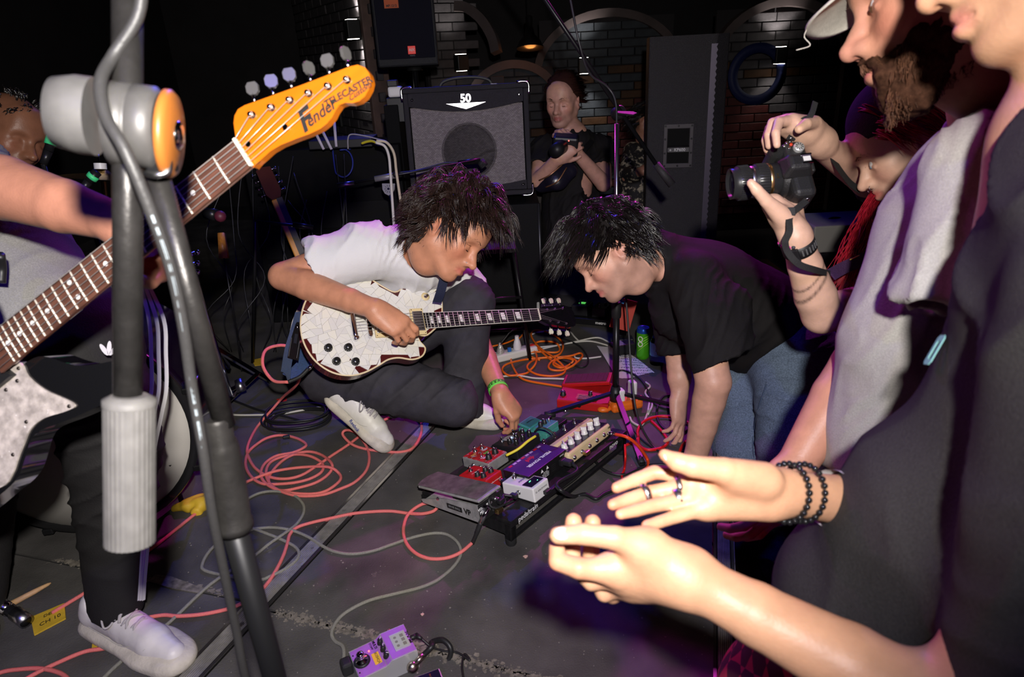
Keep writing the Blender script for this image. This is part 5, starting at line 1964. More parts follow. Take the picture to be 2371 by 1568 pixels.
def fretpos(n, L):
 return L * (1 - 2 ** (-n / 12))


ROSE = mat('rosewood', (.085, .034, .022), .45, noise=(18, .4), stretch=(1, 8, 8), bump=(160, .2))
FRETW = mat('fret_nickel', (.80, .74, .62), .3, .15)
STRINGM = mat('string_steel', (.50, .47, .44), .3, .5)
BONE = mat('nut_bone', (.80, .74, .58), .4)
PEARL = mat('inlay_pearl', (.72, .70, .66), .25, noise=(120, .2))
MAPLEG = mat('maple_amber_lacquer', (.46, .118, .004), .30, coat=.6, noise=(9, .10), stretch=(1, 6, 1))


def left_guitar():
 nut, p21 = P(560, 355, .88), P(8, 803, .97)
 M = frame(nut, nut - p21, idir(.06, -.12, 1))
 L = .648
 Mb = M @ TR(-.30, 0, 0)
 T = thing('electric_guitar', 'black guitar with amber headstock and white pearl pickguard', 'guitar', mx=M)
 fw_ = lambda x: .042 + (.056 - .042) * (-x / .46)
 fb = MB()
 xe = -.485
 fb.prism([(0.002, -.021), (xe, -fw_(xe) / 2), (xe, fw_(xe) / 2), (0.002, .021)], -.004, .0)
 fb.build('fingerboard', ROSE, T, bevel=.0008)
 nk = MB()
 for k in range(1):
  pr = []
  n = 10
  vs, fs = [], []
  for x in (0.012, -.1, -.2, -.3, xe + .02):
   w2 = fw_(x) / 2
   for i in range(n + 1):
    a = math.pi * i / n
    vs.append((x, w2 * math.cos(a), -.004 - .019 * math.sin(a)))
  for j in range(4):
   for i in range(n):
    q = j * (n + 1) + i
    fs.append((q, q + 1, q + n + 2, q + n + 1))
  nk.add(vs, fs, smooth=True)
 nk.build('neck', MAPLEG, T)
 for i in range(1, 22):
  x = -fretpos(i, L)
  w2 = fw_(x) / 2 - .0006
  MB().tube([(x, -w2, .0004), (x, 0, .0012), (x, w2, .0004)], .00135, 6).build('fret', FRETW, T)
 for n_, ys in ((3, [0]), (5, [0]), (7, [0]), (9, [0]), (12, [-.012, .012]), (15, [0]), (17, [0]), (19, [0]), (21, [0])):
  x = -(fretpos(n_, L) + fretpos(n_ - 1, L)) / 2
  for y in ys:
   MB().lathe([(.0036, 0), (.0036, .0007)], 16, mx=TR(x, y, -.0002)).build('inlay_dot', PEARL, T)
 MB().box((.0022, 0, .0005), (.0042, .0425, .0065)).build('nut', BONE, T, bevel=.0008)
 # headstock, flat and set slightly back
 H = M @ TR(0, 0, -.006)
 out = [(543, 301), (541, 285), (543, 268), (551, 253), (566, 244), (600, 232), (700, 196), (810, 154), (828, 150), (845, 156), (855, 170), (859, 188), (855, 205), (845, 223), (832, 234), (816, 239), (800, 238), (786, 243), (777, 256), (769, 272), (757, 286), (742, 298), (715, 311), (687, 321), (650, 336), (626, 350), (606, 368), (597, 376)]
 pts = [onp(x, y, H) for x, y in out]
 pts += [(.0, -.0215), (.0, .0215)]
 hs = MB()
 hs.prism(pts, -.013, 0, mx=TR(0, 0, -.006), smooth=True)
 HS = hs.build('headstock', MAPLEG, T, bevel=.0012)
 posts = [(585, 267), (630, 250), (673, 233), (716, 217), (761, 201), (805, 186)]
 btn = [(587, 207), (630, 190), (672, 175), (717, 160), (760, 143), (802, 126)]
 ang = [8, 20, 15, 70, 5, 75]
 pp_ = []
 for i, ((a, b), (c, d), tw) in enumerate(zip(posts, btn, ang)):
  x, y = onp(a, b, H)
  X, Y = onp(c, d, H, -.012)
  pp_.append((x, y))
  bu = MB().lathe([(.0052, 0), (.0052, .002), (.0040, .0026), (.0036, .0034)], 20, mx=TR(x, y, -.006)).build('tuner_bushing', CHROME, HS)
  MB().lathe([(.0031, 0), (.0031, .0075), (.0026, .0085), (.0006, .009)], 14, mx=TR(x, y, -.006)).build('tuner_post', CHROME, HS)
  d_ = V((X - x, Y - y, 0))
  u = d_.normalized()
  t_ = MB()
  ye = 9
  s0 = V((x, y, -.016)) + u * (d_.length * .45)
  s1 = V((x, y, -.016)) + u * (d_.length * .84)
  t_.rod(s0, s1, .0023, n=8)
  t_.build('tuner_shaft', CHROME, HS)
  bm_ = frame(V((X, Y, -.016)), u, V((0, 0, 1))) @ RX(tw)
  MB().prism([(-.008, -.004), (-.004, -.0078), (.004, -.0082), (.0085, -.005), (.0085, .005), (.004, .0082), (-.004, .0078), (-.008, .004)], -.0022, .0022, mx=bm_).build('tuner_button', mat('tuner_nickel', (.16, .155, .15), .3, .6), HS, bevel=.0012)
 # strings
 gauges = [.0006, .0005, .00042, .0003, .00024, .0002]
 for i, r_ in enumerate(gauges):
  y0 = .0175 - i * .0070
  y1 = .026 - i * .0104
  px, py = pp_[i]
  sp_ = [(px, py, -.0005), (.002, y0, .0042), (-.648, y1, .0075)]
  MB().tube(sp_, max(r_, .00042), 5).build('string', STRINGM, T)
  MB().tube([(px + .0034 * math.cos(a), py + .0034 * math.sin(a), -.001 + a * .0002) for a in [k * .5 for k in range(14)]], .0005, 4).build('string_wrap', STRINGM, HS)
 x, y = onp(667, 297, H)
 MB().lathe([(.0032, 0), (.0032, .003), (.0016, .0034), (.0016, .005), (.0036, .0055), (.0036, .0075)], 12, mx=TR(x, y, -.006)).build('string_tree', CHROME, HS)
 x, y = onp(578, 335, H)
 MB().lathe([(.0042, 0), (.0038, .003)], 12, mx=TR(x, y, -.0055)).build('truss_bullet', CHROME, HS)

 def htext(s, px, py, qx, qy, size, **kw):
  a, b = V((*onp(px, py, H), 0)), V((*onp(qx, qy, H), 0))
  m_ = frame(V((a.x, a.y, -.0057)), b - a, V((0, 0, 1)))
  return text(s, size, BLACKINK, m_, HS, 'headstock_lettering', **kw)
 htext('F', 705, 282, 760, 240, .038, shear=.25, bold=.0010, depth=.0001)
 htext('ender', 742, 262, 775, 237, .021, shear=.35, bold=.0004, depth=.0001, sx=.92)
 htext('TELECASTER', 806, 213, 850, 188, .0125, bold=.00035, depth=.0001, sx=.98)
 htext('Custom', 832, 213, 862, 192, .0105, shear=.5, bold=.0002, depth=.0001)
 # body and pickguard
 Bz = -.022
 body = [(40, 850), (62, 838), (88, 826), (116, 828), (150, 840), (186, 847), (230, 842), (262, 838), (277, 858), (270, 892), (245, 930), (205, 952), (149, 976), (92, 998), (70, 1022), (57, 1064), (40, 1107), (-5, 1150), (-120, 1230), (-330, 1290), (-520, 1220), (-600, 1050), (-520, 900), (-380, 800), (-260, 760), (-170, 700), (-110, 640), (-70, 690), (-60, 760), (-20, 830)]
 bp = [onp(x, y, M, Bz) for x, y in body]
 cpts = cr([(x, y, 0) for x, y in bp], 4, True)
 gb = mat('guitar_gloss_black', (.006, .006, .007), .06, coat=1)
 MB().prism([(p.x, p.y) for p in cpts], Bz - .040, Bz, smooth=True).build('body', gb, T, bevel=.005, seg=3)
 pg = [(0, 826), (47, 841), (63, 871), (99, 901), (143, 921), (168, 934), (171, 944), (146, 955), (109, 966), (83, 981), (66, 1000), (56, 1024), (43, 1055), (24, 1106), (-10, 1135), (-150, 1180), (-300, 1130), (-330, 1000), (-250, 900), (-120, 830)]
 pp2 = cr([(*onp(x, y, M, Bz + .003), 0) for x, y in pg], 3, True)
 pear = mat('pickguard_pearl', (.42, .37, .34), .22, noise=(70, .35), bump=(60, .1), wear_or_flecks=(90, .63, (.85, .80, .78)))
 PG = MB().prism([(p.x, p.y) for p in pp2], Bz, Bz + .003).build('pickguard', pear, T, bevel=.0006)
 for a, b in ((160, 941), (61, 977), (43, 853), (40, 882), (14, 903), (30, 1053), (38, 836)):
  x, y = onp(a, b, M, Bz + .003)
  MB().lathe([(.0030, 0), (.0024, .0014), (.0008, .0016)], 10, mx=TR(x, y, Bz + .003)).build('pickguard_screw', mat('screw_dark', (.06, .05, .045), .4, .8), PG)
 a = [onp(x, y, M, Bz + .004) for x, y in ((-40, 860), (5, 843), (38, 868), (-8, 905))]
 MB().prism(a, Bz + .003, Bz + .013).build('pickup', BLACK, T, bevel=.002)
 return T, M


LG, LG_M = left_guitar()


# ------------------------------------------------------------------ white mosaic guitar
def clip_poly(poly, n, d):
 """keep the side n.p < d"""
 out = []
 for i in range(len(poly)):
  a, b = poly[i], poly[(i + 1) % len(poly)]
  da, db = a[0] * n[0] + a[1] * n[1] - d, b[0] * n[0] + b[1] * n[1] - d
  if da <= 0:
   out.append(a)
  if da * db < 0:
   t = da / (da - db)
   out.append((a[0] + (b[0] - a[0]) * t, a[1] + (b[1] - a[1]) * t))
 return out


def area(p):
 return abs(sum(p[i][0] * p[(i + 1) % len(p)][1] - p[(i + 1) % len(p)][0] * p[i][1] for i in range(len(p)))) / 2


def inside(pt, poly):
 c = False
 j = len(poly) - 1
 for i in range(len(poly)):
  (xi, yi), (xj, yj) = poly[i], poly[j]
  if (yi > pt[1]) != (yj > pt[1]) and pt[0] < (xj - xi) * (pt[1] - yi) / (yj - yi) + xi:
   c = not c
  j = i
 return c


def mosaic_guitar():
 br, nt_ = P(853, 750, 2.15), P(1246, 729, 2.42)
 M = frame(br, nt_ - br, idir(-.1, -.30, 1))
 L = (nt_ - br).length
 T = thing('electric_guitar', 'single-cut guitar clad in white mosaic shards on a blue strap', 'guitar', mx=M)
 out = [(697, 765), (699, 725), (712, 690), (738, 665), (775, 645), (815, 636), (855, 645), (888, 664), (915, 676), (938, 664), (965, 654), (993, 656), (1013, 672), (1023, 696), (1024, 722), (1024, 742), (990, 775), (968, 775), (972, 790), (985, 806), (978, 824), (955, 832), (925, 828), (900, 832), (878, 845), (845, 862), (810, 869), (770, 862), (733, 838), (708, 803)]
 bp = [(p.x, p.y) for p in cr([(*onp(x, y, M, -.012), 0) for x, y in out], 4, True)]
 mar = mat('guitar_maroon', (.07, .008, .008), .25, coat=.6)
 MB().prism(bp, -.062, -.0135, smooth=True).build('body', mar, T, bevel=.004, seg=2)
 cx_, cy_ = sum(p[0] for p in bp) / len(bp), sum(p[1] for p in bp) / len(bp)
 MB().tube([(p[0], p[1], -.0145) for p in bp], .0032, 6, closed=True).build('binding', mat('binding_cream', (.72, .58, .36), .4), T)
 # shards: random splits of a sheet
 g_ = np.random.default_rng(17)
 xs, ys = [p[0] for p in bp], [p[1] for p in bp]
 polys = [[(min(xs), min(ys)), (max(xs), min(ys)), (max(xs), max(ys)), (min(xs), max(ys))]]
 for it in range(330):
  i = max(range(len(polys)), key=lambda k: area(polys[k]) * (.6 + .4 * g_.uniform()))
  p = polys.pop(i)
  c = (sum(q[0] for q in p) / len(p) + g_.normal() * .006, sum(q[1] for q in p) / len(p) + g_.normal() * .006)
  ex = max(range(len(p)), key=lambda k: (p[k][0] - p[k - 1][0]) ** 2 + (p[k][1] - p[k - 1][1]) ** 2)
  d = (p[ex][0] - p[ex - 1][0], p[ex][1] - p[ex - 1][1])
  a = math.atan2(d[1], d[0]) + g_.normal() * .45
  n = (math.cos(a), math.sin(a))
  dd = n[0] * c[0] + n[1] * c[1]
  for s in (1, -1):
   q = clip_poly(p, (n[0] * s, n[1] * s), dd * s)
   if len(q) >= 3 and area(q) > 1e-6:
    polys.append(q)
 shard = [mat('shard_white_a', (.74, .72, .66), .3), mat('shard_white_b', (.68, .66, .62), .32), mat('shard_white_c', (.76, .73, .64), .28)]
 k = 0
 for p in polys:
  c = (sum(q[0] for q in p) / len(p), sum(q[1] for q in p) / len(p))
  if not inside(c, bp):
   continue
  q2, bad = [], 0
  for q in p:
   e = V((q[0] - c[0], q[1] - c[1]))
   f_ = 1.0 - .0004 / max(e.length, .002)
   while f_ > .1 and not inside((c[0] + e.x * f_, c[1] + e.y * f_), bp):
    f_ -= .08
    bad += 1
   q2.append((c[0] + e.x * f_, c[1] + e.y * f_))
  if area(q2) < 2e-5 or (bad > 4 and g_.uniform() < .35):
   continue
  z = .0006 * g_.uniform()
  MB().prism(q2, -.0135, -.0112 + z).build('shard', shard[k % 3], T)
  k += 1
 # neck
 fw_ = lambda t: .043 + (.057 - .043) * (1 - t / L)
 x0 = .185
 MB().prism([(x0, -fw_(x0) / 2), (L, -.0215), (L, .0215), (x0, fw_(x0) / 2)], -.002, .004).build('fingerboard', mat('ebony', (.012, .010, .012), .3, coat=.3), T)
 nk = MB()
 vs, fs, n = [], [], 8
 for x in (x0, L * .5, L * .8, L + .02):
  for i in range(n + 1):
   a = math.pi * i / n
   vs.append((x, fw_(min(x, L)) / 2 * math.cos(a), -.002 - .018 * math.sin(a)))
 for j in range(3):
  for i in range(n):
   q = j * (n + 1) + i
   fs.append((q, q + 1, q + n + 2, q + n + 1))
 nk.add(vs, fs, smooth=True)
 nk.build('neck', mar, T)
 for s in (-1, 1):
  MB().prism([(x0, s * fw_(x0) / 2), (L, s * .0215), (L, s * .0228), (x0, s * (fw_(x0) / 2 + .0013))], -.002, .0042).build('neck_binding', mat('binding_white', (.75, .72, .66), .4), T)
 for i in range(1, 22):
  x = L - fretpos(i, .628) * L / .628
  if x < x0 + .003:
   continue
  MB().rod((x, -fw_(x) / 2, .0042), (x, fw_(x) / 2, .0042), .0011, n=5).build('fret', FRETW, T)
 for i in (3, 5, 7, 9, 12, 15, 17, 19, 21):
  x = L - (fretpos(i, .628) + fretpos(i - 1, .628)) / 2 * L / .628
  dxx = (fretpos(i, .628) - fretpos(i - 1, .628)) * .32
  if x < x0 + .004:
   continue
  MB().prism([(x - dxx * .72, -.0125), (x + dxx, -.0135), (x + dxx * .7, .0135), (x - dxx, .0125)], .0038, .0046).build('inlay', PEARL, T)
 MB().box((L + .002, 0, .004), (.005, .043, .008)).build('nut', BONE, T, bevel=.001)
 Hm = TR(L + .004, 0, -.002) @ RY(12)
 hs = MB().prism([(0, -.0215), (.03, -.034), (.13, -.045), (.165, -.036), (.175, -.012), (.168, 0), (.175, .012), (.165, .036), (.13, .045), (.03, .034), (0, .0215)], -.014, .0, mx=Hm).build('headstock', mat('guitar_gloss_black', (0, 0, 0)), T, bevel=.0015)
 keym = mat('tuner_key_ivory', (.72, .70, .52), .3, coat=.4)
 for i in range(3):
  for s in (1, -1):
   x = .045 + i * .038
   y = s * (.022 + i * .004)
   MB().lathe([(.005, 0), (.005, .002), (.003, .003), (.003, .008), (.0024, .009)], 12, mx=Hm @ TR(x, y, 0)).build('tuner_post', CHROME, hs)
   MB(Hm).rod((x, s * (.036 + i * .004), -.008), (x, s * (.052 + i * .003), -.008), .0022, n=6).build('tuner_shaft', CHROME, hs)
   MB().prism([(-.005, 0), (.005, 0), (.0085, .012), (.006, .019), (-.006, .019), (-.0085, .012)], -.0035, .0035, mx=Hm @ TR(x, s * (.050 + i * .003), -.008) @ (RX(0) if s > 0 else RX(180)) @ RY(25 if i == 0 else 8)).build('tuner_key', keym, hs, bevel=.002)
 for i in range(6):
  y0, y1 = .0175 - i * .007, .026 - i * .0104
  j = i if i < 3 else 5 - i
  s = 1 if i < 3 else -1
  e = Hm @ V((.045 + j * .038, s * (.022 + j * .004), .006))
  MB().tube([tuple(e), (L + .002, y0, .0085), (.0, y1, .013), (-.045, y1 * .95, .004)], .0006 if i < 3 else .0005, 5).build('string', STRINGM, T)
 # hardware
 def loc(a, b, z=-.011):
  return onp(a, b, M, z)
 for a, b in ((760, 806), (806, 805), (779, 837), (823, 838)):
  x, y = loc(a, b)
  kb = MB().lathe([(.0135, 0), (.0130, .004), (.0105, .006), (.0098, .015), (.0085, .0165), (.0005, .0168)], 24, mx=TR(x, y, -.0115)).build('knob', mat('knob_black', (.012, .012, .012), .25), T)
  for q in range(11):
   an = q * .52 + .5
   MB().box((0, 0, 0), (.0022, .0006, .0005), mx=TR(x, y, -.0065) @ RZ(math.degrees(an)) @ TR(.0116, 0, 0) @ RY(22)).build('knob_mark', WHITEINK, kb)
 b1 = MB()
 b1.box((0, 0, .006), (.013, .082, .012))
 b1.build('bridge', CHROME, T, bevel=.002)
 for s in (-1, 1):
  MB().lathe([(.006, -.012), (.006, .010), (.004, .012)], 12, mx=TR(0, s * .041, 0)).build('bridge_post', CHROME, T)
 MB().tube([(-.045, -.05, .002), (-.047, -.03, .003), (-.047, .03, .003), (-.045, .05, .002)], .0085, 12).build('tailpiece', CHROME, T)
 for s in (-1, 1):
  MB().lathe([(.0085, -.012), (.0085, .008), (.006, .011), (.002, .011)], 14, mx=TR(-.045, s * .045, 0)).build('stud', CHROME, T)
 crm = mat('pickup_ring_cream', (.74, .58, .30), .4)
 for x in (.040, .165):
  MB().box((x, 0, -.006), (.044, .092, .012)).build('pickup_ring', crm, T, bevel=.002)
  MB().box((x, 0, .0015), (.034, .068, .008)).build('pickup', STEEL, T, bevel=.002)
  for q in range(6):
   MB().lathe([(.0022, 0), (.0018, .001)], 8, mx=TR(x + .009, .026 - q * .0104, .0055)).build('pole_piece', mat('screw_dark', (.06, .05, .045), .4), T)
  for sx in (-1, 1):
   for sy in (-1, 1):
    MB().lathe([(.0018, 0), (.0014, .001)], 8, mx=TR(x + sx * .0175, sy * .041, 0)).build('ring_screw', mat('screw_dark', (.06, .05, .045), .4), T)
 x, y = loc(985, 687)
 sw = MB().lathe([(.0145, 0), (.0145, .001), (.006, .0012)], 24, mx=TR(x, y, -.0112)).build('switch_washer', crm, T)
 MB().lathe([(.0065, 0), (.0060, .005), (.0022, .006), (.0022, .014)], 14, mx=TR(x, y, -.0105)).build('switch_nut', CHROME, sw)
 MB().ball((x + .001, y - .003, .006), .0045, 10).build('switch_tip', mat('switch_tip', (.05, .03, .02), .3), sw)
 return T, M


MG, MG_M = mosaic_guitar()


def strap():
 t = thing('guitar_strap', 'navy blue woven guitar strap with black leather end', 'strap', P(700, 760, 2.2))
 nav = mat('strap_navy_weave', (.020, .055, .16), .6, bump=(420, .6), noise=(160, .35), stretch=(1, 1, 4), sheen=.2)
 nz = idir(-.55, -.1, .8)
 m1 = MB()
 m1.ribbon(cr([P(695, 722, 2.27), P(684, 760, 2.25), P(672, 800, 2.22), P(665, 838, 2.20), P(662, 865, 2.19), P(668, 874, 2.22)], 6), nz, .048, .002)
 m1.ribbon(cr([P(668, 874, 2.22), P(690, 858, 2.26), P(704, 840, 2.28), P(712, 800, 2.3)], 6), idir(0, -.3, .9), .048, .002)
 m1.build('webbing', nav, t, local=False)
 lm = mat('strap_leather_black', (.012, .011, .011), .4, bump=(160, .3))
 fm = frame(P(691, 752, 2.17), idir(-.16, .98, .0), nz)
 MB(fm).prism([(-.008, -.008), (.0, -.013), (.05, -.024), (.11, -.026), (.112, .026), (.05, .024), (.0, .013), (-.008, .008)], -.0015, .0015).build('leather_end', lm, t, local=False, bevel=.0006)
 MB(fm).lathe([(.006, 0), (.006, .004), (.004, .006)], 14, mx=fm @ TR(.008, 0, .001)).build('strap_button', CHROME, t, local=False)
 for y in (-.021, .021):
  MB(fm).box((.075, y * .98, .0018), (.06, .0008, .0006)).build('stitching', mat('stitch_grey', (.22, .22, .22), .8), t, local=False)
 MB(fm).box((.045, 0, .0018), (.030, .014, .0005)).build('leather_stamp', mat('stamp_dark', (.03, .03, .04), .5), t, local=False)
 sm = MB()
 sm.ribbon(cr([P(1040, 598, 2.12), P(1036, 615, 2.13), P(1027, 650, 2.15), P(1019, 680, 2.17), P(1012, 700, 2.19)], 6), idir(.4, .1, .9), .030, .002)
 sm.build('shoulder_webbing', mat('strap_navy_dark', (.012, .016, .045), .6, bump=(420, .5)), t, local=False)


strap()


# ------------------------------------------------------------------ microphone stands
TUBEG = mat('stand_tube_grey', (.032, .030, .029), .38, .55, noise=(40, .25), bump=(120, .15))
GRIPG = mat('stand_grip_grey', (.115, .11, .106), .6, noise=(60, .15))


def near_stand():
 t = thing('microphone_stand', 'grey boom microphone stand standing close to the camera', 'stand', F(760, 1960))
 top, clu, bot = P(295, -120, .60), P(296, 290, .62), P(296, 960, .66)
 MB().rod(top, bot, .0128, n=24).build('boom_tube', TUBEG, t, local=False)
 ga, gb = P(300, 925, .655), P(301, 1262, .68)
 ax = (gb - ga)
 L = ax.length
 gm = frame(ga, ax, idir(0, 0, 1)) @ RY(90)
 n = 30
 prof = []
 cw = MB()
 pts = []
 for k in range(2 * n):
  a = math.pi * k / n
  r_ = .0222 if k % 2 else .0232
  pts.append((r_ * math.cos(a), r_ * math.sin(a)))
 cw.prism(pts, .004, L - .003, mx=gm)
 cw.build('counterweight', GRIPG, t, local=False, bevel=.0012, seg=2)
 MB().lathe([(.016, -.004), (.0235, .0), (.0235, .006)], 28, mx=gm).build('counterweight_collar', GRIPG, t, local=False)
 # clutch: barrel with discs either side, axis roughly across the view
 cx_ = idir(.95, .06, -.22)
 C = frame(clu, cx_, V((0, 0, 1)))
 cm = C @ RY(90)
 PLAS = mat('clutch_plastic', (.075, .072, .070), .45, .2, noise=(60, .12))
 MB().lathe([(.020, -.040), (.030, -.038), (.034, -.020), (.034, -.006)], 36, mx=C @ TR(-.020, 0, .004) @ RY(90) @ TR(0, 0, .0)).build('clutch_knob', mat('clutch_knob_grey', (.085, .082, .08), .5, noise=(60, .1)), t, local=False)
 MB().lathe([(.030, -.020), (.037, -.018), (.037, -.001), (.035, .0), (.037, .001), (.037, .018), (.032, .022)], 36, mx=C @ TR(.006, 0, 0) @ RY(90)).build('clutch_barrel', PLAS, t, local=False)
 MB().lathe([(.036, .0), (.040, .002), (.040, .006), (.036, .010), (.012, .012)], 36, mx=C @ TR(.030, 0, -.004) @ RY(90)).build('clutch_disc', mat('clutch_disc_amber', (.30, .10, .018), .4), t, local=False)
 MB().lathe([(.013, .010), (.013, .0135), (.009, .016), (.001, .0165)], 24, mx=C @ TR(.030, 0, -.004) @ RY(90)).build('clutch_bolt', CHROME, t, local=False)
 # upright
 u0, u1 = P(362, 392, .635), P(520, 985, .74)
 MB().rod(u0, u1, .0105, .0115, n=20).build('upper_tube', TUBEG, t, local=False)
 MB().box((0, 0, 0), (.024, .022, .022), mx=frame(P(372, 372, .63), (u1 - u0), idir(0, 0, 1))).build('swivel_block', BLKMET, t, local=False, bevel=.003)
 MB().tube(cr([P(338, 402, .62), P(360, 406, .615), P(388, 398, .618), P(392, 372, .622), P(386, 358, .625)], 5), .003, 8).build('wire_clip', STEEL, t, local=False)
 k0, k1 = P(503, 985, .737), P(540, 1205, .785)
 ax = (k1 - k0)
 gm = frame(k0, ax, idir(0, 0, 1)) @ RY(90)
 L = ax.length
 MB().lathe([(.0135, -.01), (.0155, -.006), (.0155, .018), (.0175, .022), (.019, .030), (.0205, L * .55), (.020, L), (.0215, L + .002), (.0215, L + .010), (.015, L + .012)], 30, mx=gm).build('height_clutch', TUBEG, t, local=False)
 ft = F(742, 1960)
 MB().rod(P(536, 1200, .785), ft, .0150, .0155, n=20).build('lower_tube', BLKMET, t, local=False)
 MB().lathe([(.13, 0), (.13, .012), (.10, .02), (.02, .03)], 40, mx=TR(ft.x, ft.y, 0)).build('round_base', BLKMET, t, local=False)
 # cable with printed marks wound down the stand
 c = thing('microphone_cable', 'black microphone cable wound down the close boom stand', 'cable', P(330, 0, .6))
 pts = [P(333, -60, .595), P(318, 40, .60), P(262, 130, .60), P(233, 190, .585), P(245, 270, .575), P(290, 350, .572), P(345, 480, .59), P(395, 620, .62), P(425, 760, .65), P(445, 900, .68), P(470, 1040, .70), P(490, 1180, .735), P(520, 1330, .79), P(545, 1450, .84), P(590, 1640, .93), F(700, 1900, .02)]
 q = cr(pts, 10)
 MB().tube(q, .0054, 10).build('sheath', mat('cable_black_matt', (.03, .029, .029), .5, bump=(200, .15)), c, local=False)
 pr = mat('cable_print', (.28, .33, .36), .6)
 for i in range(62, len(q) - 12, 1):
  if i % 6 in (0, 1, 2, 4):
   d = (CAM - q[i]).normalized()
   tdir = (q[i + 1] - q[i]).normalized()
   MB().box((0, 0, 0), (.007, .0022, .0004), mx=frame(q[i] + d * .0054 + tdir.cross(d) * .0002, tdir, d)).build('cable_print', pr, c, local=False)


near_stand()


def far_stand():
 ft = F(1425, 948)
 t = thing('microphone_stand', 'slim boom microphone stand with blue tape rising beside the bending man', 'stand', (ft.x, ft.y, 0))
 z1 = P(1427, 640, 2.55).z
 zc = P(1432, 262, 2.62).z
 tl = V((-.004, .012, 0))
 MB().rod((0, 0, .05), (0, 0, z1 - .10), .0125, n=16).build('lower_tube', BLKMET, t)
 MB().lathe([(.016, 0), (.018, .01), (.018, .05), (.014, .06)], 20, mx=TR(0, 0, z1 - .12)).build('height_clutch', BLACK, t)
 MB().rod((0, 0, z1 - .10), (-.002, .02, zc), .0075, n=12).build('upper_tube', STEEL, t)
 MB().tube([(0, 0, .04), (0, 0, .065), (0, 0, .10)], [.022, .024, .016], 18).build('leg_hub', BLACK, t)
 for a, b in ((1262, 968), (1575, 950), (1487, 1082)):
  e = F(a, b)
  s = V((0, 0, .075))
  d = V((e.x - ft.x, e.y - ft.y, .014))
  MB().ribbon([s, d], V((0, 0, 1)), .018, .010).build('leg', BLKMET, t)
  MB().rod(d - d.normalized() * .04, d, .012, n=10).build('leg_tip', RUBBER, t)
 tp = P(1427, 693, 2.54)
 MB().tube([tp - V((0, 0, .012)), tp + V((0, 0, .012))], .0145, 16, cap=False).build('tape', mat('tape_blue', (.03, .28, .75), .6), t, local=False)
 MB().prism([(0, -.008), (.03, -.012), (.034, -.002), (.02, .002), (.03, .010), (0, .010)], 0, .001, mx=frame(tp, idir(1, .2, 0), idir(0, .2, 1))).build('tape_tag', mat('tape_blue', (0, 0, 0)), t, local=False)
 c0 = P(1432, 262, 2.62)
 MB().lathe([(.022, -.02), (.026, -.016), (.026, .016), (.022, .02)], 20, mx=frame(c0, idir(.4, 0, 1), V((0, 0, 1))) @ RY(90)).build('boom_clutch', BLACK, t, local=False)
 MB().prism([(-.03, -.006), (.03, -.012), (.045, 0), (.03, .008), (-.03, .006)], -.004, .004, mx=frame(P(1447, 262, 2.58), idir(1, .05, 0), idir(0, -.6, .8))).build('wing_knob', BLACK, t, local=False, bevel=.002)
 b0, b1 = P(1060, -300, 2.30), P(1520, 382, 2.68)
 MB().rod(b0, b1, .0085, n=12).build('boom_tube', BLKMET, t, local=False)
 MB().rod(P(1519, 380, 2.68), P(1556, 428, 2.70), .015, .0165, n=16).build('counterweight', mat('weight_black', (.03, .028, .03), .6, bump=(300, .4)), t, local=False)
 c = thing('microphone_cable', 'black cable clipped along the boom of the slim stand', 'cable', c0)
 MB().tube(cr([P(1180, -330, 2.3), P(1290, -120, 2.38), P(1340, 95, 2.45), P(1365, 170, 2.52), P(1405, 200, 2.56), P(1425, 235, 2.57), P(1428, 300, 2.58), P(1429, 420, 2.58), P(1436, 520, 2.55), P(1445, 640, 2.52), P(1455, 760, 2.5), P(1462, 860, 2.48), P(1475, 960, 2.45), F(1510, 1030, .006), F(1560, 1065, .006), F(1605, 1050, .006)], 8), .004, 8).build('sheath', mat('cable_black_gloss', (.03, .03, .032), .35), c, local=False)


far_stand()


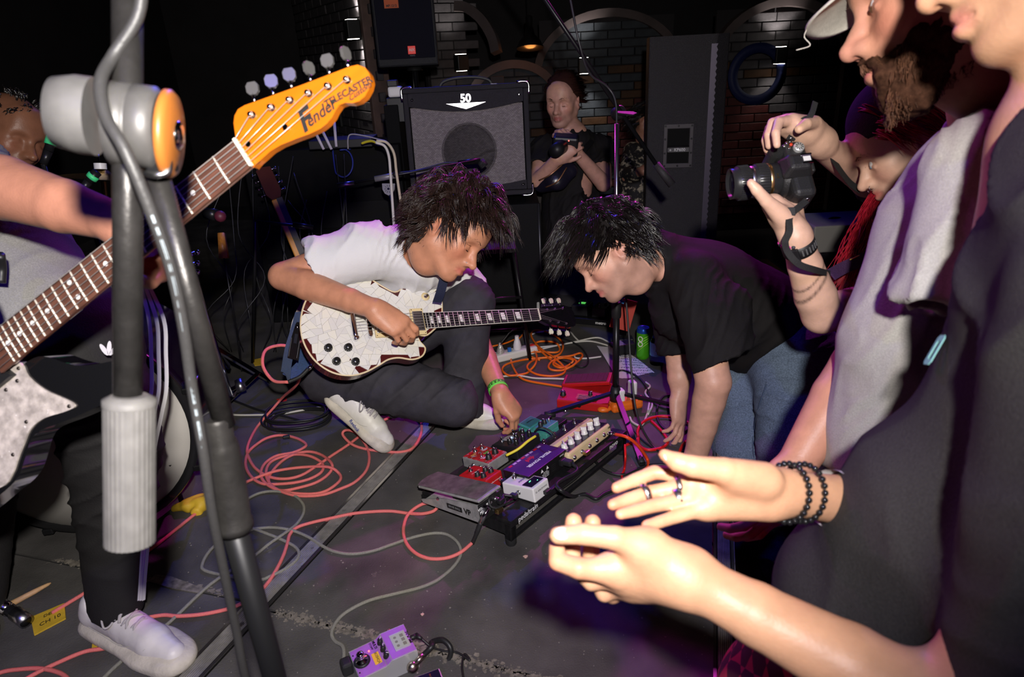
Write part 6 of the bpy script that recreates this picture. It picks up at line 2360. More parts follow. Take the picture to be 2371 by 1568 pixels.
def amp_mic_stand():
 ft = F(905, 760)
 p0 = P(903, 440, 3.0)
 t = thing('microphone_stand', 'short boom stand holding a microphone in front of the combo amplifier', 'stand', (p0.x, p0.y, 0))
 zc = P(900, 415, 3.0).z
 MB().rod((0, 0, .02), (0, 0, zc - .05), .0085, n=12).build('upright', CHROME, t)
 MB().lathe([(.12, 0), (.12, .01), (.02, .022)], 24).build('round_base', BLKMET, t)
 grey = mat('clutch_plate_grey', (.22, .21, .23), .45, .3)
 M = frame(P(900, 432, 2.985), idir(1, 0, 0), idir(0, 0, 1))
 MB(M).prism([(-.028, .012), (-.026, -.015), (-.016, -.032), (0, -.04), (.016, -.032), (.026, -.015), (.028, .012)], -.006, .006).build('clutch_plate', grey, t, local=False, bevel=.002)
 for k in range(10):
  a = k * .628
  MB(M).box((.014 * math.cos(a), -.012 + .014 * math.sin(a), .0065), (.002, .008, .0012), mx=M @ TR(.014 * math.cos(a), -.012 + .014 * math.sin(a), .0065) @ RZ(math.degrees(a) - 90) @ TR(-.014 * math.cos(a), .012 - .014 * math.sin(a), -.0065)).build('clutch_tooth', BLACK, t, local=False)
 MB(M).lathe([(.006, 0), (.005, .004)], 12, mx=M @ TR(0, -.012, .006)).build('clutch_bolt', CHROME, t, local=False)
 MB().rod(P(868, 415, 2.97), P(922, 405, 2.97), .013, n=14).build('boom_holder', grey, t, local=False)
 MB().ball(tuple(P(916, 404, 2.955)), .014, 12).build('clutch_knob', BLACK, t, local=False)
 MB().rod(P(782, 430, 2.95), P(1100, 372, 3.02), .0055, n=10).build('boom_tube', BLKMET, t, local=False)
 MB().rod(P(781, 430, 2.95), P(820, 424, 2.955), .010, n=12).build('boom_end', STEEL, t, local=False)
 m = thing('microphone', 'black microphone aimed at the amplifier grille', 'microphone', P(1112, 375, 3.02))
 a, b = P(1060, 378, 3.03), P(1112, 372, 3.04)
 MB().rod(a, b, .011, .014, n=14).build('handle', BLKMET, m, local=False)
 MB().rod(b, P(1122, 386, 3.05), .017, .019, n=16).build('head', mat('mic_mesh', (.05, .05, .055), .4, .7, bump=(500, 1)), m, local=False)
 MB().tube(cr([a, P(1030, 378, 3.03), P(1000, 386, 3.02), P(960, 396, 3.0), P(925, 400, 2.98)], 6), .004, 8).build('plug_lead', RUBBER, m, local=False)


amp_mic_stand()


# ------------------------------------------------------------------ drums at the far left
def drums():
 c = F(250, 1232)
 nrm = (idir(.18, 0, 1))
 nrm.z = .10
 nrm.normalize()
 c = V((c.x, c.y, .332))
 M = frame(c, V((0, 0, 1)), nrm)
 t = thing('bass_drum', 'bass drum with white front head and black hoop', 'drum', mx=M)
 MB().lathe([(0.311, -.40), (0.316, -.02), (0.316, -.002)], 64).build('shell', mat('drum_shell_black', (.01, .01, .012), .2, coat=.5), t)
 MB().lathe([(0.305, -.004), (0.305, 0), (.002, .001)], 64).build('drum_head', mat('drum_head_white', (.60, .57, .53), .5, noise=(6, .1), wear_or_flecks=(14, .68, (.25, .25, .25))), t)
 MB().lathe([(0.302, .002), (0.325, .004), (0.329, -.002), (0.329, -.038), (0.318, -.04), (0.302, .002)], 64, cap=False).build('hoop', mat('hoop_black', (.012, .012, .013), .25, coat=.4), t)
 for k in range(8):
  a = k * math.pi / 4 + .3
  MB().box((0.336 * math.cos(a), 0.336 * math.sin(a), -.03), (.02, .03, .07), mx=RZ(0)).build('claw', BLKMET, t, bevel=.004)
  MB().rod((0.349 * math.cos(a), 0.349 * math.sin(a), -.02), (0.349 * math.cos(a), 0.349 * math.sin(a), -.16), .005, n=8).build('tension_rod', CHROME, t)
 q = M.inverted() @ P(295, 1090, 1.98)
 MB().tube([tuple(M.inverted() @ F(420, 1160, .01)), tuple(M.inverted() @ P(395, 1075, 2.05)), tuple(M.inverted() @ P(365, 1030, 2.1))], .008, 8).build('spur', BLKMET, t)


drums()


def hardware_stand():
 ft = F(532, 930)
 t = thing('cymbal_stand', 'chrome double-braced tripod stand lit blue beside the drums', 'stand', (ft.x, ft.y, 0))
 top = P(418, 540, 2.5)
 base = P(532, 915, 2.68)
 MB().rod(top, base, .0125, n=16).build('upright_tube', CHROME, t, local=False)
 MB().rod(P(424, 570, 2.5), P(452, 660, 2.55), .016, n=16).build('upper_sleeve', STEEL, t, local=False)
 for y in (585, 610, 630):
  q = P(432, y, 2.48)
  MB().box((0, 0, 0), (.06, .02, .016), mx=frame(q, idir(1, .2, .2), V((0, 0, 1)))).build('clamp', CHROME, t, local=False, bevel=.003)
  MB().ball(tuple(q + RT * .04), .011, 10).build('wing_nut', CHROME, t, local=False)
 MB().rod(P(440, 640, 2.535), P(444, 655, 2.54), .0155, n=16).build('tape_band', WHITEINK, t, local=False)
 j = P(480, 802, 2.62)
 MB().box((0, 0, 0), (.05, .04, .035), mx=frame(j, idir(1, .3, 0), V((0, 0, 1)))).build('brace_collar', CHROME, t, local=False, bevel=.006)
 for a, b in (((488, 800), (625, 882)), ((478, 806), (450, 905)), ((492, 806), (530, 850))):
  e = F(b[0], b[1], .02) if b[1] > 870 else P(b[0], b[1], 2.75)
  MB().ribbon([P(a[0], a[1], 2.62), e], V((.2, -.6, .8)), .022, .010).build('leg', CHROME, t, local=False)
 MB().ribbon([P(520, 938, 2.68), P(600, 862, 2.72)], V((.2, -.6, .8)), .016, .006).build('brace', CHROME, t, local=False)
 MB().ribbon([P(500, 920, 2.66), P(560, 890, 2.72)], V((.2, -.6, .8)), .016, .006).build('brace', CHROME, t, local=False)
 MB().rod(P(552, 880, 2.70), P(560, 905, 2.69), .016, .018, n=14).build('rubber_foot', STEEL, t, local=False)
 for x, y in ((505, 930), (525, 930)):
  MB().ball(tuple(P(x, y, 2.66)), .012, 10).build('joint', CHROME, t, local=False)
 # microphone and wooden beater hanging in the dark
 m = thing('microphone', 'dark microphone with maroon end in the gloom behind the guitar neck', 'microphone', P(500, 500, 2.5))
 MB().rod(P(478, 494, 2.5), P(500, 498, 2.48), .020, .022, n=16).build('body', BLKMET, m, local=False)
 MB().ball(tuple(P(510, 501, 2.47)), .021, 14).build('end_cap', mat('mic_maroon', (.10, .015, .03), .5), m, local=False)
 w_ = thing('wooden_shaker', 'tapered wooden block on a thin rod behind the guitar neck', 'percussion', P(518, 600, 2.5))
 MB().rod(P(513, 540, 2.5), P(519, 598, 2.5), .015, .020, n=4).build('block', mat('block_wood', (.50, .19, .03), .4, noise=(40, .2), stretch=(6, 6, 1)), w_, local=False)
 MB().rod(P(519, 598, 2.5), P(552, 790, 2.6), .003, n=6).build('rod', BLKMET, w_, local=False)
 MB().rod(P(552, 790, 2.6), F(560, 860), .004, n=6).build('rod_lower', BLKMET, w_, local=False)
 b = thing('microphone_stand', 'low black boom crossing in front of the leaning sunburst guitar', 'stand', F(560, 830))
 MB().rod(P(590, 512, 2.75), P(725, 527, 2.8), .006, n=8).build('boom_tube', BLKMET, b, local=False)
 MB().rod(P(678, 520, 2.78), P(725, 528, 2.8), .011, n=12).build('microphone_body', BLKMET, b, local=False)
 MB().rod(P(592, 512, 2.75), F(585, 840), .008, n=8).build('upright', BLKMET, b, local=False)
 cy = thing('cymbal', 'brass cymbal glinting behind the close stand', 'cymbal', P(240, 415, 2.3))
 MB().lathe([(.17, 0), (.10, .012), (.03, .02), (.02, .03), (.004, .034)], 40, mx=frame(P(238, 415, 2.35), idir(1, .05, 0), idir(0, -1, .22))).build('plate', mat('cymbal_brass', (.8, .5, .15), .25, 1, bump=(200, .2)), cy, local=False)
 MB().rod(P(226, 350, 2.35), P(234, 412, 2.35), .004, n=8).build('post', CHROME, cy, local=False)
 MB().lathe([(.02, 0), (.02, .02)], 14, mx=frame(P(233, 392, 2.34), idir(1, 0, 0), idir(0, -1, .2))).build('felt', WHITEP, cy, local=False)
 MB().rod(P(240, 420, 2.36), F(300, 1000), .010, n=10).build('upright', CHROME, cy, local=False)
 gm = mat('clip_green', (.05, .55, .20), .5)
 for (a, b_, c_), lb in ((((126, 300), (112, 350), (100, 380)), 'black microphone with green ring beside the drummer'), (((225, 398), (205, 420), (190, 440)), 'black microphone with green ring above the cymbal')):
  k = thing('microphone', lb, 'microphone', P(*b_, 1.9))
  MB().rod(P(*a, 1.9), P(*b_, 1.9), .013, .012, n=14).build('head', BLKMET, k, local=False)
  q = P(*a, 1.9).lerp(P(*b_, 1.9), .35)
  MB().tube([q, P(*a, 1.9).lerp(P(*b_, 1.9), .7)], .0155, 14, cap=True).build('colour_ring', gm, k, local=False)
  MB().rod(P(*b_, 1.9), P(*c_, 1.9), .012, .010, n=12).build('handle', BLKMET, k, local=False)
  e_ = P(*c_, 1.9)
  MB().rod(e_, V((e_.x - .05, e_.y + .1, 0)), .007, n=8).build('stand_rod', BLKMET, k, local=False)


hardware_stand()
# ------------------------------------------------------------------ pedalboard and pedals
A_, B_, C_ = F(1185, 1268), F(958, 1163), F(1450, 1048)
bx_ = (C_ - A_).normalized()
by_ = (B_ - A_)
by_ = (by_ - bx_ * by_.dot(bx_)).normalized()
HB0, HB1, BL, BD = .088, .036, .61, .37
BF = frame(A_, bx_, bx_.cross(by_) if bx_.cross(by_).z > 0 else by_.cross(bx_))
if (BF.to_3x3() @ V((0, 1, 0))).dot(by_) < 0:
 raise SystemExit('board frame')
BP = BF @ TR(0, 0, HB0) @ MX.Rotation(-math.atan2(HB0 - HB1, BD), 4, 'X')     # board plane


def board():
 t = thing('pedalboard', 'black slatted pedalboard frame crowded with effect pedals', 'pedalboard', mx=BF)
 bm = mat('board_black_powder', (.014, .014, .015), .42, .3, bump=(400, .25), noise=(60, .3))
 inv = BF.inverted() @ BP
 vel = mat('velcro_black', (.012, .012, .012), .9, bump=(600, 1))
 for k, (y, w_) in enumerate(((.028, .056), (.118, .05), (.20, .05), (.275, .05), (.345, .05))):
  MB().box((BL / 2, y, -.006), (BL, w_, .012), mx=inv).build('rail', bm, t, bevel=.003)
  if k:
   MB().box((BL / 2, y, .0008), (BL - .02, w_ - .01, .0016), mx=inv).build('velcro', vel, t)
 for x in (.012, BL - .012):
  MB().prism([(0.0, HB0 - .012), (BD, HB1 - .012), (BD, HB1 - .034), (.02, HB0 - .052), (.02, .018), (.0, .018)], -.012, .012, mx=TR(x, 0, 0) @ RZ(90) @ RX(90) @ TR(0, 0, 0) @ MX.Diagonal((1, 1, 1, 1))).build('side_frame', bm, t, bevel=.003)
  MB().lathe([(.014, 0), (.016, .004), (.016, .020)], 14, mx=TR(x, .012, 0)).build('rubber_foot', RUBBER, t)
  MB().lathe([(.014, 0), (.016, .004), (.016, .012)], 14, mx=TR(x, BD - .012, 0)).build('rubber_foot', RUBBER, t)
  MB().box((x, .012, .045), (.024, .024, .06)).build('leg', bm, t, bevel=.003)
 MB().box((BL / 2, .006, HB0 - .058), (BL - .02, .010, .014)).build('cross_bar', bm, t, bevel=.002)
 MB().box((BL / 2, .006, .024), (BL - .02, .010, .012)).build('cross_bar', bm, t, bevel=.002)
 MB().box((BL / 2, -.001, HB0 - .010), (BL, .004, .022)).build('front_lip', bm, t, bevel=.001)
 m = TR(.075, -.0035, HB0 - .012) @ RX(90)
 text('pedaltrain', .026, WHITEINK, m, t, 'board_lettering', depth=.0002, sx=.85, bold=.0001)
 text('novo', .026, WHITEINK, TR(.525, -.0035, HB0 - .012) @ RX(90), t, 'board_lettering', depth=.0002, sx=.95, bold=.0002)
 # cable bundle tucked under the rails
 for k in range(5):
  q = [(.05 + .1 * i + random.uniform(-.03, .03), .03 + .015 * k + random.uniform(-.01, .01), .045 + random.uniform(-.012, .012)) for i in range(6)]
  MB().tube(cr(q, 5), .004, 6).build('patch_lead', RUBBER, t)
 return t


board()


def ploc(px, py, z=.03):
 return onp(px, py, BP, z)


def enclosure(t, w_, d_, h_, m, name='enclosure', bev=.004, taper=.985, slope=0.0):
 """die-cast box, base at z=0, slope lowers the +y end (player's side)"""
 mb = MB()
 x, y = w_ / 2, d_ / 2
 vs = [(-x, -y, 0), (x, -y, 0), (x, y, 0), (-x, y, 0), (-x * taper, -y * taper, h_), (x * taper, -y * taper, h_), (x * taper, y * taper, h_ - slope), (-x * taper, y * taper, h_ - slope)]
 mb.add(vs, [(3, 2, 1, 0), (4, 5, 6, 7), (0, 1, 5, 4), (1, 2, 6, 5), (2, 3, 7, 6), (3, 0, 4, 7)])
 return mb.build(name, m, t, bevel=bev, seg=3)


def knob(t, x, y, z, r_=.008, h_=.014, m=None, mark=True, mx=None, name='knob'):
 M_ = (mx or MX()) @ TR(x, y, z)
 k = MB().lathe([(r_ * 1.15, 0), (r_ * 1.1, h_ * .25), (r_ * .95, h_ * .4), (r_ * .85, h_), (r_ * .6, h_ * 1.06), (.0004, h_ * 1.06)], 18, mx=M_).build(name, m or BLACK, t)
 if mark:
  MB().box((0, r_ * .5, h_ * 1.08), (r_ * .18, r_ * .9, .0008), mx=M_ @ RZ(random.uniform(-130, 130))).build('pointer', WHITEINK, k)
 return k


def footswitch(t, x, y, z, mx=None, r_=.006):
 M_ = (mx or MX()) @ TR(x, y, z)
 n = MB().lathe([(r_ * 1.35, 0), (r_ * 1.35, .003), (r_ * 1.0, .004), (r_ * .95, .007)], 6, mx=M_).build('switch_nut', CHROME, t)
 MB().lathe([(r_ * .7, .004), (r_ * .7, .013), (r_ * .85, .0135), (r_ * .85, .0165), (r_ * .5, .0185), (.0004, .0187)], 18, mx=M_).build('footswitch', CHROME, t)


def jack(t, p, d, m=None):
 M_ = frame(p, d, V((0, 0, 1))) @ RY(90)
 MB().lathe([(.0075, 0), (.0075, .003), (.005, .0035), (.0048, .006), (.003, .006)], 6, mx=M_).build('jack_socket', m or STEEL, t)


def plug(t, p, d, right=True, gold=False):
 """short angled patch plug"""
 M_ = frame(p, d, V((0, 0, 1)))
 m = GOLD if gold else BLACK
 MB(M_).rod((-.004, 0, 0), (.010, 0, 0), .006, n=12).build('plug_collar', STEEL, t)
 MB(M_).box((.016, 0, 0), (.015, .024, .014)).build('plug_body', m, t, bevel=.003)


def pedal(name, label, px, py, w_, d_, h_, rot=0.0, zt=.03, cat='effects pedal'):
 x, y = ploc(px, py, h_)
 M_ = BP @ TR(x, y, .0022) @ RZ(rot)
 return thing(name, label, cat, mx=M_), M_


# volume pedal
def volume_pedal():
 a, b = V((*ploc(962, 1117, .075), 0)), V((*ploc(1104, 1152, .075), 0))
 x, y = ploc(1058, 1122, .07)
 M_ = BP @ TR(x, y, .001) @ RZ(0)
 t = thing('volume_pedal', 'worn silver volume pedal with black treadle at the board end', 'effects pedal', mx=M_)
 al = mat('pedal_bare_aluminium', (.34, .335, .33), .45, .25, noise=(30, .25), bump=(120, .2), wear_or_flecks=(40, .66, (.14, .14, .14)))
 L, W_ = .25, .088
 # side walls, back is toward the camera (-y)
 for s in (-1, 1):
  MB().prism([(-L / 2, .0), (L / 2 - .004, .0), (L / 2, .010), (.02, .040), (-L / 2 + .002, .056)], -.002, .002, mx=TR(s * (W_ / 2 - .002), 0, 0) @ RZ(90) @ RX(90)).build('side_wall', al, t, bevel=.0012)
  MB().lathe([(.006, 0), (.005, .003)], 12, mx=TR(s * (W_ / 2), .045, .034) @ RY(s * 90)).build('pivot_bolt', CHROME, t)
 MB().box((0, -L / 2 + .002, .028), (W_, .004, .056)).build('end_wall', mat('pedal_end_black', (.012, .012, .012), .4), t, bevel=.0012)
 MB().box((0, 0, .003), (W_ - .006, L - .006, .005)).build('base_plate', al, t)
 tm = TR(0, .0, .062) @ RX(-4)
 MB(tm).box((0, -.004, 0), (W_ + .004, L + .008, .007)).build('treadle', al, t, bevel=.002)
 vs = [(-W_ / 2 + .001, -L / 2 + .002), (W_ / 2 - .001, -L / 2 + .002)] + [(W_ / 2 - .001 - (W_ - .002) * i / 10, L / 2 + .004 + .012 * math.sin(math.pi * i / 10)) for i in range(11)]
 MB(tm).prism(vs, .0034, .0058).build('grip_surface', mat('treadle_grip_worn', (.12, .112, .108), .8, noise=(40, .35), bump=(500, 1), wear_or_flecks=(60, .63, (.20, .19, .18))), t, bevel=.0008)
 text('VP', .024, BLACKINK, TR(-W_ / 2 - .0005, -.075, .022) @ RZ(-90) @ RX(90), t, 'side_lettering', bold=.0010, depth=.0002)
 text('JR', .024, mat('grey_ink', (.2, .2, .2), .6), TR(-W_ / 2 - .0005, -.104, .022) @ RZ(-90) @ RX(90), t, 'side_lettering', shear=.2, depth=.0002)
 MB().box((-W_ / 2 - .0004, -.022, .022), (.0008, .062, .016)).build('side_label', BLACKINK, t)
 text('ERNIE BALL', .0095, mat('grey_ink', (.2, .2, .2), .6), TR(-W_ / 2 - .0009, -.022, .022) @ RZ(-90) @ RX(90), t, 'side_lettering', depth=.0002)
 text('VOLUME', .011, WHITEINK, TR(-.026, -L / 2 - .0003, .042) @ RX(90), t, 'end_lettering', bold=.0003, depth=.0002)
 text('PEDAL', .011, WHITEINK, TR(-.026, -L / 2 - .0003, .031) @ RX(90), t, 'end_lettering', bold=.0003, depth=.0002)
 for x_, z_ in ((-.028, .014), (.002, .038), (.026, .040), (.012, .016)):
  jack(t, V((x_, -L / 2, z_)), V((0, -1, 0)))
 plug(t, V((.026, -L / 2 - .004, .040)), V((0, -1, 0)))
 plug(t, V((.012, -L / 2 - .004, .016)), V((0, -1, 0)), gold=True)
 return t, M_ @ V((-.028, -L / 2 - .006, .014))


VOLP, VOL_JACK = volume_pedal()


def rot_text(s, size, m, x, y, z, t, **kw):
 """lettering that reads from the player's side (upside down from the camera)"""
 return text(s, size, m, TR(x, y, z) @ RZ(180), t, kw.pop('name', 'lettering'), **kw)


RED = mat('pedal_red', (.42, .012, .012), .38, coat=.3, noise=(40, .1))
t, M_ = pedal('red_pedal', 'small red effects pedal with four black knobs beside the volume pedal', 1110, 1090, .072, .122, .05)
enclosure(t, .072, .122, .046, RED, slope=.010)
for x, y in ((-.018, -.034), (.016, -.034), (-.018, -.008), (.016, -.010)):
 knob(t, x, y, .044 + .0008 * 0 - (y + .06) * .08, .0085, .015)
footswitch(t, 0, .040, .037)
text('tc electronic', .0115, WHITEINK, TR(.0, -.0603, .026) @ RX(90), t, 'end_lettering', depth=.0002)
rot_text('CORONA', .008, mat('pink_ink', (.7, .3, .3), .6), .0, .018, .0395, t)
plug(t, V((.02, -.064, .02)), V((0, -1, 0)))

t, M_ = pedal('painted_pedal', 'grey metal pedal with swirling red artwork', 1122, 1052, .094, .120, .038)
enclosure(t, .094, .120, .036, mat('pedal_cast_grey', (.26, .255, .25), .4, .2, noise=(40, .2)))
art = mat('pedal_artwork', (.45, .02, .02), .4, coat=.4, wear_or_flecks=(75, .56, (.45, .40, .48)))
MB().box((0, 0, .0365), (.086, .112, .001)).build('art_panel', art, t)
for x, y, m_ in ((.026, .02, (.55, .5, .6)), (.01, .0, (.15, .4, .08)), (-.02, .03, (.6, .3, .1)), (-.015, -.02, (.5, .45, .55))):
 pts = [(x + (.010 + .004 * math.sin(3 * q)) * math.cos(q), y + (.007 + .003 * math.cos(2 * q)) * math.sin(q)) for q in [i * .45 for i in range(14)]]
 MB().prism(pts, .0368, .0376).build('art_patch', mat('art_%d' % int(m_[0] * 100 + m_[1] * 10), m_, .4), t)
for x, y in ((.026, .035), (0, .042)):
 footswitch(t, x, y, .037)
for x, y in ((-.018, -.036), (.020, -.030)):
 knob(t, x, y, .037, .010, .016)
footswitch(t, -.02, -.005, .037, r_=.0035)
jack(t, V((-.047, -.02, .018)), V((-1, 0, 0)))
jack(t, V((-.047, .01, .018)), V((-1, 0, 0)))

t, M_ = pedal('black_pedal', 'black effects pedal with six knobs under the guitarist\'s fingers', 1192, 1012, .122, .118, .048)
enclosure(t, .122, .118, .046, mat('pedal_black_satin', (.012, .012, .014), .4), slope=.014)
for i in range(3):
 for j in range(2):
  knob(t, -.034 + i * .034, -.036 + j * .030, .0445 - j * .003, .0078, .017, m=mat('knob_black', (.012, .012, .012), .25))
for x in (-.03, .03):
 footswitch(t, x, .034, .036, r_=.0045)
MB().ball((-.0, .016, .040), .003, 8).build('led_blue', mat('led_blue_on', (.2, .5, 1), .3, emit=((.15, .45, 1), 8)), t)
MB().lathe([(.022, 0), (.022, .0006), (.016, .0007)], 24, mx=TR(.0, .028, .0372) @ RX(-6)).build('pedal_graphic', mat('graphic_pale', (.35, .33, .36), .5), t)
KNOB_T = M_ @ V((.0, -.02, .06))

TEAL = mat('pedal_teal', (.055, .27, .23), .42, noise=(30, .15), wear_or_flecks=(70, .70, (.25, .36, .33)))
t, M_ = pedal('teal_pedal', 'teal compact pedal with rubber tread plate behind the black one', 1245, 980, .072, .128, .05)
enclosure(t, .072, .128, .034, TEAL)
MB().prism([(-.062, .033), (-.062, .052), (-.012, .050), (.0, .033)], -.035, .035, mx=RZ(90) @ RX(90)).build('control_block', TEAL, t, bevel=.002)
MB().box((0, .034, .042), (.070, .054, .008), mx=TR(0, .034, .042) @ RX(10) @ TR(0, -.034, -.042)).build('tread_plate', TEAL, t, bevel=.002)
MB().box((0, .034, .0475), (.056, .040, .003), mx=TR(0, .034, .042) @ RX(10) @ TR(0, -.034, -.042)).build('tread_rubber', mat('tread_teal_dark', (.04, .17, .16), .8, bump=(500, 1)), t)
for x in (-.02, .002):
 knob(t, x, -.030, .0515, .0075, .015)
knob(t, .024, -.032, .0515, .004, .010, m=STEEL, mark=False)
rot_text('Tremolo', .010, BLACKINK, 0, .034, .0505, t)
plug(t, V((-.036, -.03, .02)), V((-1, 0, 0)))
plug(t, V((.036, -.03, .02)), V((1, 0, 0)))

CREAM = mat('pedal_cream_enamel', (.72, .56, .32), .38, coat=.3, noise=(12, .06))
t, M_ = pedal('delay_pedal', 'wide cream delay pedal with six white knobs on a black panel', 1322, 998, .245, .155, .056)
enclosure(t, .245, .155, .044, CREAM, bev=.010, taper=.97, slope=.012)
pb2 = mat('panel_black_enamel', (.016, .013, .013), .3, coat=.3)
tp = TR(0, 0, .044) @ TR(0, -.075, 0) @ RX(-4.4) @ TR(0, .075, 0)
MB(tp).box((0, -.040, .0006), (.222, .058, .0016)).build('knob_panel', pb2, t, bevel=.0005)
MB(tp).box((0, .046, .0006), (.222, .050, .0016)).build('switch_panel', pb2, t, bevel=.0005)
MB(tp).prism([(-.012, 0), (.018, 0), (.012, .011), (-.006, .011)], -.112, .112, mx=tp @ TR(0, 0, 0) @ RZ(90) @ RX(90)).build('ridge', CREAM, t, bevel=.003)
WK = mat('knob_white', (.76, .74, .70), .3)
for i in range(6):
 kb = MB().lathe([(.0115, 0), (.0115, .002), (.0098, .003), (.0092, .014), (.0085, .0155), (.0004, .0155)], 20, mx=tp @ TR(-.092 + i * .0368, -.040, .0014)).build('knob', WK, t)
 MB().box((0, 0, .019), (.004, .020, .010), mx=tp @ TR(-.092 + i * .0368, -.040, .0014) @ RZ(20 * i - 40)).build('knob_grip', WK, kb, bevel=.0012)
for i in range(4):
 footswitch(t, -.086 + i * .057, .048, .0014, tp, .0065)
rot_text('VOX', .016, mat('cream_dark_ink', (.35, .22, .12), .6), .05, .0, .0555, t, bold=.0003)
for i in range(5):
 jack(t, V((-.095 + i * .042, -.0765, .020)), V((0, -1, 0)))
plug(t, V((-.053, -.079, .020)), V((0, -1, 0)), gold=True)
CREAM_JACK = M_ @ V((.088, -.080, .020))
text('100', .010, BLACKINK, TR(.105, -.0775, .032) @ RX(90), t, 'end_lettering')

t, M_ = pedal('power_supply', 'purple-topped black pedal power supply brick', 1240, 1066, .185, .098, .05)
blk = mat('supply_black', (.012, .011, .012), .38, .3)
enclosure(t, .185, .098, .050, blk, bev=.0015, taper=1.0)
MB().box((0, .001, .0505), (.186, .100, .0016)).build('top_sheet', mat('supply_purple', (.075, .012, .13), .32, coat=.3), t, bevel=.0006)
rot_text('PEDAL POWER', .0165, WHITEINK, .006, -.010, .0515, t, bold=.0005, depth=.0002)
rot_text('4x4', .024, mat('supply_red_ink', (.55, .012, .015), .5), -.004, .018, .0515, t, bold=.0012, depth=.0002, shear=.15)
for i in range(8):
 MB().box((-.070 + i * .020, .042, .0516), (.014, .008, .0005)).build('top_mark', mat('supply_red_ink') if i % 3 == 0 else mat('supply_lilac_ink', (.5, .35, .6), .5), t)
for k in range(4):
 for x in (-.052, .022):
  MB().box((x, -.0492, .014 + k * .006), (.022, .001, .0018)).build('vent', mat('recess_black', (.003, .003, .003), .9), t)
for k, s in enumerate(('CAUTION', 'RISK OF SHOCK', 'DO NOT OPEN', 'DRY USE ONLY')):
 text(s, .0046, WHITEINK, TR(-.018, -.0496, .028 - k * .005) @ RX(90), t, 'rear_lettering', depth=.0001)
for x in (-.032, -.006):
 MB().prism([(-.006, 0), (.006, 0), (0, .010)], 0, .0004, mx=TR(x, -.0493, .033) @ RX(90)).build('warning_mark', WHITEINK, t)
text('AMERICA', .005, WHITEINK, TR(.068, -.0496, .042) @ RX(90), t, 'rear_lettering', depth=.0001)
MB().box((.062, -.055, .024), (.028, .014, .022)).build('mains_inlet', BLACK, t, bevel=.003)
MB().box((.062, -.075, .026), (.024, .034, .018)).build('mains_plug', RUBBER, t, bevel=.005)
MAINS = M_ @ V((.062, -.093, .026))
for i in range(4):
 jack(t, V((-.06 + i * .036, .050, .022)), V((0, 1, 0)), BLACK)

t, M_ = pedal('tuner_pedal', 'white tuner pedal with dark green-lit display', 1214, 1108, .072, .124, .05)
WHT = mat('pedal_white_enamel', (.72, .71, .70), .4, coat=.2)
enclosure(t, .072, .124, .046, WHT, slope=.008)
MB().box((0, -.032, .0445), (.056, .036, .002), mx=TR(0, -.032, .0445) @ RX(-3.6) @ TR(0, .032, -.0445)).build('display', mat('display_smoke', (.012, .008, .03), .12), t)
for x, y in ((-.006, -.024), (-.002, -.024), (.012, -.040)):
 MB().box((x, y, .0462), (.0035, .0016, .0006)).build('display_led', mat('led_green_on', (.1, 1, .3), .4, emit=((.1, 1, .3), 5)), t)
footswitch(t, .0, .040, .039)
rot_text('polytune', .012, mat('grey_violet_ink', (.12, .10, .25), .6), 0, .004, .0448, t)
text('tc electronic', .0105, BLACKINK, TR(.0, -.0615, .030) @ RX(90), t, 'end_lettering', depth=.0002)
MB().box((.016, -.068, .013), (.024, .014, .012)).build('power_plug', BLACK, t, bevel=.002)
jack(t, V((-.036, -.004, .022)), V((-1, 0, 0)))
plug(t, V((-.042, -.004, .022)), V((-1, 0, 0)))
TUN_L = M_ @ V((-.06, -.004, .022))


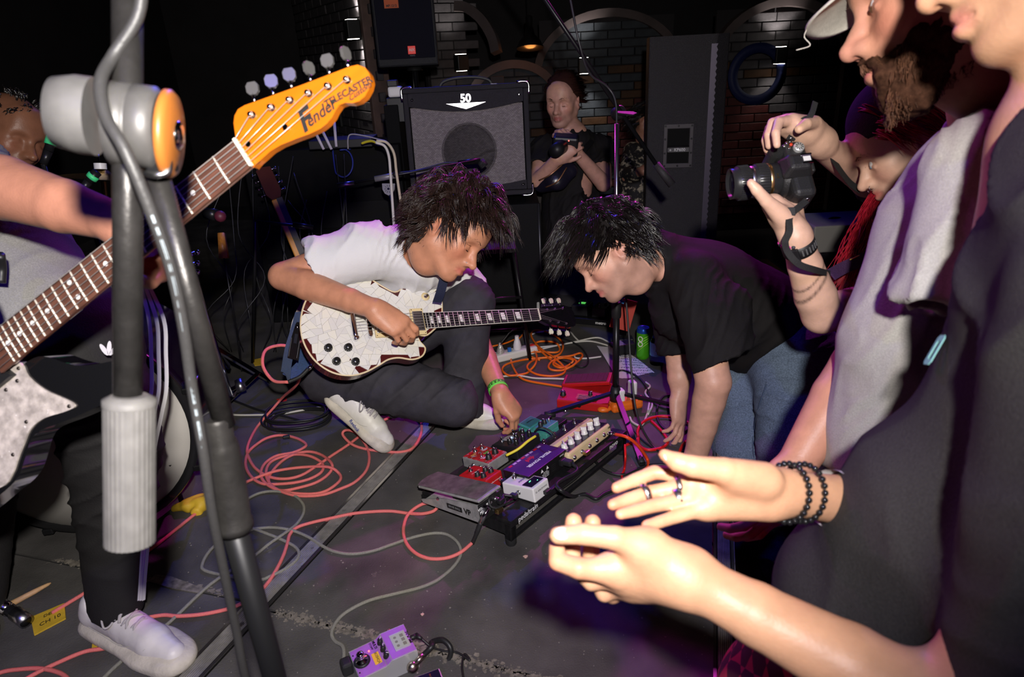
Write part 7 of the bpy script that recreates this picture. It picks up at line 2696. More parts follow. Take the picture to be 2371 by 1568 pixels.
# ------------------------------------------------------------------ red pitch pedal on the floor
def whammy():
 a = F(1272, 945)
 b = F(1425, 962)
 c = F(1455, 912)
 dx_ = (b - a).normalized()
 M_ = frame(a.lerp(b, .5) + V((-dx_.y, dx_.x, 0)) * .09, dx_, V((0, 0, 1)))
 t = thing('pitch_pedal', 'large red expression pedal with rocking treadle on the floor', 'effects pedal', mx=M_)
 rd = mat('whammy_red', (.46, .012, .010), .35, coat=.35, noise=(30, .08))
 W_, D_ = .200, .165
 MB().prism([(-D_ / 2, .0), (D_ / 2, .0), (D_ / 2, .050), (.0, .046), (-D_ / 2, .036)], -W_ / 2, W_ / 2, mx=RZ(90) @ RX(90)).build('chassis', rd, t, bevel=.006, seg=3)
 tm = TR(-.01, .055, .066) @ RY(-9) @ RX(6)
 MB(tm).box((0, 0, 0), (.195, .078, .016)).build('treadle', rd, t, bevel=.004)
 MB(tm).box((0, 0, .0095), (.170, .062, .004)).build('treadle_rubber', mat('treadle_dark_red', (.10, .02, .025), .75, bump=(300, .8)), t, bevel=.001)
 for k in range(7):
  MB(tm).box((-.07 + k * .023, 0, .0118), (.004, .056, .0015)).build('tread_rib', mat('treadle_dark_red'), t)
 knob(t, -.085, -.045, .040, .011, .016)
 knob(t, .020, -.028, .043, .008, .014)
 MB().box((.015, -.045, .0415), (.075, .050, .001), mx=TR(0, 0, 0)).build('legend_panel', mat('whammy_legend', (.06, .012, .012), .5), t)
 for k in range(6):
  MB().box((.0, -.064 + k * .007, .0428), (.060, .0012, .0006)).build('legend_line', mat('legend_pink', (.6, .25, .25), .6), t)
 MB().lathe([(.006, 0), (.005, .012), (.003, .014)], 14, mx=TR(.05, -.05, .0415)).build('toggle', CHROME, t)
 text('DigiTech', .026, mat('whammy_dark_ink', (.12, .01, .01), .5), TR(W_ / 2 + .0004, -.03, .02) @ RZ(90) @ RX(90), t, 'side_lettering', bold=.0004, depth=.0002)
 for x in (-.04, -.012):
  jack(t, V((x, -D_ / 2, .020)), V((0, -1, 0)), BLACK)
 plug_m = frame(M_ @ V((-.04, -D_ / 2 - .004, .020)), M_.to_3x3() @ V((-.35, -.85, -.1)), V((0, 0, 1)))
 MB(plug_m).rod((0, 0, 0), (.05, 0, 0), .0065, n=12).build('plug', CHROME, t, local=False)


whammy()


# ------------------------------------------------------------------ multi-effect pedal at the bottom edge
def stomp():
 Z = .045
 o = F(880, 1535, Z)
 ax = (F(945, 1458, Z) - F(812, 1512, Z))
 ax = F(938, 1452, Z) - F(806, 1508, Z)
 dx_ = V((ax.x, ax.y, 0)).normalized()
 c = F(902, 1530, Z)
 M_ = frame(V((c.x, c.y, 0)), dx_, V((0, 0, 1)))
 p = lambda x, y, z=Z: onp(x, y, M_, z)
 t = thing('multi_effects_pedal', 'lilac and silver multi-effects pedal with green screen at the bottom edge', 'effects pedal', mx=M_)
 x0, y1 = p(806, 1505)
 x1, _ = p(936, 1451)
 _, y0 = p(833, 1570)
 w_, d_ = x1 - x0, y1 - y0
 sil = mat('pedal_silver', (.46, .46, .47), .35, .3)
 lil = mat('pedal_lilac', (.33, .13, .52), .32, coat=.4, noise=(60, .05))
 cx_, cy_ = (x0 + x1) / 2, (y0 + y1) / 2
 D_ = -TR(0, 0, 0).to_translation()
 C0 = TR(cx_, cy_, 0)
 sh = MB()
 pr = [(-w_ / 2, 0), (w_ / 2, 0), (w_ / 2, .052), (w_ * .06, .052), (-w_ * .02, .042), (-w_ / 2, .038)]
 sh.prism(pr, -d_ / 2, d_ / 2, mx=C0 @ RX(90)).build('enclosure', sil, t, bevel=.003, seg=3)
 fm = C0 @ TR(w_ * .28, 0, .0525)
 MB(fm).box((0, 0, 0), (w_ * .42, d_ * .94, .002)).build('screen_plate', lil, t, bevel=.0006)
 fm2 = C0 @ TR(-w_ * .26, 0, .0405) @ RY(-4.5)
 MB(fm2).box((0, 0, 0), (w_ * .46, d_ * .94, .002)).build('switch_plate', lil, t, bevel=.0006)
 MB(C0 @ TR(w_ * .02, 0, .0475) @ RY(-32)).box((0, 0, 0), (w_ * .10, d_ * .94, .002)).build('slope_plate', lil, t)
 MB(fm).box((.004, 0, .0014), (w_ * .27, d_ * .58, .002)).build('screen_bezel', sil, t, bevel=.0006)
 MB(fm).box((.004, 0, .0024), (w_ * .24, d_ * .50, .001)).build('screen', mat('lcd_green', (.30, .36, .27), .25, emit=((.35, .45, .32), .12)), t)
 ink = mat('lcd_ink', (.16, .19, .12), .5)
 for i in range(3):
  MB(fm).box((.012, -.014 + i * .013, .0031), (.008, .009, .0004)).build('screen_icon', ink, t)
  MB(fm).lathe([(.0035, 0), (.0035, .0004)], 12, mx=fm @ TR(-.004, -.014 + i * .013, .003)).build('screen_icon', ink, t)
 text('ZOOM', .013, BLACKINK, fm @ TR(w_ * .175, 0, .0012) @ RZ(-90), t, 'lettering', bold=.0004)
 text('MULTI', .009, BLACKINK, fm2 @ TR(w_ * .18, d_ * .32, .0012) @ RZ(-90), t, 'lettering', bold=.0003)
 text('STOMP', .007, BLACKINK, fm2 @ TR(w_ * .12, d_ * .32, .0012) @ RZ(-90), t, 'lettering')
 for i in range(3):
  knob(t, w_ * .015, -.022 + i * .022, .047, .0065, .012, mx=C0)
 MB(fm2).box((w_ * .13, -d_ * .12, .0014), (w_ * .12, d_ * .38, .0006)).build('name_sticker', mat('sticker_yellow', (.72, .46, .03), .6), t)
 text('BOSHQA', .0085, BLACKINK, fm2 @ TR(w_ * .14, -d_ * .12, .0019) @ RZ(-90), t, 'sticker_lettering', depth=.0001)
 MB().lathe([(.019, 0), (.019, .003), (.017, .0045)], 28, mx=fm2 @ TR(-w_ * .1, 0, .001)).build('switch_ring', BLACK, t)
 MB().lathe([(.015, .003), (.0135, .007), (.008, .010), (.0075, .018), (.0085, .019), (.0085, .024), (.005, .026), (.0004, .026)], 24, mx=fm2 @ TR(-w_ * .1, 0, .001)).build('footswitch', CHROME, t)
 MB(fm2).ball((w_ * .06, d_ * .2, .002), .0022, 8).build('led_red', mat('led_red_on', (1, .1, .1), .3, emit=((1, .1, .08), 4)), t)
 for y in (-.3, 0, .3):
  MB(fm2).box((-w_ * .2, d_ * y, .0012), (.003, .004, .0004)).build('mark', BLACKINK, t)
 MB().box((w_ * .22, d_ / 2 + .003, .046), (.010, .006, .010), mx=C0).build('usb_port', GOLD, t, bevel=.002)
 MB().box((-w_ / 2 - .012, d_ * .30, .018), (.026, .030, .034), mx=C0).build('input_plug', RUBBER, t, bevel=.006)
 # power plug and output plug
 MB(C0).rod((w_ / 2, d_ * .18, .030), (w_ / 2 + .022, d_ * .18, .030), .006, n=12).build('power_plug', BLACK, t)
 MB(C0).rod((w_ / 2 + .018, d_ * .20, .030), (w_ / 2 + .026, d_ * .02, .030), .007, .004, n=12).build('power_plug_stem', BLACK, t)
 op = C0 @ TR(w_ * .36, -d_ / 2 - .012, .022)
 MB(op).ball((0, 0, 0), (.014, .013, .014), 16).build('output_plug', mat('plug_nickel_worn', (.55, .48, .40), .28, 1, noise=(80, .2)), t)
 MB(op).rod((.004, 0, .004), (.030, .004, .016), .0075, n=14).build('output_plug_barrel', mat('plug_nickel_worn'), t)
 W = lambda x, y, z: M_ @ (C0 @ V((x, y, z)))
 return t, W(-w_ / 2 - .02, d_ * .30, .018), W(w_ / 2 + .026, d_ * .02, .030), W(w_ * .36 + .030, -d_ / 2 - .008, .038)


STOMP, ST_IN, ST_PW, ST_OUT = stomp()


def corner_pedal():
 Z = .04
 a, b, c = F(1022, 1541, Z), F(955, 1566, Z), F(1040, 1590, Z)
 dx_ = (a - b)
 M_ = frame(V((a.x, a.y, 0)), dx_, V((0, 0, 1)))
 t = thing('compact_pedal', 'small dark blue and black pedal cut off by the bottom edge', 'effects pedal', mx=M_ @ TR(-.062, -.036, 0))
 enclosure(t, .115, .070, .038, mat('pedal_pale_metal', (.55, .55, .58), .35, .7), bev=.003)
 MB().box((0, 0, .0385), (.106, .062, .001)).build('face_panel', mat('panel_blue_black', (.008, .008, .03), .25, coat=.4), t)
 for i in range(3):
  MB().box((-.03 + i * .012, .018, .0392), (.008, .012, .0004)).build('face_mark', WHITEINK if i else mat('face_blue', (.05, .08, .6), .4), t)
 MB().lathe([(.004, 0), (.003, .003), (.0015, .010), (.002, .012)], 10, mx=TR(.030, .014, .039)).build('toggle', GOLD, t)
 knob(t, .02, -.02, .039, .008, .013)
 knob(t, -.02, -.02, .039, .008, .013)
 text('H', .02, WHITEINK, TR(.0, .016, .0392), t, 'face_lettering', bold=.0006)


corner_pedal()
# ------------------------------------------------------------------ cables
def fl(pts, r_, z=None, lift=()):
 """floor pixels -> points lying on the deck; lift={index: height}"""
 lift = dict(lift)
 return [F(x, y, r_ + lift.get(i, 0)) for i, (x, y) in enumerate(pts)]


def cable(name, label, pts, r_, m, cat='cable', n=7, sides=8, group=None):
 q = cr(pts, n)
 o = MB().tube(q, r_, sides).build(name, m, None)
 return tag(o, label, cat, group)


PINK = mat('cable_coral_braid', (.80, .185, .175), .55, bump=(900, .5), noise=(500, .12))
GREYB = mat('cable_grey_braid', (.30, .29, .25), .6, bump=(900, .8), noise=(600, .3))
ORANGE = mat('cable_orange', (.85, .17, .012), .4)
REDC = mat('cable_red', (.62, .012, .010), .38)
WHITEC = mat('cable_white', (.62, .60, .55), .5)
BLKC = mat('cable_black_rubber', (.014, .014, .015), .45)
RP = .0052

# coral lead from the mosaic guitar, coiled on the deck
jk = P(723, 846, 2.16)
g1 = [P(667, 885, 2.12), P(634, 882, 2.14), P(612, 856, 2.16), P(608, 830, 2.18), P(619, 808, 2.22), P(656, 800, 2.26), P(690, 815, 2.30), P(697, 850, 2.32), P(688, 889, 2.36)]
f1 = fl([(656, 919), (633, 945), (598, 985), (579, 1018), (572, 1043), (577, 1062), (592, 1085), (623, 1104), (659, 1109), (697, 1101), (735, 1078), (767, 1056), (805, 1031), (847, 1000), (885, 975), (940, 955), (971, 973), (976, 996), (968, 1021), (952, 1040), (926, 1047), (894, 1046), (847, 1040), (815, 1029), (794, 1008), (799, 997), (818, 999), (834, 1012), (850, 1037), (855, 1063), (847, 1091), (821, 1117), (786, 1133), (751, 1145), (710, 1149), (671, 1145), (633, 1128), (617, 1104), (620, 1079), (639, 1063), (678, 1053), (716, 1056), (745, 1072), (746, 1091), (722, 1107), (687, 1117), (646, 1121), (607, 1120), (582, 1104), (569, 1079), (572, 1053), (588, 1034), (617, 1015), (652, 1008), (687, 1015), (708, 1028), (703, 1037), (678, 1048), (639, 1056), (612, 1075), (604, 1100), (618, 1122), (650, 1136), (690, 1130), (735, 1116), (764, 1094), (768, 1074), (745, 1054), (712, 1046), (672, 1056), (642, 1078), (622, 1108), (634, 1130), (671, 1141), (722, 1144), (757, 1136), (786, 1114), (786, 1098), (761, 1082), (703, 1082), (639, 1091), (585, 1110), (553, 1126), (477, 1172), (420, 1216), (352, 1270), (250, 1340), (120, 1420)], RP,
  lift={0: .10, 1: .05, 23: .005, 24: .02, 25: .03, 26: .012, 27: .01, 41: .006, 52: .004, 66: .01, 78: .012, 80: .01})
c = thing('guitar_cable', 'coral pink braided lead coiled beside the crouching guitarist', 'cable', f1[8])
MB().tube(cr(g1 + f1, 6), RP, 8).build('braid', PINK, c, local=False)
MB().tube(cr([P(715, 853, 2.155), P(695, 872, 2.14), P(667, 885, 2.12)], 5), [.0062] * 6 + [.0058] * 5, 10).build('strain_relief', RUBBER, c, local=False)
MB().rod(jk, P(713, 856, 2.155), .0055, .0065, n=14).build('plug', CHROME, c, local=False)
vj = VOL_JACK
pj = P(1128, 1176, PX(vj)[2] - .03)
c = thing('guitar_cable', 'coral pink braided lead plugged into the volume pedal', 'cable', F(940, 1230))
f2 = [P(1095, 1256, 1.93)] + fl([(1067, 1279), (1035, 1292), (997, 1294), (965, 1283), (942, 1260), (934, 1232), (939, 1203), (952, 1184), (977, 1168), (1000, 1165), (1012, 1173), (1003, 1184), (977, 1190), (946, 1189), (907, 1184), (863, 1185), (815, 1190), (767, 1200), (719, 1211), (687, 1222), (671, 1238), (665, 1260), (655, 1289), (639, 1321), (620, 1350), (601, 1370), (570, 1392), (532, 1409), (473, 1422), (414, 1427), (374, 1425), (320, 1440), (264, 1494), (197, 1509), (138, 1533), (79, 1562), (0, 1610)], RP, lift={7: .006, 8: .012, 9: .02, 10: .024, 11: .018, 12: .01, 0: .006})
MB().tube(cr(f2, 6), RP, 8).build('braid', PINK, c, local=False)
MB().tube(cr([P(1114, 1208, 1.90), P(1104, 1235, 1.91), P(1094, 1258, 1.93)], 5), [.0072] * 5 + [.006] * 6, 10).build('strain_relief', RUBBER, c, local=False)
MB().rod(P(1131, 1176, 1.895), P(1113, 1210, 1.90), .0068, .0078, n=14).build('plug', CHROME, c, local=False)
MB().box((0, 0, 0), (.022, .016, .016), mx=frame(P(1124, 1176, 1.905), idir(1, .3, 0), V((0, 0, 1)))).build('plug_elbow', CHROME, c, local=False, bevel=.004)
cable('guitar_cable', 'loop of coral pink lead at the bottom left corner', fl([(-60, 1585), (0, 1558), (47, 1550), (98, 1549), (145, 1562), (170, 1590)], RP), RP, PINK)

# grey braided lead to the multi-effects pedal
q = [ST_IN] + fl([(795, 1500), (776, 1485), (768, 1469), (773, 1450), (789, 1428), (816, 1409), (857, 1390), (911, 1376), (965, 1363), (1000, 1350), (1022, 1337), (1051, 1311), (1067, 1283), (1060, 1257), (1035, 1238), (1003, 1235), (958, 1244), (910, 1260), (863, 1276), (815, 1283), (777, 1278), (751, 1267), (722, 1248), (687, 1232), (655, 1224), (617, 1222), (569, 1230), (500, 1262), (469, 1305), (485, 1325), (592, 1342), (627, 1334), (659, 1318), (684, 1299), (692, 1283), (684, 1267), (655, 1251), (608, 1232), (563, 1216), (510, 1195), (505, 1185), (563, 1160), (601, 1142), (639, 1138), (678, 1146), (700, 1165), (703, 1187), (687, 1213), (659, 1235), (623, 1260), (582, 1292), (489, 1352), (394, 1440), (330, 1490), (250, 1560), (200, 1620)], .0046, lift={0: .012, 13: .006, 24: .006, 37: .004, 48: .01, 49: .008})
cable('guitar_cable', 'grey braided lead looping across the deck to the lilac pedal', q, .0046, GREYB, n=6)

# orange cable heap
og = [(1340, 905), (1303, 896), (1266, 890), (1222, 882), (1202, 872), (1189, 852), (1183, 831), (1189, 813), (1207, 806), (1228, 807), (1242, 821), (1240, 842), (1228, 857), (1217, 865), (1182, 870), (1166, 862), (1164, 852), (1177, 842), (1215, 833), (1253, 829), (1289, 824), (1302, 811), (1302, 793), (1286, 778), (1263, 768), (1240, 765), (1230, 773), (1235, 788), (1253, 808), (1284, 829), (1307, 852), (1304, 865), (1279, 871), (1243, 867), (1222, 854), (1225, 842), (1245, 831), (1285, 828), (1322, 824), (1343, 818), (1348, 826), (1330, 844), (1304, 857), (1279, 857), (1270, 849), (1279, 836), (1304, 829), (1326, 834), (1319, 844), (1299, 852), (1281, 844), (1290, 832), (1314, 828), (1334, 836), (1322, 850), (1296, 848), (1262, 822), (1240, 800), (1250, 791), (1284, 793), (1296, 806), (1289, 816), (1253, 815), (1228, 816), (1226, 824), (1250, 834)]
cable('power_cable', 'bright orange cable heaped in loops behind the pedals', fl(og, .0048, lift={i: .003 * (i % 6) for i in range(6, len(og) - 2)}), .0048, ORANGE, n=6)
cable('power_cable', 'short run of orange cable beside the white power strip', fl([(1140, 802), (1170, 795), (1190, 787), (1203, 783), (1212, 770), (1208, 755)], .004), .004, ORANGE)

# red lead at the stand's foot
rd = [(1440, 1035), (1475, 1018), (1476, 1000), (1483, 984), (1500, 971), (1530, 964), (1562, 968), (1592, 978), (1606, 996), (1598, 1015), (1580, 1032), (1572, 1060), (1590, 1075)]
cable('guitar_cable', 'glossy red lead looping between the bending man\'s hands', fl([(x, y) for x, y in rd], .0055, lift={i: .004 for i in range(3, 9)}), .0055, REDC)
cable('guitar_cable', 'second glossy red loop lying in front of the first', fl([(1478, 1010), (1480, 1030), (1500, 1042), (1532, 1037), (1546, 1024), (1538, 1006), (1522, 988), (1508, 975)], .0055), .0055, REDC)
cj = CREAM_JACK
c = thing('guitar_cable', 'orange-red lead with chrome plug leaving the cream pedal', 'cable', F(1480, 1060))
MB().rod(cj, P(1426, 1006, PX(cj)[2]), .0065, .0075, n=12).build('plug', CHROME, c, local=False)
MB().tube(cr([P(1424, 1006, PX(cj)[2]), P(1450, 1012, 2.22), P(1475, 1030, 2.24), F(1498, 1062, .01), F(1500, 1080, .006), F(1490, 1090, .006)], 6), .0055, 8).build('sheath', mat('cable_vermilion', (.80, .07, .012), .4), c, local=False)
cable('guitar_cable', 'thin red lead hanging from the board edge to the deck', [P(1447, 1030, 2.25), P(1448, 1060, 2.22)] + fl([(1446, 1085), (1440, 1105), (1452, 1120)], .004), .004, REDC)

# white leads
for i, (lb, pts) in enumerate((('white lead running in from the drums to the guitarist\'s heel', [(470, 945), (500, 955), (545, 961), (600, 961), (640, 960), (700, 950), (757, 940), (800, 930)]),
        ('white lead crossing behind the red floor pedal', [(1130, 870), (1156, 872), (1200, 870), (1240, 876), (1290, 877), (1330, 880), (1370, 888)]),
        ('white lead curving from the power strip to the far cable heap', [(1228, 806), (1290, 800), (1330, 792), (1380, 782), (1405, 790), (1418, 800)]),
        ('white lead looping behind the orange heap', [(1232, 774), (1250, 769), (1290, 764), (1318, 768), (1330, 780), (1340, 790)]),
        ('white lead lying flat nearest the set list', [(1240, 812), (1300, 798), (1360, 790), (1400, 798), (1418, 806)]),
        ('short white lead hooked beside the set list', [(1345, 818), (1332, 822), (1334, 829), (1360, 830), (1392, 826)]),
        ('thin white lead running up from the orange power strip', [(1500, 960), (1510, 935), (1494, 910), (1505, 895), (1495, 885)]),
        ('white lead under the right stand leg', [(1458, 965), (1465, 978), (1485, 985), (1498, 960), (1505, 925)]))):
 cable('audio_cable', lb, fl(pts, .0042, lift={k: .003 * ((i + k) % 2) for k in range(len(pts))}), .0042, WHITEC, group='white leads')
# black leads
for i, (lb, r_, pts) in enumerate((('black lead across the deck from the chrome tripod', .0045, [(440, 850), (460, 885), (500, 910), (560, 935), (600, 950), (650, 962), (700, 975)]),
         ('black lead looping beside the orange heap', .0045, [(1240, 800), (1290, 830), (1345, 850), (1362, 835), (1350, 810), (1330, 795), (1290, 780), (1240, 772)]),
         ('black lead arching behind the stand to the set list', .005, [(1400, 890), (1412, 870), (1440, 858), (1475, 872), (1495, 895), (1510, 930), (1535, 945), (1560, 950)]),
         ('black lead coiled by the bending man\'s far hand', .005, [(1555, 915), (1535, 920), (1522, 945), (1524, 975), (1545, 998), (1575, 1003), (1600, 990)]),
         ('black lead trailing in front of the board', .005, [(1378, 1068), (1400, 1090), (1440, 1100), (1480, 1085), (1520, 1076), (1580, 1082)]),
         ('thin black lead across the right stand leg', .0035, [(1440, 960), (1470, 1000), (1500, 1030), (1545, 1050), (1590, 1042), (1605, 1010)]))):
 cable('audio_cable', lb, fl(pts, r_, lift={k: .002 * (k % 2) for k in range(len(pts))}), r_, BLKC)
cable('mains_lead', 'thick black mains lead from the power supply snaking off the board', [MAINS, MAINS + V((.01, -.03, -.008)), P(1290, 1120, 1.99), P(1305, 1140, 1.96)] + fl([(1330, 1150), (1355, 1145), (1380, 1155), (1400, 1143), (1430, 1130), (1470, 1105), (1510, 1085)], .006), .006, BLKC)
cable('power_lead', 'thin black power lead from the lilac pedal', [ST_PW, ST_PW + V((.02, -.01, -.015))] + fl([(1000, 1500), (1030, 1508), (1060, 1512), (1088, 1530), (1075, 1515), (1070, 1545), (1074, 1575)], .0028), .0028, BLKC)
so = ST_OUT
cable('patch_cable', 'short thick black patch lead arching over the bottom edge', [so, so + V((.02, .012, .014)), P(1000, 1487, 1.60), P(1025, 1482, 1.59), P(1043, 1500, 1.58), P(1040, 1525, 1.58), P(1020, 1545, 1.58), P(1010, 1552, 1.585)], .0062, BLKC)
tl_ = TUN_L
cable('patch_cable', 'black patch lead between tuner and volume pedal', [tl_, tl_ + V((-.03, .0, .004)), P(1170, 1165, 1.94), P(1150, 1176, 1.92), P(1136, 1172, 1.915), P(1133, 1155, 1.92), P(1148, 1140, 1.95)], .0042, BLKC)
cable('patch_cable', 'yellow and red patch lead between the pedals', [P(1172, 1055, 2.16), P(1200, 1040, 2.16), P(1222, 1022, 2.17), P(1240, 1010, 2.19)], .0045, mat('cable_yellow', (.70, .60, .04), .45))
cable('patch_cable', 'thin black patch lead above the teal pedal sockets', [P(1238, 1000, 2.2), P(1250, 990, 2.17), P(1270, 996, 2.17), P(1285, 1010, 2.17), P(1270, 1020, 2.18)], .003, BLKC)

# bundle of black cable on the deck behind the guitarist's foot
bd = thing('cable_coil', 'neat coil of black cable lying behind the white shoe', 'cable', F(690, 975))
for k in range(7):
 a0, s_ = k * .9, 1 + .05 * (k % 4)
 ctr = F(692 + 5 * math.cos(a0), 975 + 4 * math.sin(a0))
 MB().tube([ctr + V((.115 * s_ * math.cos(t_), .085 * s_ * math.sin(t_), .005 + .006 * k + .003 * math.sin(3 * t_))) for t_ in [i * 2 * math.pi / 40 for i in range(40)]], .0042, 6, closed=True).build('turn', BLKC, bd, local=False)
MB().box((0, 0, 0), (.025, .012, .012), mx=frame(F(663, 1012, .018), V((1, .3, 0)), V((0, 0, 1)))).build('cable_tie', RUBBER, bd, local=False, bevel=.003)

# hanging leads in the dark behind
rs2 = np.random.default_rng(12)
for k in range(16):
 x = rs2.uniform(500, 830)
 d = rs2.uniform(2.95, 3.1)
 pts = [P(x + rs2.normal() * 8, rs2.uniform(350, 470), d)]
 for y in (540, 640, 740):
  pts.append(P(x + rs2.normal() * 26, y + rs2.normal() * 10, d))
 pts.append(F(x + rs2.normal() * 20, 815, .004))
 cable('hanging_lead', 'thin black lead hanging in front of the dark rack', pts, .0022, mat('cable_black_gloss', (.03, .03, .032), .35), n=6, sides=5, group='leads hanging in the dark behind the drums')
for lb, pts, m_ in (('white lead arching down beside the grey clutch plate', [(870, 330), (890, 338), (900, 360), (904, 400), (908, 460), (915, 560), (925, 640)], WHITEC), ('cream lead hanging left of the amplifier', [(872, 326), (895, 330), (912, 355), (918, 400), (928, 470), (935, 530), (945, 640)], mat('cable_cream', (.55, .48, .34), .5))):
 cable('audio_cable', lb, [P(x, y, 2.93) for x, y in pts] + [F(940, 770, .005)], .006, m_)
cable('audio_cable', 'blue loop of lead hanging on the rack front', [P(770, 345, 3.33)] + [P(795 + 22 * math.cos(t_), 378 + 32 * math.sin(t_), 3.31) for t_ in [2.6 - i * .45 for i in range(11)]] + [P(812, 345, 3.33)], .004, mat('cable_blue', (.02, .03, .25), .45))
cable('audio_cable', 'yellow and blue taped lead ends on the rack top', [P(838, 332, 3.12), P(850, 328, 3.1), P(862, 327, 3.08), P(872, 331, 3.06)], .006, mat('cable_yellow', (0, 0, 0)))
cable('audio_cable', 'grey lead draped behind the receiver antennas', [P(806, 345, 3.2), P(806, 320, 3.2), P(815, 311, 3.2), P(850, 316, 3.2), P(890, 326, 3.25)], .0035, mat('cable_grey', (.3, .28, .3), .5))
# ------------------------------------------------------------------ backline
TOLEX = mat('tolex_black', (.020, .018, .024), .5, bump=(500, .8), noise=(200, .3))


def combo_amp():
 # front face rectangle from its lower edge
 c = P(1085, 330, 3.32)
 right = idir(.995, -.055, -.0)
 right.z *= .3
 right.normalize()
 upv = V((-.06, .10, 1))
 M = frame(c, right, upv)
 W2, H2, DP = .30, .262, .26
 M = M @ TR(0, 0, -H2)
 t = thing('guitar_amplifier', 'black combo amplifier with grey woven grille and 50 badge', 'amplifier', mx=M)
 sh = MB()
 for c_, d_ in (((0, DP / 2, .0125), (2 * W2, DP, .025)), ((0, DP / 2, 2 * H2 - .0125), (2 * W2, DP, .025)), ((-W2 + .0125, DP / 2, H2), (.025, DP, 2 * H2 - .05)), ((W2 - .0125, DP / 2, H2), (.025, DP, 2 * H2 - .05)), ((0, DP - .01, H2), (2 * W2 - .05, .02, 2 * H2 - .05))):
  sh.box(c_, d_)
 sh.build('cabinet', TOLEX, t, bevel=.006)
 gm = mat('grille_cloth_woven', (.20, .175, .185), .75, bump=(900, .5))
 nt = gm.node_tree
 b = nt.nodes['Principled BSDF']
 tc = nt.nodes.new('ShaderNodeTexCoord')
 br = nt.nodes.new('ShaderNodeTexBrick')
 br.inputs['Color1'].default_value = (.27, .24, .25, 1)
 br.inputs['Color2'].default_value = (.18, .155, .165, 1)
 br.inputs['Mortar'].default_value = (.02, .018, .02, 1)
 br.inputs['Scale'].default_value = 60
 br.inputs['Mortar Size'].default_value = .022
 br.inputs['Brick Width'].default_value = .7
 br.inputs['Row Height'].default_value = .35
 mp = nt.nodes.new('ShaderNodeMapping')
 mp.inputs['Rotation'].default_value = (R(90), 0, 0)
 nt.links.new(tc.outputs['Object'], mp.inputs[0])
 nt.links.new(mp.outputs[0], br.inputs['Vector'])
 nt.links.new(br.outputs['Color'], b.inputs['Base Color'])
 gm_shade = gm.copy()  # darkened copy of the cloth, shade put into its colour
 b2 = [x for x in gm_shade.node_tree.nodes if x.type == 'TEX_BRICK'][0]
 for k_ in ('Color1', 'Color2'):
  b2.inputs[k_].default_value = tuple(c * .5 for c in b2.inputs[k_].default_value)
 gr = MB()
 n, m_ = 40, 34
 vs, fs = [], []
 for j in range(m_ + 1):
  for i in range(n + 1):
   x, z = -W2 + .03 + (2 * W2 - .06) * i / n, .04 + (2 * H2 - .13) * j / m_
   r_ = math.hypot(x, z - .22)
   vs.append((x, .012 + (.006 if r_ < .125 else 0) + (.004 if r_ < .115 else 0), z))
 for j in range(m_):
  for i in range(n):
   q = j * (n + 1) + i
   fs.append((q, q + 1, q + n + 2, q + n + 1))
 gr.add(vs, fs, smooth=True)
 gr.build('grille_cloth', gm, t)
 MB().lathe([(.135, 0), (.135, .004), (.125, .004), (.125, 0)], 40, mx=TR(0, .0125, .22) @ RX(90)).build('speaker_shade', gm_shade, t)  # darker cloth disc painting the shade that shows through around the speaker
 pl = [(-W2 + .026, 2 * H2 - .026), (W2 - .026, 2 * H2 - .026), (W2 - .026, 2 * H2 - .085)]
 for i in range(17):
  a = i / 16
  pl.append((W2 - .026 - a * (2 * W2 - .052), 2 * H2 - .085 - .032 * math.sin(a * math.pi)))
 MB().prism(pl, 0, .016, mx=TR(0, .008, 0) @ RX(90)).build('top_panel', TOLEX, t, bevel=.002)
 lo = [(-W2 + .026, .028), (W2 - .026, .028), (W2 - .026, .072)]
 for i in range(17):
  a = i / 16
  lo.append((W2 - .026 - a * (2 * W2 - .052), .072 - .026 * math.sin(a * math.pi)))
 MB().prism(lo, 0, .016, mx=TR(0, .008, 0) @ RX(90)).build('bottom_panel', TOLEX, t, bevel=.002)
 sil = mat('badge_silver', (.75, .74, .76), .3, .7)
 MB().prism([(-.095, .012), (.095, .012), (.07, .004), (0, -.016), (-.07, .004)], 0, .008, mx=TR(0, -.008, 2 * H2 - .092) @ RX(90)).build('badge_wing', sil, t, bevel=.002)
 text('50', .052, sil, TR(0, -.010, 2 * H2 - .060) @ RX(90), t, 'badge_number', bold=.0016, depth=.002)
 for x in (-W2 + .045, W2 - .045):
  for z in (.05, 2 * H2 - .055):
   MB().lathe([(.008, 0), (.007, .004), (.002, .006)], 12, mx=TR(x, -.008, z) @ RX(90)).build('screw', CHROME, t)
 for sx in (-1, 1):
  for z, sz in ((.0, 1), (2 * H2, -1)):
   cm = MB()
   cm.tube(cr([(sx * (W2 + .002), -.004, z + sz * .055), (sx * (W2 + .003), -.005, z + sz * .012), (sx * (W2 - .012), -.005, z - sz * .003), (sx * (W2 - .055), -.004, z - sz * .002)], 4), .0055, 6)
   cm.tube(cr([(sx * (W2 + .003), -.003, z + sz * .006), (sx * (W2 + .003), .03, z - sz * .002), (sx * (W2 + .002), .06, z - sz * .002)], 4), .006, 6)
   cm.build('corner_guard', CHROME, t)
 hd = MB()
 hd.ribbon(cr([(-.13, DP / 2, 2 * H2 + .004), (-.11, DP / 2, 2 * H2 + .028), (-.05, DP / 2, 2 * H2 + .042), (.05, DP / 2, 2 * H2 + .042), (.11, DP / 2, 2 * H2 + .028), (.13, DP / 2, 2 * H2 + .004)], 6), V((0, 0, 1)), .03, .012)
 hd.build('handle', RUBBER, t, bevel=.003)
 for x in (-.14, .14):
  MB().box((x, DP / 2, 2 * H2 + .004), (.04, .036, .012)).build('handle_cap', CHROME, t, bevel=.003)
 return t, M


AMP, AMP_M = combo_amp()
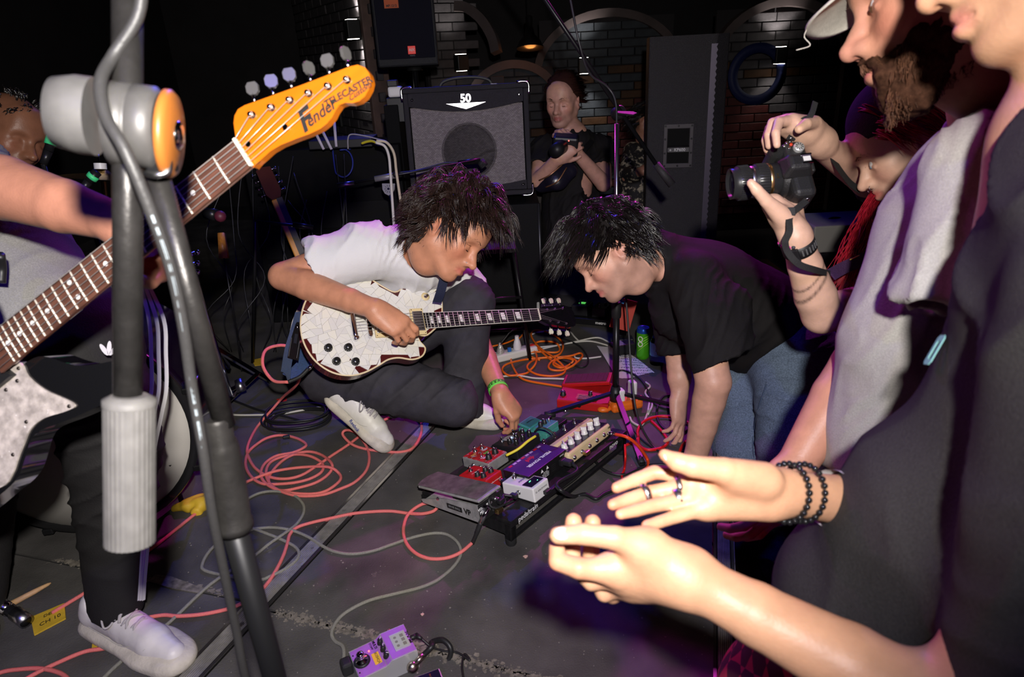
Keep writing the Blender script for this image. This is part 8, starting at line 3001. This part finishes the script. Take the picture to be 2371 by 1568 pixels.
# black case the amplifier stands on
b0 = AMP_M @ V((0, .13, 0))
fc = thing('flight_case', 'black flight case carrying the combo amplifier', 'case', (b0.x, b0.y, 0))
zt = b0.z - .018
MB().box((0, 0, zt / 2 + .02), (.66, .40, zt - .045)).build('case_body', mat('case_black', (.005, .005, .006), .7, bump=(200, .3), spec=.2), fc, bevel=.006)
for s1 in (-1, 1):
 for s2 in (-1, 1):
  MB().rod((s1 * .325, s2 * .195, .02), (s1 * .325, s2 * .195, zt - .004), .010, n=8).build('case_edge', mat('case_edge_alu', (.06, .06, .065), .4, .8), fc)
  MB().lathe([(.022, 0), (.026, .008), (.026, .02)], 12, mx=TR(s1 * .26, s2 * .14, 0)).build('case_foot', RUBBER, fc)

# tall textured speaker
SPK = mat('speaker_paint_textured', (.032, .029, .034), .45, bump=(260, 1.0), noise=(420, .5), wear_or_flecks=(330, .58, (.13, .12, .135)))  # pale flecks paint the sparkle of the rough finish into its colour
kp = P(1590, 300, 3.95)
kz = -.35
Mk = frame(V((kp.x, kp.y, kz)), idir(1, 0, 0).cross(V((0, 0, 1))).cross(V((0, 0, 1))) * -1, V((0, 0, 1)))
Mk = frame(V((kp.x, kp.y, kz)), V((.985, -.17, 0)), V((0, 0, 1)))
top_z = P(1600, 82, 3.95).z
Hk = top_z - kz
ks = thing('loudspeaker', 'tall black textured loudspeaker seen from its side handle', 'speaker', mx=Mk)
mb = MB()
mb.prism([(-.225, 0), (.14, 0), (.215, .06), (.235, .50), (-.225, .50)], 0.02, Hk)
mb.build('cabinet', SPK, ks, bevel=.008)
for i in (0,):
 q = MB()
 n = int((Hk - .1) / .016)
 pts = [(.0, .05)] + [(.028 + (.008 if k % 2 else 0), .05 + (Hk - .1) * k / n) for k in range(n + 1)] + [(.0, Hk - .05)]
 q.prism(pts, -.004, .004, mx=TR(.112, -.003, 0) @ RX(90))
 q.build('grille_edge', mat('grille_edge_metal', (.10, .085, .12), .45, .5), ks)
hc_z = P(1583, 340, 3.95).z - kz
pb_ = MB()
o_, i_ = [(-.085, -.125), (.085, -.125), (.085, .125), (-.085, .125)], [(-.062, -.098), (.062, -.098), (.062, .098), (-.062, .098)]
pb_.add([(*p, z) for z in (0, .006) for p in o_ + i_], [(8 + i, 8 + (i + 1) % 4, 12 + (i + 1) % 4, 12 + i) for i in range(4)] + [(i, (i + 1) % 4, 8 + (i + 1) % 4, 8 + i) for i in range(4)] + [(4 + i, 12 + i, 12 + (i + 1) % 4, 4 + (i + 1) % 4) for i in range(4)], mx=TR(-.045, -.0, hc_z) @ RX(90))
plate = pb_.build('handle_plate', mat('handle_plate_grey', (.075, .066, .075), .5, .2), ks, bevel=.003)
MB().box((-.045, -.001, hc_z), (.122, .003, .194)).build('handle_recess', mat('recess_black', (.003, .003, .003), .9), ks)
MB().rod((-.107, -.008, hc_z - .015), (.017, -.008, hc_z - .015), .020, n=14).build('handle_bar', mat('handle_bar_black', (.02, .018, .02), .45), ks)
MB().box((-.045, -.027, hc_z - .018), (.122, .004, .026)).build('name_strip', mat('strip_grey', (.12, .115, .12), .5), ks, bevel=.001)
text('KP600', .024, WHITEINK, TR(-.037, -.0292, hc_z - .018) @ RX(90), ks, 'model_lettering', bold=.0005)
text('o', .018, WHITEINK, TR(-.09, -.0292, hc_z - .017) @ RX(90), ks, 'model_logo', bold=.0008)
for x in (-.075, .0, .075):
 for z in (-.113, .113):
  MB().lathe([(.006, 0), (.005, .003)], 8, mx=TR(-.045 + x, -.006, hc_z + z) @ RX(90)).build('plate_screw', BLKMET, ks)
for x in (-.075, .075):
 for z in (-.04, .04):
  MB().lathe([(.006, 0), (.005, .003)], 8, mx=TR(-.045 + x, -.006, hc_z + z) @ RX(90)).build('plate_screw', BLKMET, ks)

# PA speaker on a pole behind the amplifier
pp = P(946, 150, 4.2)
Mv = frame(V((pp.x, pp.y, pp.z)), V((1, .08, 0)), V((-.02, .05, 1)))
pa_ = thing('loudspeaker', 'dark blue-black pole-mounted loudspeaker with small red square badge', 'speaker', mx=Mv)
MB().box((0, .15, .30), (.375, .30, .62)).build('cabinet', mat('pa_cabinet', (.008, .008, .012), .5, bump=(300, .6)), pa_, bevel=.012)
MB().box((0, -.002, .315), (.34, .012, .56)).build('front_grille', mat('pa_grille', (.014, .014, .028), .55, .3, bump=(700, 1.0)), pa_, bevel=.004)
MB().box((.028, -.010, .082), (.046, .004, .046)).build('badge', mat('badge_red', (.55, .015, .012), .45, emit=((1, .05, .03), .25)), pa_, bevel=.0015)
text('AiX', .022, WHITEINK, TR(.028, -.0125, .082) @ RX(90), pa_, 'badge_lettering', bold=.0005)
text('VOICE', .011, mat('dim_ink', (.25, .25, .25), .6), TR(.030, -.010, .050) @ RX(90), pa_, 'badge_lettering')
MB().box((-.067, -.010, .36), (.085, .003, .085)).build('sticker', mat('sticker_orange', (.55, .10, .02), .6), pa_)
text('MP.1212', .018, BLACKINK, TR(-.067, -.012, .33) @ RX(90), pa_, 'sticker_lettering', bold=.0006)
MB().rod((.03, .15, -.02), (.03, .15, -pp.z + .02), .0175, n=14).build('pole', STEEL, pa_)
MB().lathe([(.05, 0), (.045, .02), (.02, .03)], 18, mx=TR(.03, .15, -.03)).build('pole_cup', BLACK, pa_)
for a in range(3):
 an = a * 2.094 + .4
 MB().rod((.03, .15, -pp.z + .35), (.03 + .24 * math.cos(an), .15 + .24 * math.sin(an), -pp.z + .01), .011, n=8).build('tripod_leg', BLKMET, pa_)

# white adaptor box on top of a dark stack left of the amplifier
q = P(905, 330, 3.45)
st = thing('equipment_rack', 'black equipment rack with cables hanging left of the amplifier', 'rack', (q.x - .02, q.y + .12, 0))
zr = P(800, 345, 3.3).z
rk = mat('rack_black', (.003, .003, .0035), .8, spec=.2)
MB().box((-.32, 0, zr / 2), (.78, .42, zr)).build('rack_body', rk, st, bevel=.006)
for k in range(4):
 MB().box((-.32, -.214, .12 + k * .15), (.72, .006, .13)).build('rack_panel', mat('rack_panel_black', (.004, .004, .0045), .7, spec=.2), st, bevel=.002)
MB().box((.04, .02, (zr + .18) / 2), (.07, .3, zr + .18)).build('rack_side', rk, st, bevel=.004)
ab = P(915, 205, 3.4)
bx = thing('power_adaptor', 'white plug adaptor on top of the dark stack', 'adaptor', (ab.x, ab.y, ab.z - .04))
MB().box((0, 0, .025), (.07, .06, .05)).build('body', WHITEP, bx, bevel=.01)
MB().box((-.01, 0, .065), (.05, .05, .03)).build('plug', BLACK, bx, bevel=.004)
MB().box((0, 0, -.06), (.09, .08, .115)).build('bracket', BLACK, bx, bevel=.003)

# wireless receiver with three pale antennas
rv = P(790, 343, 3.25)
rc = thing('wireless_receiver', 'black wireless receiver with three pale upright antennas', 'receiver', (rv.x, rv.y, rv.z))
MB().box((0, .08, .02), (.30, .18, .04)).build('case', BLACK, rc, bevel=.004)
antm = mat('antenna_pale', (.55, .5, .6), .5)
for a, b in (((768, 346), (745, 300)), ((750, 346), (722, 290)), ((779, 340), (774, 283))):
 MB().rod(P(*a, 3.22), P(*b, 3.22), .0075, .0085, n=4).build('antenna', antm, rc, local=False)

# instrument on a stand behind (head and neck in view)
def stand_guitar():
 base = P(715, 700, 3.05)
 t = thing('electric_guitar', 'sunburst guitar with maple neck leaning on a stand in the dark', 'guitar', (base.x, base.y, 0))
 a, b, c_ = P(692, 585, 3.02), P(640, 460, 3.0), P(608, 392, 3.0)
 ax = (b - a).normalized()
 M = frame(a, ax, idir(.35, .1, .9))
 L = (b - a).length
 maple = mat('maple_neck', (.62, .27, .05), .35, coat=.4, noise=(12, .15))
 MB(M).box((L / 2 - .1, 0, -.008), (L + .2, .046, .016)).build('neck', maple, t, local=False, bevel=.005)
 MB(M).box((L / 2 - .1, -.012, .002), (L + .2, .026, .005)).build('fingerboard', mat('board_dark', (.02, .013, .012), .4), t, local=False)
 hm = frame(b, (c_ - b).normalized(), idir(.35, .1, .9))
 hl = (c_ - b).length
 MB(hm).prism([(0, -.02), (hl * .2, -.034), (hl, -.034), (hl * 1.05, 0), (hl, .03), (hl * .2, .034), (0, .02)], -.008, .006).build('headstock', mat('headstock_red', (.06, .013, .010), .3, coat=.4), t, local=False, bevel=.002)
 for k in range(4):
  for s in (-1, 1):
   x = hl * (.22 + .23 * k)
   MB(hm).rod((x, s * .032, 0), (x, s * .046, 0), .003, n=6).build('tuner_post', CHROME, t, local=False)
   MB(hm).ball((x, s * .052, 0), (.008, .006, .005), 8).build('tuner_button', CHROME, t, local=False)
 body = MB()
 MB(M).prism([(x * .42 - .40, y * .16) for x, y in [(math.cos(u) * (1 + .08 * math.cos(2 * u)) * .5, math.sin(u) * (1 - .18 * math.cos(u * 2 + .4))) for u in [i * 6.283 / 28 for i in range(28)]]], -.022, .022).build('body', mat('sunburst', (.20, .03, .01), .2, coat=.6, noise=(4, .6)), t, local=False, bevel=.006)
 foot = P(700, 720, 3.0)
 MB().rod((0, .05, .02), (foot.x - base.x, foot.y - base.y, foot.z), .01, n=8).build('stand_tube', BLKMET, t)


stand_guitar()

# pendant lamp
pl_ = P(1228, 112, 5.6)
pt = thing('pendant_lamp', 'black dome pendant lamp glowing orange inside', 'lamp', mx=TR(*pl_) @ RX(-13))
MB().lathe([(.112, 0), (.110, .012), (.085, .06), (.045, .10), (.03, .17), (.028, .24), (.02, .25)], 32).build('shade', mat('lamp_shade_black', (.008, .007, .007), .5), pt)
MB().lathe([(.002, .006), (.108, .006), (.104, .012), (.06, .05), (.002, .06)], 32).build('inner_reflector', mat('lamp_inner_orange', (.9, .3, .05), .5, emit=((1, .20, .015), 2.2)), pt)
MB().rod((0, 0, .25), (0, 0, 2.6), .004, n=6).build('cord', BLACK, pt)
lamp('pendant_bulb', 'POINT', (pl_.x, pl_.y, pl_.z - .02), 1.2, (1, .35, .08), rad=.05)
# ------------------------------------------------------------------ small things on the deck
ps = F(1192, 826)
t = thing('power_strip', 'white power strip with plugs beside the guitarist\'s knee', 'power strip', mx=frame(ps, F(1232, 806) - F(1150, 826), V((0, 0, 1))))
MB().box((0, 0, .018), (.215, .055, .036)).build('housing', WHITEP, t, bevel=.008)
for x in (-.075, -.03, .015, .055):
 MB().lathe([(.020, .0355), (.019, .037), (.012, .0365)], 18, mx=TR(x, 0, 0)).build('socket', mat('socket_shade', (.5, .5, .5), .5), t)
MB().box((.09, 0, .038), (.022, .018, .006)).build('switch', mat('switch_red', (.6, .03, .02), .3), t, bevel=.002)
MB().lathe([(.018, .036), (.019, .055), (.014, .075), (.010, .085), (.009, .10)], 18, mx=TR(.015, 0, 0)).build('white_plug', WHITEP, t)
MB().lathe([(.017, .036), (.018, .050), (.010, .07), (.006, .085)], 16, mx=TR(-.07, 0, 0)).build('worn_plug', mat('plug_silver_tape', (.55, .54, .52), .35, .5, bump=(90, 1)), t)
MB().box((-.03, -.01, .045), (.016, .012, .022)).build('blue_tag', mat('tag_blue', (.02, .15, .5), .5), t, bevel=.002)
cable('mains_lead', 'thin black lead leaving the white power strip', [P(1160, 795, 2.93), P(1172, 780, 2.93), P(1180, 770, 2.93), P(1190, 764, 2.95), F(1215, 756)], .003, BLKC)

os_ = F(1447, 945)
t = thing('power_strip', 'orange power strip with white plugs behind the stand', 'power strip', mx=frame(os_, F(1475, 935) - F(1408, 948), V((0, 0, 1))))
org = mat('strip_orange', (.78, .16, .015), .4)
MB().box((0, 0, .02), (.13, .062, .04)).build('housing', org, t, bevel=.012)
MB().ball((-.085, 0, .014), (.03, .02, .013), 14).build('switch_pod', org, t)
for x, h_ in ((-.02, .05), (.03, .075)):
 MB().box((x, 0, .036 + h_ / 2), (.026, .036, h_)).build('white_plug', WHITEP, t, bevel=.006)
MB().lathe([(.010, .04), (.009, .05), (.006, .052)], 12, mx=TR(.055, -.02, 0)).build('brass_contact', GOLD, t)

# set list
a, b, c_, d_ = F(1382, 802), F(1452, 818), F(1532, 874), F(1434, 886)
t = thing('set_list', 'lilac-lit paper set list with handwritten lines beside the stand', 'paper', (a.x, a.y, 0))
pap = mat('paper_white', (.66, .62, .68), .8, noise=(8, .05))
mb = MB()
vs, fs = [], []
n = 8
for j in range(n + 1):
 for i in range(n + 1):
  u, v = i / n, j / n
  p = a * (1 - u) * (1 - v) + b * u * (1 - v) + c_ * u * v + d_ * (1 - u) * v
  vs.append((p.x, p.y, .003 + .010 * math.sin(u * 2.6 + v) ** 2 * (1 - v) + .004 * math.sin(v * 5)))
vs += [(x, y, z - .0006) for x, y, z in vs]
k = (n + 1) ** 2
for j in range(n):
 for i in range(n):
  q = j * (n + 1) + i
  fs += [(q, q + 1, q + n + 2, q + n + 1), (k + q + n + 1, k + q + n + 2, k + q + 1, k + q)]
mb.add(vs, fs, smooth=True)
mb.build('sheet', pap, t, local=False)
inkb = mat('ink_violet_blue', (.03, .03, .16), .6)
rr = random.Random(5)
for i, w_ in enumerate((.35, .5, .55, .62, .7, .55, .75, .6, .72, .5)):
 v = .16 + i * .083
 x0 = rr.uniform(.62 - w_ / 2, .70 - w_ / 2)
 u = x0
 while u < x0 + w_:
  L = rr.uniform(.025, .06)
  ps_ = []
  for s_ in range(6):
   uu, vv = u + L * s_ / 5, v + rr.uniform(-.022, .022)
   p = a * (1 - uu) * (1 - vv) + b * uu * (1 - vv) + c_ * uu * vv + d_ * (1 - uu) * vv
   ps_.append(V((p.x, p.y, .0042 + .010 * math.sin(uu * 2.6 + vv) ** 2 * (1 - vv) + .004 * math.sin(vv * 5))))
  MB().tube(ps_, .0007, 4).build('handwriting', inkb, t, local=False)
  u += L + .02

# green can
cn = F(1488, 828)
t = thing('drink_can', 'tall green drink can with blue top and white swirls', 'can', (cn.x, cn.y, 0))
grn = mat('can_green', (.10, .55, .02), .25, .5)
MB().lathe([(.024, 0), (.0285, .008), (.029, .012), (.029, .125)], 32).build('can_body', grn, t)
MB().lathe([(.029, .125), (.029, .130), (.027, .140), (.0255, .143), (.0255, .146), (.024, .144)], 32).build('can_top', mat('can_blue', (.02, .10, .5), .25, .6), t)
for k in range(4):
 h0 = .045 + k * .016
 MB().tube([V((.0292 * math.cos(u), .0292 * math.sin(u), h0 + .035 * math.sin((u + 2.4) * .9) * (1 - .15 * k))) for u in [-2.6 + i * .1 for i in range(22)]], .0011, 4).build('swirl', mat('can_lime', (.45, .8, .1), .3), t)
for k, z in enumerate((.10, .075)):
 MB().tube([V((.0293 * math.cos(-2.2 + .010 / .029 * math.cos(u)), .0293 * math.sin(-2.2 + .010 / .029 * math.cos(u)), z + .011 * math.sin(u))) for u in [i * .4 for i in range(17)]], .0022, 5).build('can_emblem', WHITEINK, t)

# water bottle
wb_ = F(1520, 842)
t = thing('water_bottle', 'small clear water bottle with pale blue label behind the bending man\'s arm', 'bottle', (wb_.x, wb_.y, 0))
MB().lathe([(.026, 0), (.030, .006), (.029, .02), (.030, .05), (.030, .10), (.024, .125), (.012, .145), (.012, .16)], 28).build('bottle', mat('bottle_clear', (.9, .95, 1), .05, trans=1, ior=1.2), t)
MB().lathe([(.0304, .045), (.0306, .046), (.0306, .105), (.0304, .106)], 28, cap=False).build('label', mat('bottle_label', (.20, .55, .70), .5), t)
MB().lathe([(.0135, .15), (.0135, .168), (.012, .17)], 18).build('cap', mat('cap_blue', (.05, .2, .6), .4), t)
for k in range(5):
 MB().box((.0308 * math.cos(-1.9), .0308 * math.sin(-1.9), .060 + k * .008), (.014, .0006, .002), mx=RZ(0)).build('label_text', WHITEINK, t)

# second pedalboard in the shade
bb = F(1330, 752)
MB2 = frame(F(1318, 748), F(1425, 757) - F(1300, 745), V((0, 0, 1)))
t = thing('pedalboard', 'low black pedalboard in the shade behind the orange cable', 'pedalboard', mx=MB2)
MB().box((0, .06, .03), (.50, .15, .016)).build('deck', BLKMET, t, bevel=.003)
MB().box((0, -.014, .022), (.50, .006, .03)).build('front_lip', BLKMET, t, bevel=.001)
for x in (-.23, .23):
 MB().box((x, .06, .012), (.02, .15, .024)).build('foot_bar', BLKMET, t)
text('metro', .022, WHITEINK, TR(.17, -.0172, .022) @ RX(90), t, 'board_lettering', bold=.0003)
for px_, lb, w_, h_, m_ in ((-.20, 'pale grey compact pedal with blue lights on the shaded board', .07, .055, mat('pedal_pale', (.5, .5, .5), .4)), (-.12, 'dark purple pedal with a lit knob on the shaded board', .075, .045, mat('pedal_dark_purple', (.08, .04, .12), .4)), (.05, 'black pedal with green glowing window on the shaded board', .085, .055, mat('pedal_black_satin', (.012, .012, .014), .4)), (.15, 'plain black pedal at the end of the shaded board', .07, .05, mat('pedal_charcoal', (.03, .03, .032), .4))):
 u = thing('stomp_box', lb, 'effects pedal', mx=MB2 @ TR(px_, .07, .0385))
 enclosure(u, w_, .115, h_, m_, slope=.012)
 for x in (-w_ * .25, w_ * .25):
  knob(u, x, .02, h_ - .008, .007, .012)
 footswitch(u, 0, -.035, h_ - .004)
 if 'green' in lb:
  MB().box((0, .0, h_ - .0045), (.032, .022, .003)).build('glow_window', mat('window_green', (.1, .6, .1), .3, emit=((.15, .9, .15), .6)), u)
  text('TWO NOTES', .009, mat('gold_ink', (.5, .35, .1), .5), TR(0, .04, h_ - .003), u, 'lettering')
 if 'blue' in lb:
  for k in range(4):
   MB().box((-.02 + k * .013, .045, h_ - .002), (.007, .003, .002)).build('led_blue', mat('led_cyan_on', (.1, .6, 1), .3, emit=((.1, .55, 1), 2)), u)

# upright red panel and black adaptor behind the stand
rp = F(1440, 800)
t = thing('red_folder', 'upright red panel leaning behind the microphone stand', 'folder', (rp.x, rp.y, 0))
MB().box((0, 0, 0), (.085, .006, .13), mx=frame(P(1443, 728, 2.85), idir(1, .25, 0), idir(.1, -1, .2))).build('panel', mat('panel_red', (.40, .03, .015), .6), t, local=False, bevel=.001)
MB().box((0, 0, .02), (.10, .05, .04)).build('foot_block', BLACK, t, bevel=.004)
ad = F(1440, 822)
t = thing('mains_adaptor', 'black mains adaptor with silver label behind the stand', 'adaptor', (ad.x, ad.y, 0), .3)
MB().box((0, 0, .03), (.11, .06, .06)).build('body', BLACK, t, bevel=.006)
MB().box((-.02, 0, .0605), (.05, .05, .001)).build('label_top', mat('label_mauve', (.35, .25, .35), .4), t)
MB().box((-.056, 0, .03), (.001, .04, .04)).build('label_side', mat('label_grey', (.4, .4, .42), .4), t)

# cardboard-yellow tape and notes
yel = mat('tape_yellow', (.62, .40, .03), .6, noise=(30, .12), bump=(60, .3))
for lb, pts, z in (('yellow paper note with handwriting lying near the drumstick', [(72, 1432), (150, 1399), (153, 1434), (80, 1473)], .004), ('scrap of yellow tape under the heel of the white shoe', [(217, 1462), (258, 1478), (250, 1492), (213, 1502)], .002), ('short piece of tan tape by the chrome tripod', [(583, 835), (612, 828), (612, 845), (590, 848)], .002)):
 ps_ = [F(x, y) for x, y in pts]
 o = MB().prism([tuple(p.xy) for p in ps_], 0, z).build('tape_piece', yel, None, bevel=.001)
 if 'note' in lb:
  text('CH 10', .018, BLACKINK, frame(F(115, 1436, .0045), F(150, 1415) - F(80, 1450), V((0, 0, 1))), o, 'note_lettering', shear=.2)
  text('DEXT', .014, BLACKINK, frame(F(118, 1420, .0045), F(150, 1405) - F(80, 1437), V((0, 0, 1))), o, 'note_lettering', shear=.2)
 tag(o, lb, 'tape')
cp_ = F(440, 1172)
S_ = SDF(.004)
S_.chain([F(405, 1178, .006), F(440, 1170, .016), F(478, 1160, .02)], [.012, .022, .028], .01)
S_.chain([F(455, 1185, .006), F(480, 1155, .026)], [.016, .012], .01)
o = S_.build('tape_wad', yel, None, post=lambda v, n: v + n * (.006 * wob(v, 130, 3))[:, None])
tag(o, 'crumpled wad of yellow tape beside the close stand', 'tape')
redt = mat('tape_red', (.55, .02, .015), .55)
for k, pts in enumerate(([(548, 1098), (566, 1094), (566, 1102), (550, 1106)], [(512, 958), (534, 950), (536, 955), (515, 963)], [(512, 968), (526, 964), (528, 970), (514, 974)], [(640, 925), (664, 921), (664, 928), (646, 932)])):
 o = MB().prism([tuple(F(x, y).xy) for x, y in pts], 0, .0016).build('floor_tape', redt, None)
 tag(o, ('red tape mark beside the coral cable coil', 'longer red tape mark near the chrome tripod foot', 'short red tape mark nearest the chrome tripod foot', 'red tape mark behind the coil of black cable')[k], 'tape', 'red tape marks')
t = thing('drumstick', 'chipped wooden drumstick lying on the deck by the yellow note', 'drumstick', F(80, 1370))
sa_, sb_ = F(20, 1402, .008), F(118, 1350, .008)
MB().tube([sa_, sa_.lerp(sb_, .6), sa_.lerp(sb_, .92), sb_], [.008, .0072, .0045, .002], 10).build('shaft', mat('stick_wood', (.55, .33, .17), .6, noise=(60, .15)), t, local=False)
t = thing('pedal_hardware', 'chrome and black drum hardware foot at the lower left edge', 'hardware', F(20, 1420))
MB().rod(F(-40, 1370, .04), F(60, 1440, .02), .014, n=14).build('tube', BLKMET, t, local=False)
MB().rod(F(-10, 1392, .035), F(20, 1412, .03), .017, n=14).build('collar', CHROME, t, local=False)
MB().rod(F(35, 1420, .026), F(62, 1440, .018), .018, n=14).build('foot', STEEL, t, local=False)

# ------------------------------------------------------------------ camera in the woman's hands
def dslr():
 o = P(1832, 402, 1.36)
 M_ = frame(o, idir(-.98, .10, -.02), idir(.12, -.35, .93))
 t = thing('camera', 'black digital camera with zoom lens held up by the red-haired woman', 'camera', mx=M_)
 bk = mat('camera_black', (.016, .016, .017), .45, bump=(500, .25))
 bg = mat('camera_black_gloss', (.02, .02, .021), .3)
 MB().box((-.010, 0, -.020), (.046, .126, .084)).build('body', bk, t, bevel=.012, seg=3)
 MB().box((.018, -.049, -.022), (.034, .028, .076)).build('grip', mat('camera_grip', (.012, .012, .012), .7, bump=(700, 1)), t, bevel=.010, seg=3)
 MB().box((-.002, 0, .032), (.062, .050, .030), taper=.62).build('prism_hump', bk, t, bevel=.007, seg=3)
 MB().lathe([(.040, .010), (.038, .022), (.034, .024)], 32, mx=TR(0, 0, -.016) @ RY(90)).build('lens_mount', bk, t)
 # lens
 prof = [(.030, .018), (.033, .022), (.033, .045), (.0335, .046), (.0335, .070), (.031, .072), (.031, .080), (.033, .081), (.033, .105), (.030, .108), (.0305, .118), (.027, .118), (.026, .110), (.004, .108)]
 Lm = TR(0, 0, -.016) @ RY(90)
 lens = MB().lathe(prof, 40, mx=Lm).build('lens_barrel', bg, t)
 for z0, z1, n in ((.048, .068, 40), (.083, .103, 48)):
  for k in range(n):
   a = k * 2 * math.pi / n
   MB().box((.0338 * math.cos(a), .0338 * math.sin(a), (z0 + z1) / 2), (.0016, .0018, z1 - z0), mx=Lm @ RZ(0)).build('grip_rib', bk, lens)
 MB().lathe([(.0336, .040), (.0340, .041), (.0340, .045), (.0336, .046)], 40, mx=Lm).build('gold_ring', GOLD, lens)
 MB().lathe([(.0312, .073), (.0316, .074), (.0316, .079), (.0312, .080)], 40, mx=Lm).build('silver_ring', STEEL, lens)
 MB().lathe([(.026, .111), (.020, .113), (.002, .114)], 30, mx=Lm).build('front_glass', mat('lens_glass', (.01, .01, .02), .03), lens)
 text('18-55', .006, GOLD, TR(.034, .010, .016) @ RZ(90), t, 'lens_lettering')
 # mode dial, hot shoe, buttons
 MB().lathe([(.0105, 0), (.0105, .007), (.0095, .0085), (.0005, .0085)], 30, mx=TR(-.016, -.042, .021)).build('mode_dial', mat('dial_silver', (.62, .62, .62), .35, .5), t)
 for k in range(9):
  MB().box((0, 0, 0), (.0045, .0012, .0006), mx=TR(-.016, -.042, .0298) @ RZ(k * 40) @ TR(.006, 0, 0)).build('dial_mark', BLACKINK, t)
 MB().box((-.014, 0, .0475), (.020, .020, .003)).build('hot_shoe', STEEL, t, bevel=.0006)
 MB().box((-.014, 0, .0492), (.014, .010, .002)).build('shoe_contacts', WHITEP, t)
 for s in (-1, 1):
  MB().box((-.014, s * .009, .0500), (.020, .003, .003)).build('shoe_rail', CHROME, t)
 for x, y, m_ in ((.010, -.050, STEEL), (.002, -.044, CHROME), (.004, -.056, CHROME), (-.004, -.052, mat('button_red', (.6, .05, .02), .4))):
  MB().lathe([(.0032, 0), (.003, .003), (.001, .0034)], 14, mx=TR(x, y, .0215)).build('button', m_, t)
 MB().box((-.036, 0, .012), (.008, .022, .016)).build('eyepiece', RUBBER, t, bevel=.003)
 for s in (-1, 1):
  MB().tube([(-.01, s * .068, .012 + .006 * math.sin(u)) if 0 else (-.01 + .005 * math.cos(u), s * .070, .012 + .007 * math.sin(u)) for u in [k * .5 for k in range(13)]], .0012, 6, closed=True).build('strap_lug', STEEL, t)
 c = thing('camera_strap', 'black woven camera strap hanging in a loop past the wrist', 'strap', M_ @ V((-.01, .07, .01)))
 web = mat('strap_black_web', (.018, .018, .018), .8, bump=(700, .6))
 a0 = M_ @ V((-.010, .070, .012))
 MB().ribbon(cr([a0, P(1830, 500, 1.30), P(1828, 535, 1.285), P(1818, 560, 1.29), P(1825, 585, 1.275), P(1850, 612, 1.275), P(1890, 626, 1.30), P(1922, 634, 1.38)], 7), idir(-.2, 0, 1), .0125, .0018).build('lower_web', web, c, local=False)
 MB().box((0, 0, 0), (.016, .020, .004), mx=frame(P(1829, 490, 1.298), idir(0, 1, 0), idir(-.1, 0, 1))).build('slider', BLACK, c, local=False, bevel=.001)
 MB().ribbon(cr([P(1925, 636, 1.40), P(1950, 622, 1.42), P(1985, 606, 1.44), P(2015, 590, 1.47)], 6), idir(-.1, -.2, 1), .026, .004).build('shoulder_pad', mat('strap_pad_purple', (.05, .02, .07), .6, bump=(400, .5)), c, local=False)
 for o_ in (-.011, .011):
  MB().tube([P(1968, 614, 1.425) + UP * o_, P(1990, 604, 1.435) + UP * o_], .0012, 5).build('yellow_stitch', mat('stitch_yellow', (.75, .5, .05), .5), c, local=False)
 a1 = M_ @ V((-.010, -.070, .012))
 MB().ribbon(cr([a1, P(1852, 292, 1.345), P(1870, 278, 1.335), P(1895, 285, 1.37), P(1912, 320, 1.41), P(1930, 370, 1.45), P(1965, 420, 1.50), P(1990, 440, 1.52)], 7), [idir(.2, -.3, 1)] * 50, .018, .0018).build('upper_web', web, c, local=False)
 MB().ribbon(cr([P(1866, 282, 1.335), P(1880, 262, 1.33), P(1888, 236, 1.33)], 6), idir(.3, 0, 1), .012, .0018).build('loose_end', web, c, local=False)


dslr()

# bench and bag in the gap behind the camera woman
q = P(1930, 560, 2.6)
t = thing('equipment_bin', 'grey box lined with glossy black bag behind the camera woman', 'bin', (q.x, q.y, -.35))
zt = P(1930, 500, 2.6).z + .35
MB().box((0, 0, zt - .05), (.26, .22, .10)).build('box_rim', mat('bin_grey', (.22, .21, .20), .6), t, bevel=.006)
S_ = SDF(.012)
S_.cone((0, 0, .1), (0, 0, zt - .1), .11, .10, .02)
S_.build('bin_bag', mat('bag_gloss', (.01, .01, .012), .15), t, post=lambda v, n: v + n * (.010 * wob(v, 60, 3))[:, None], local=True)
# stool behind the guitarist
q = P(1128, 612, 3.05)
t = thing('bar_stool', 'dark metal folding stool behind the crouching guitarist', 'stool', (q.x, q.y, 0))
for s1, s2 in ((-1, -1), (-1, 1), (1, -1), (1, 1)):
 MB().rod((s1 * .17, s2 * .12, 0), (s1 * .12, s2 * .10, .50), .009, n=8).build('leg', BLKMET, t)
for z in (.15, .3):
 MB().rod((-.155 + .03 * z, -.115, z), (.155 - .03 * z, -.115, z), .007, n=8).build('rung', BLKMET, t)
MB().box((0, 0, .51), (.26, .22, .02)).build('seat', mat('stool_top_dark', (.014, .013, .014), .7), t, bevel=.004)
# bottles on the far counter
q = P(1190, 440, 4.2)
t = thing('side_counter', 'low dark counter behind the amplifier carrying bottles', 'counter', (q.x + .15, q.y + .1, -.35))
MB().box((0, 0, (q.z + .35) / 2), (.7, .35, q.z + .35)).build('counter_body', mat('counter_dark', (.02, .012, .012), .6), t, bevel=.004)
for k, (dx2, m_, lb) in enumerate(((.02, (.05, .25, .05), 'green glass bottle on the dark counter'), (.10, (.4, .4, .4), 'clear glass bottle on the dark counter'), (.17, (.18, .07, .02), 'brown glass bottle on the dark counter'))):
 b = thing('bottle', lb, 'bottle', (q.x + dx2, q.y, q.z))
 MB().lathe([(.028, 0), (.030, .01), (.030, .13), (.012, .18), (.012, .24)], 18).build('glass', mat('bottle_glass_%d' % k, m_, .08, trans=.6), b)
 MB().lathe([(.0305, .04), (.0305, .10)], 18).build('label', mat('bottle_paper', (.5, .48, .42), .7), b)
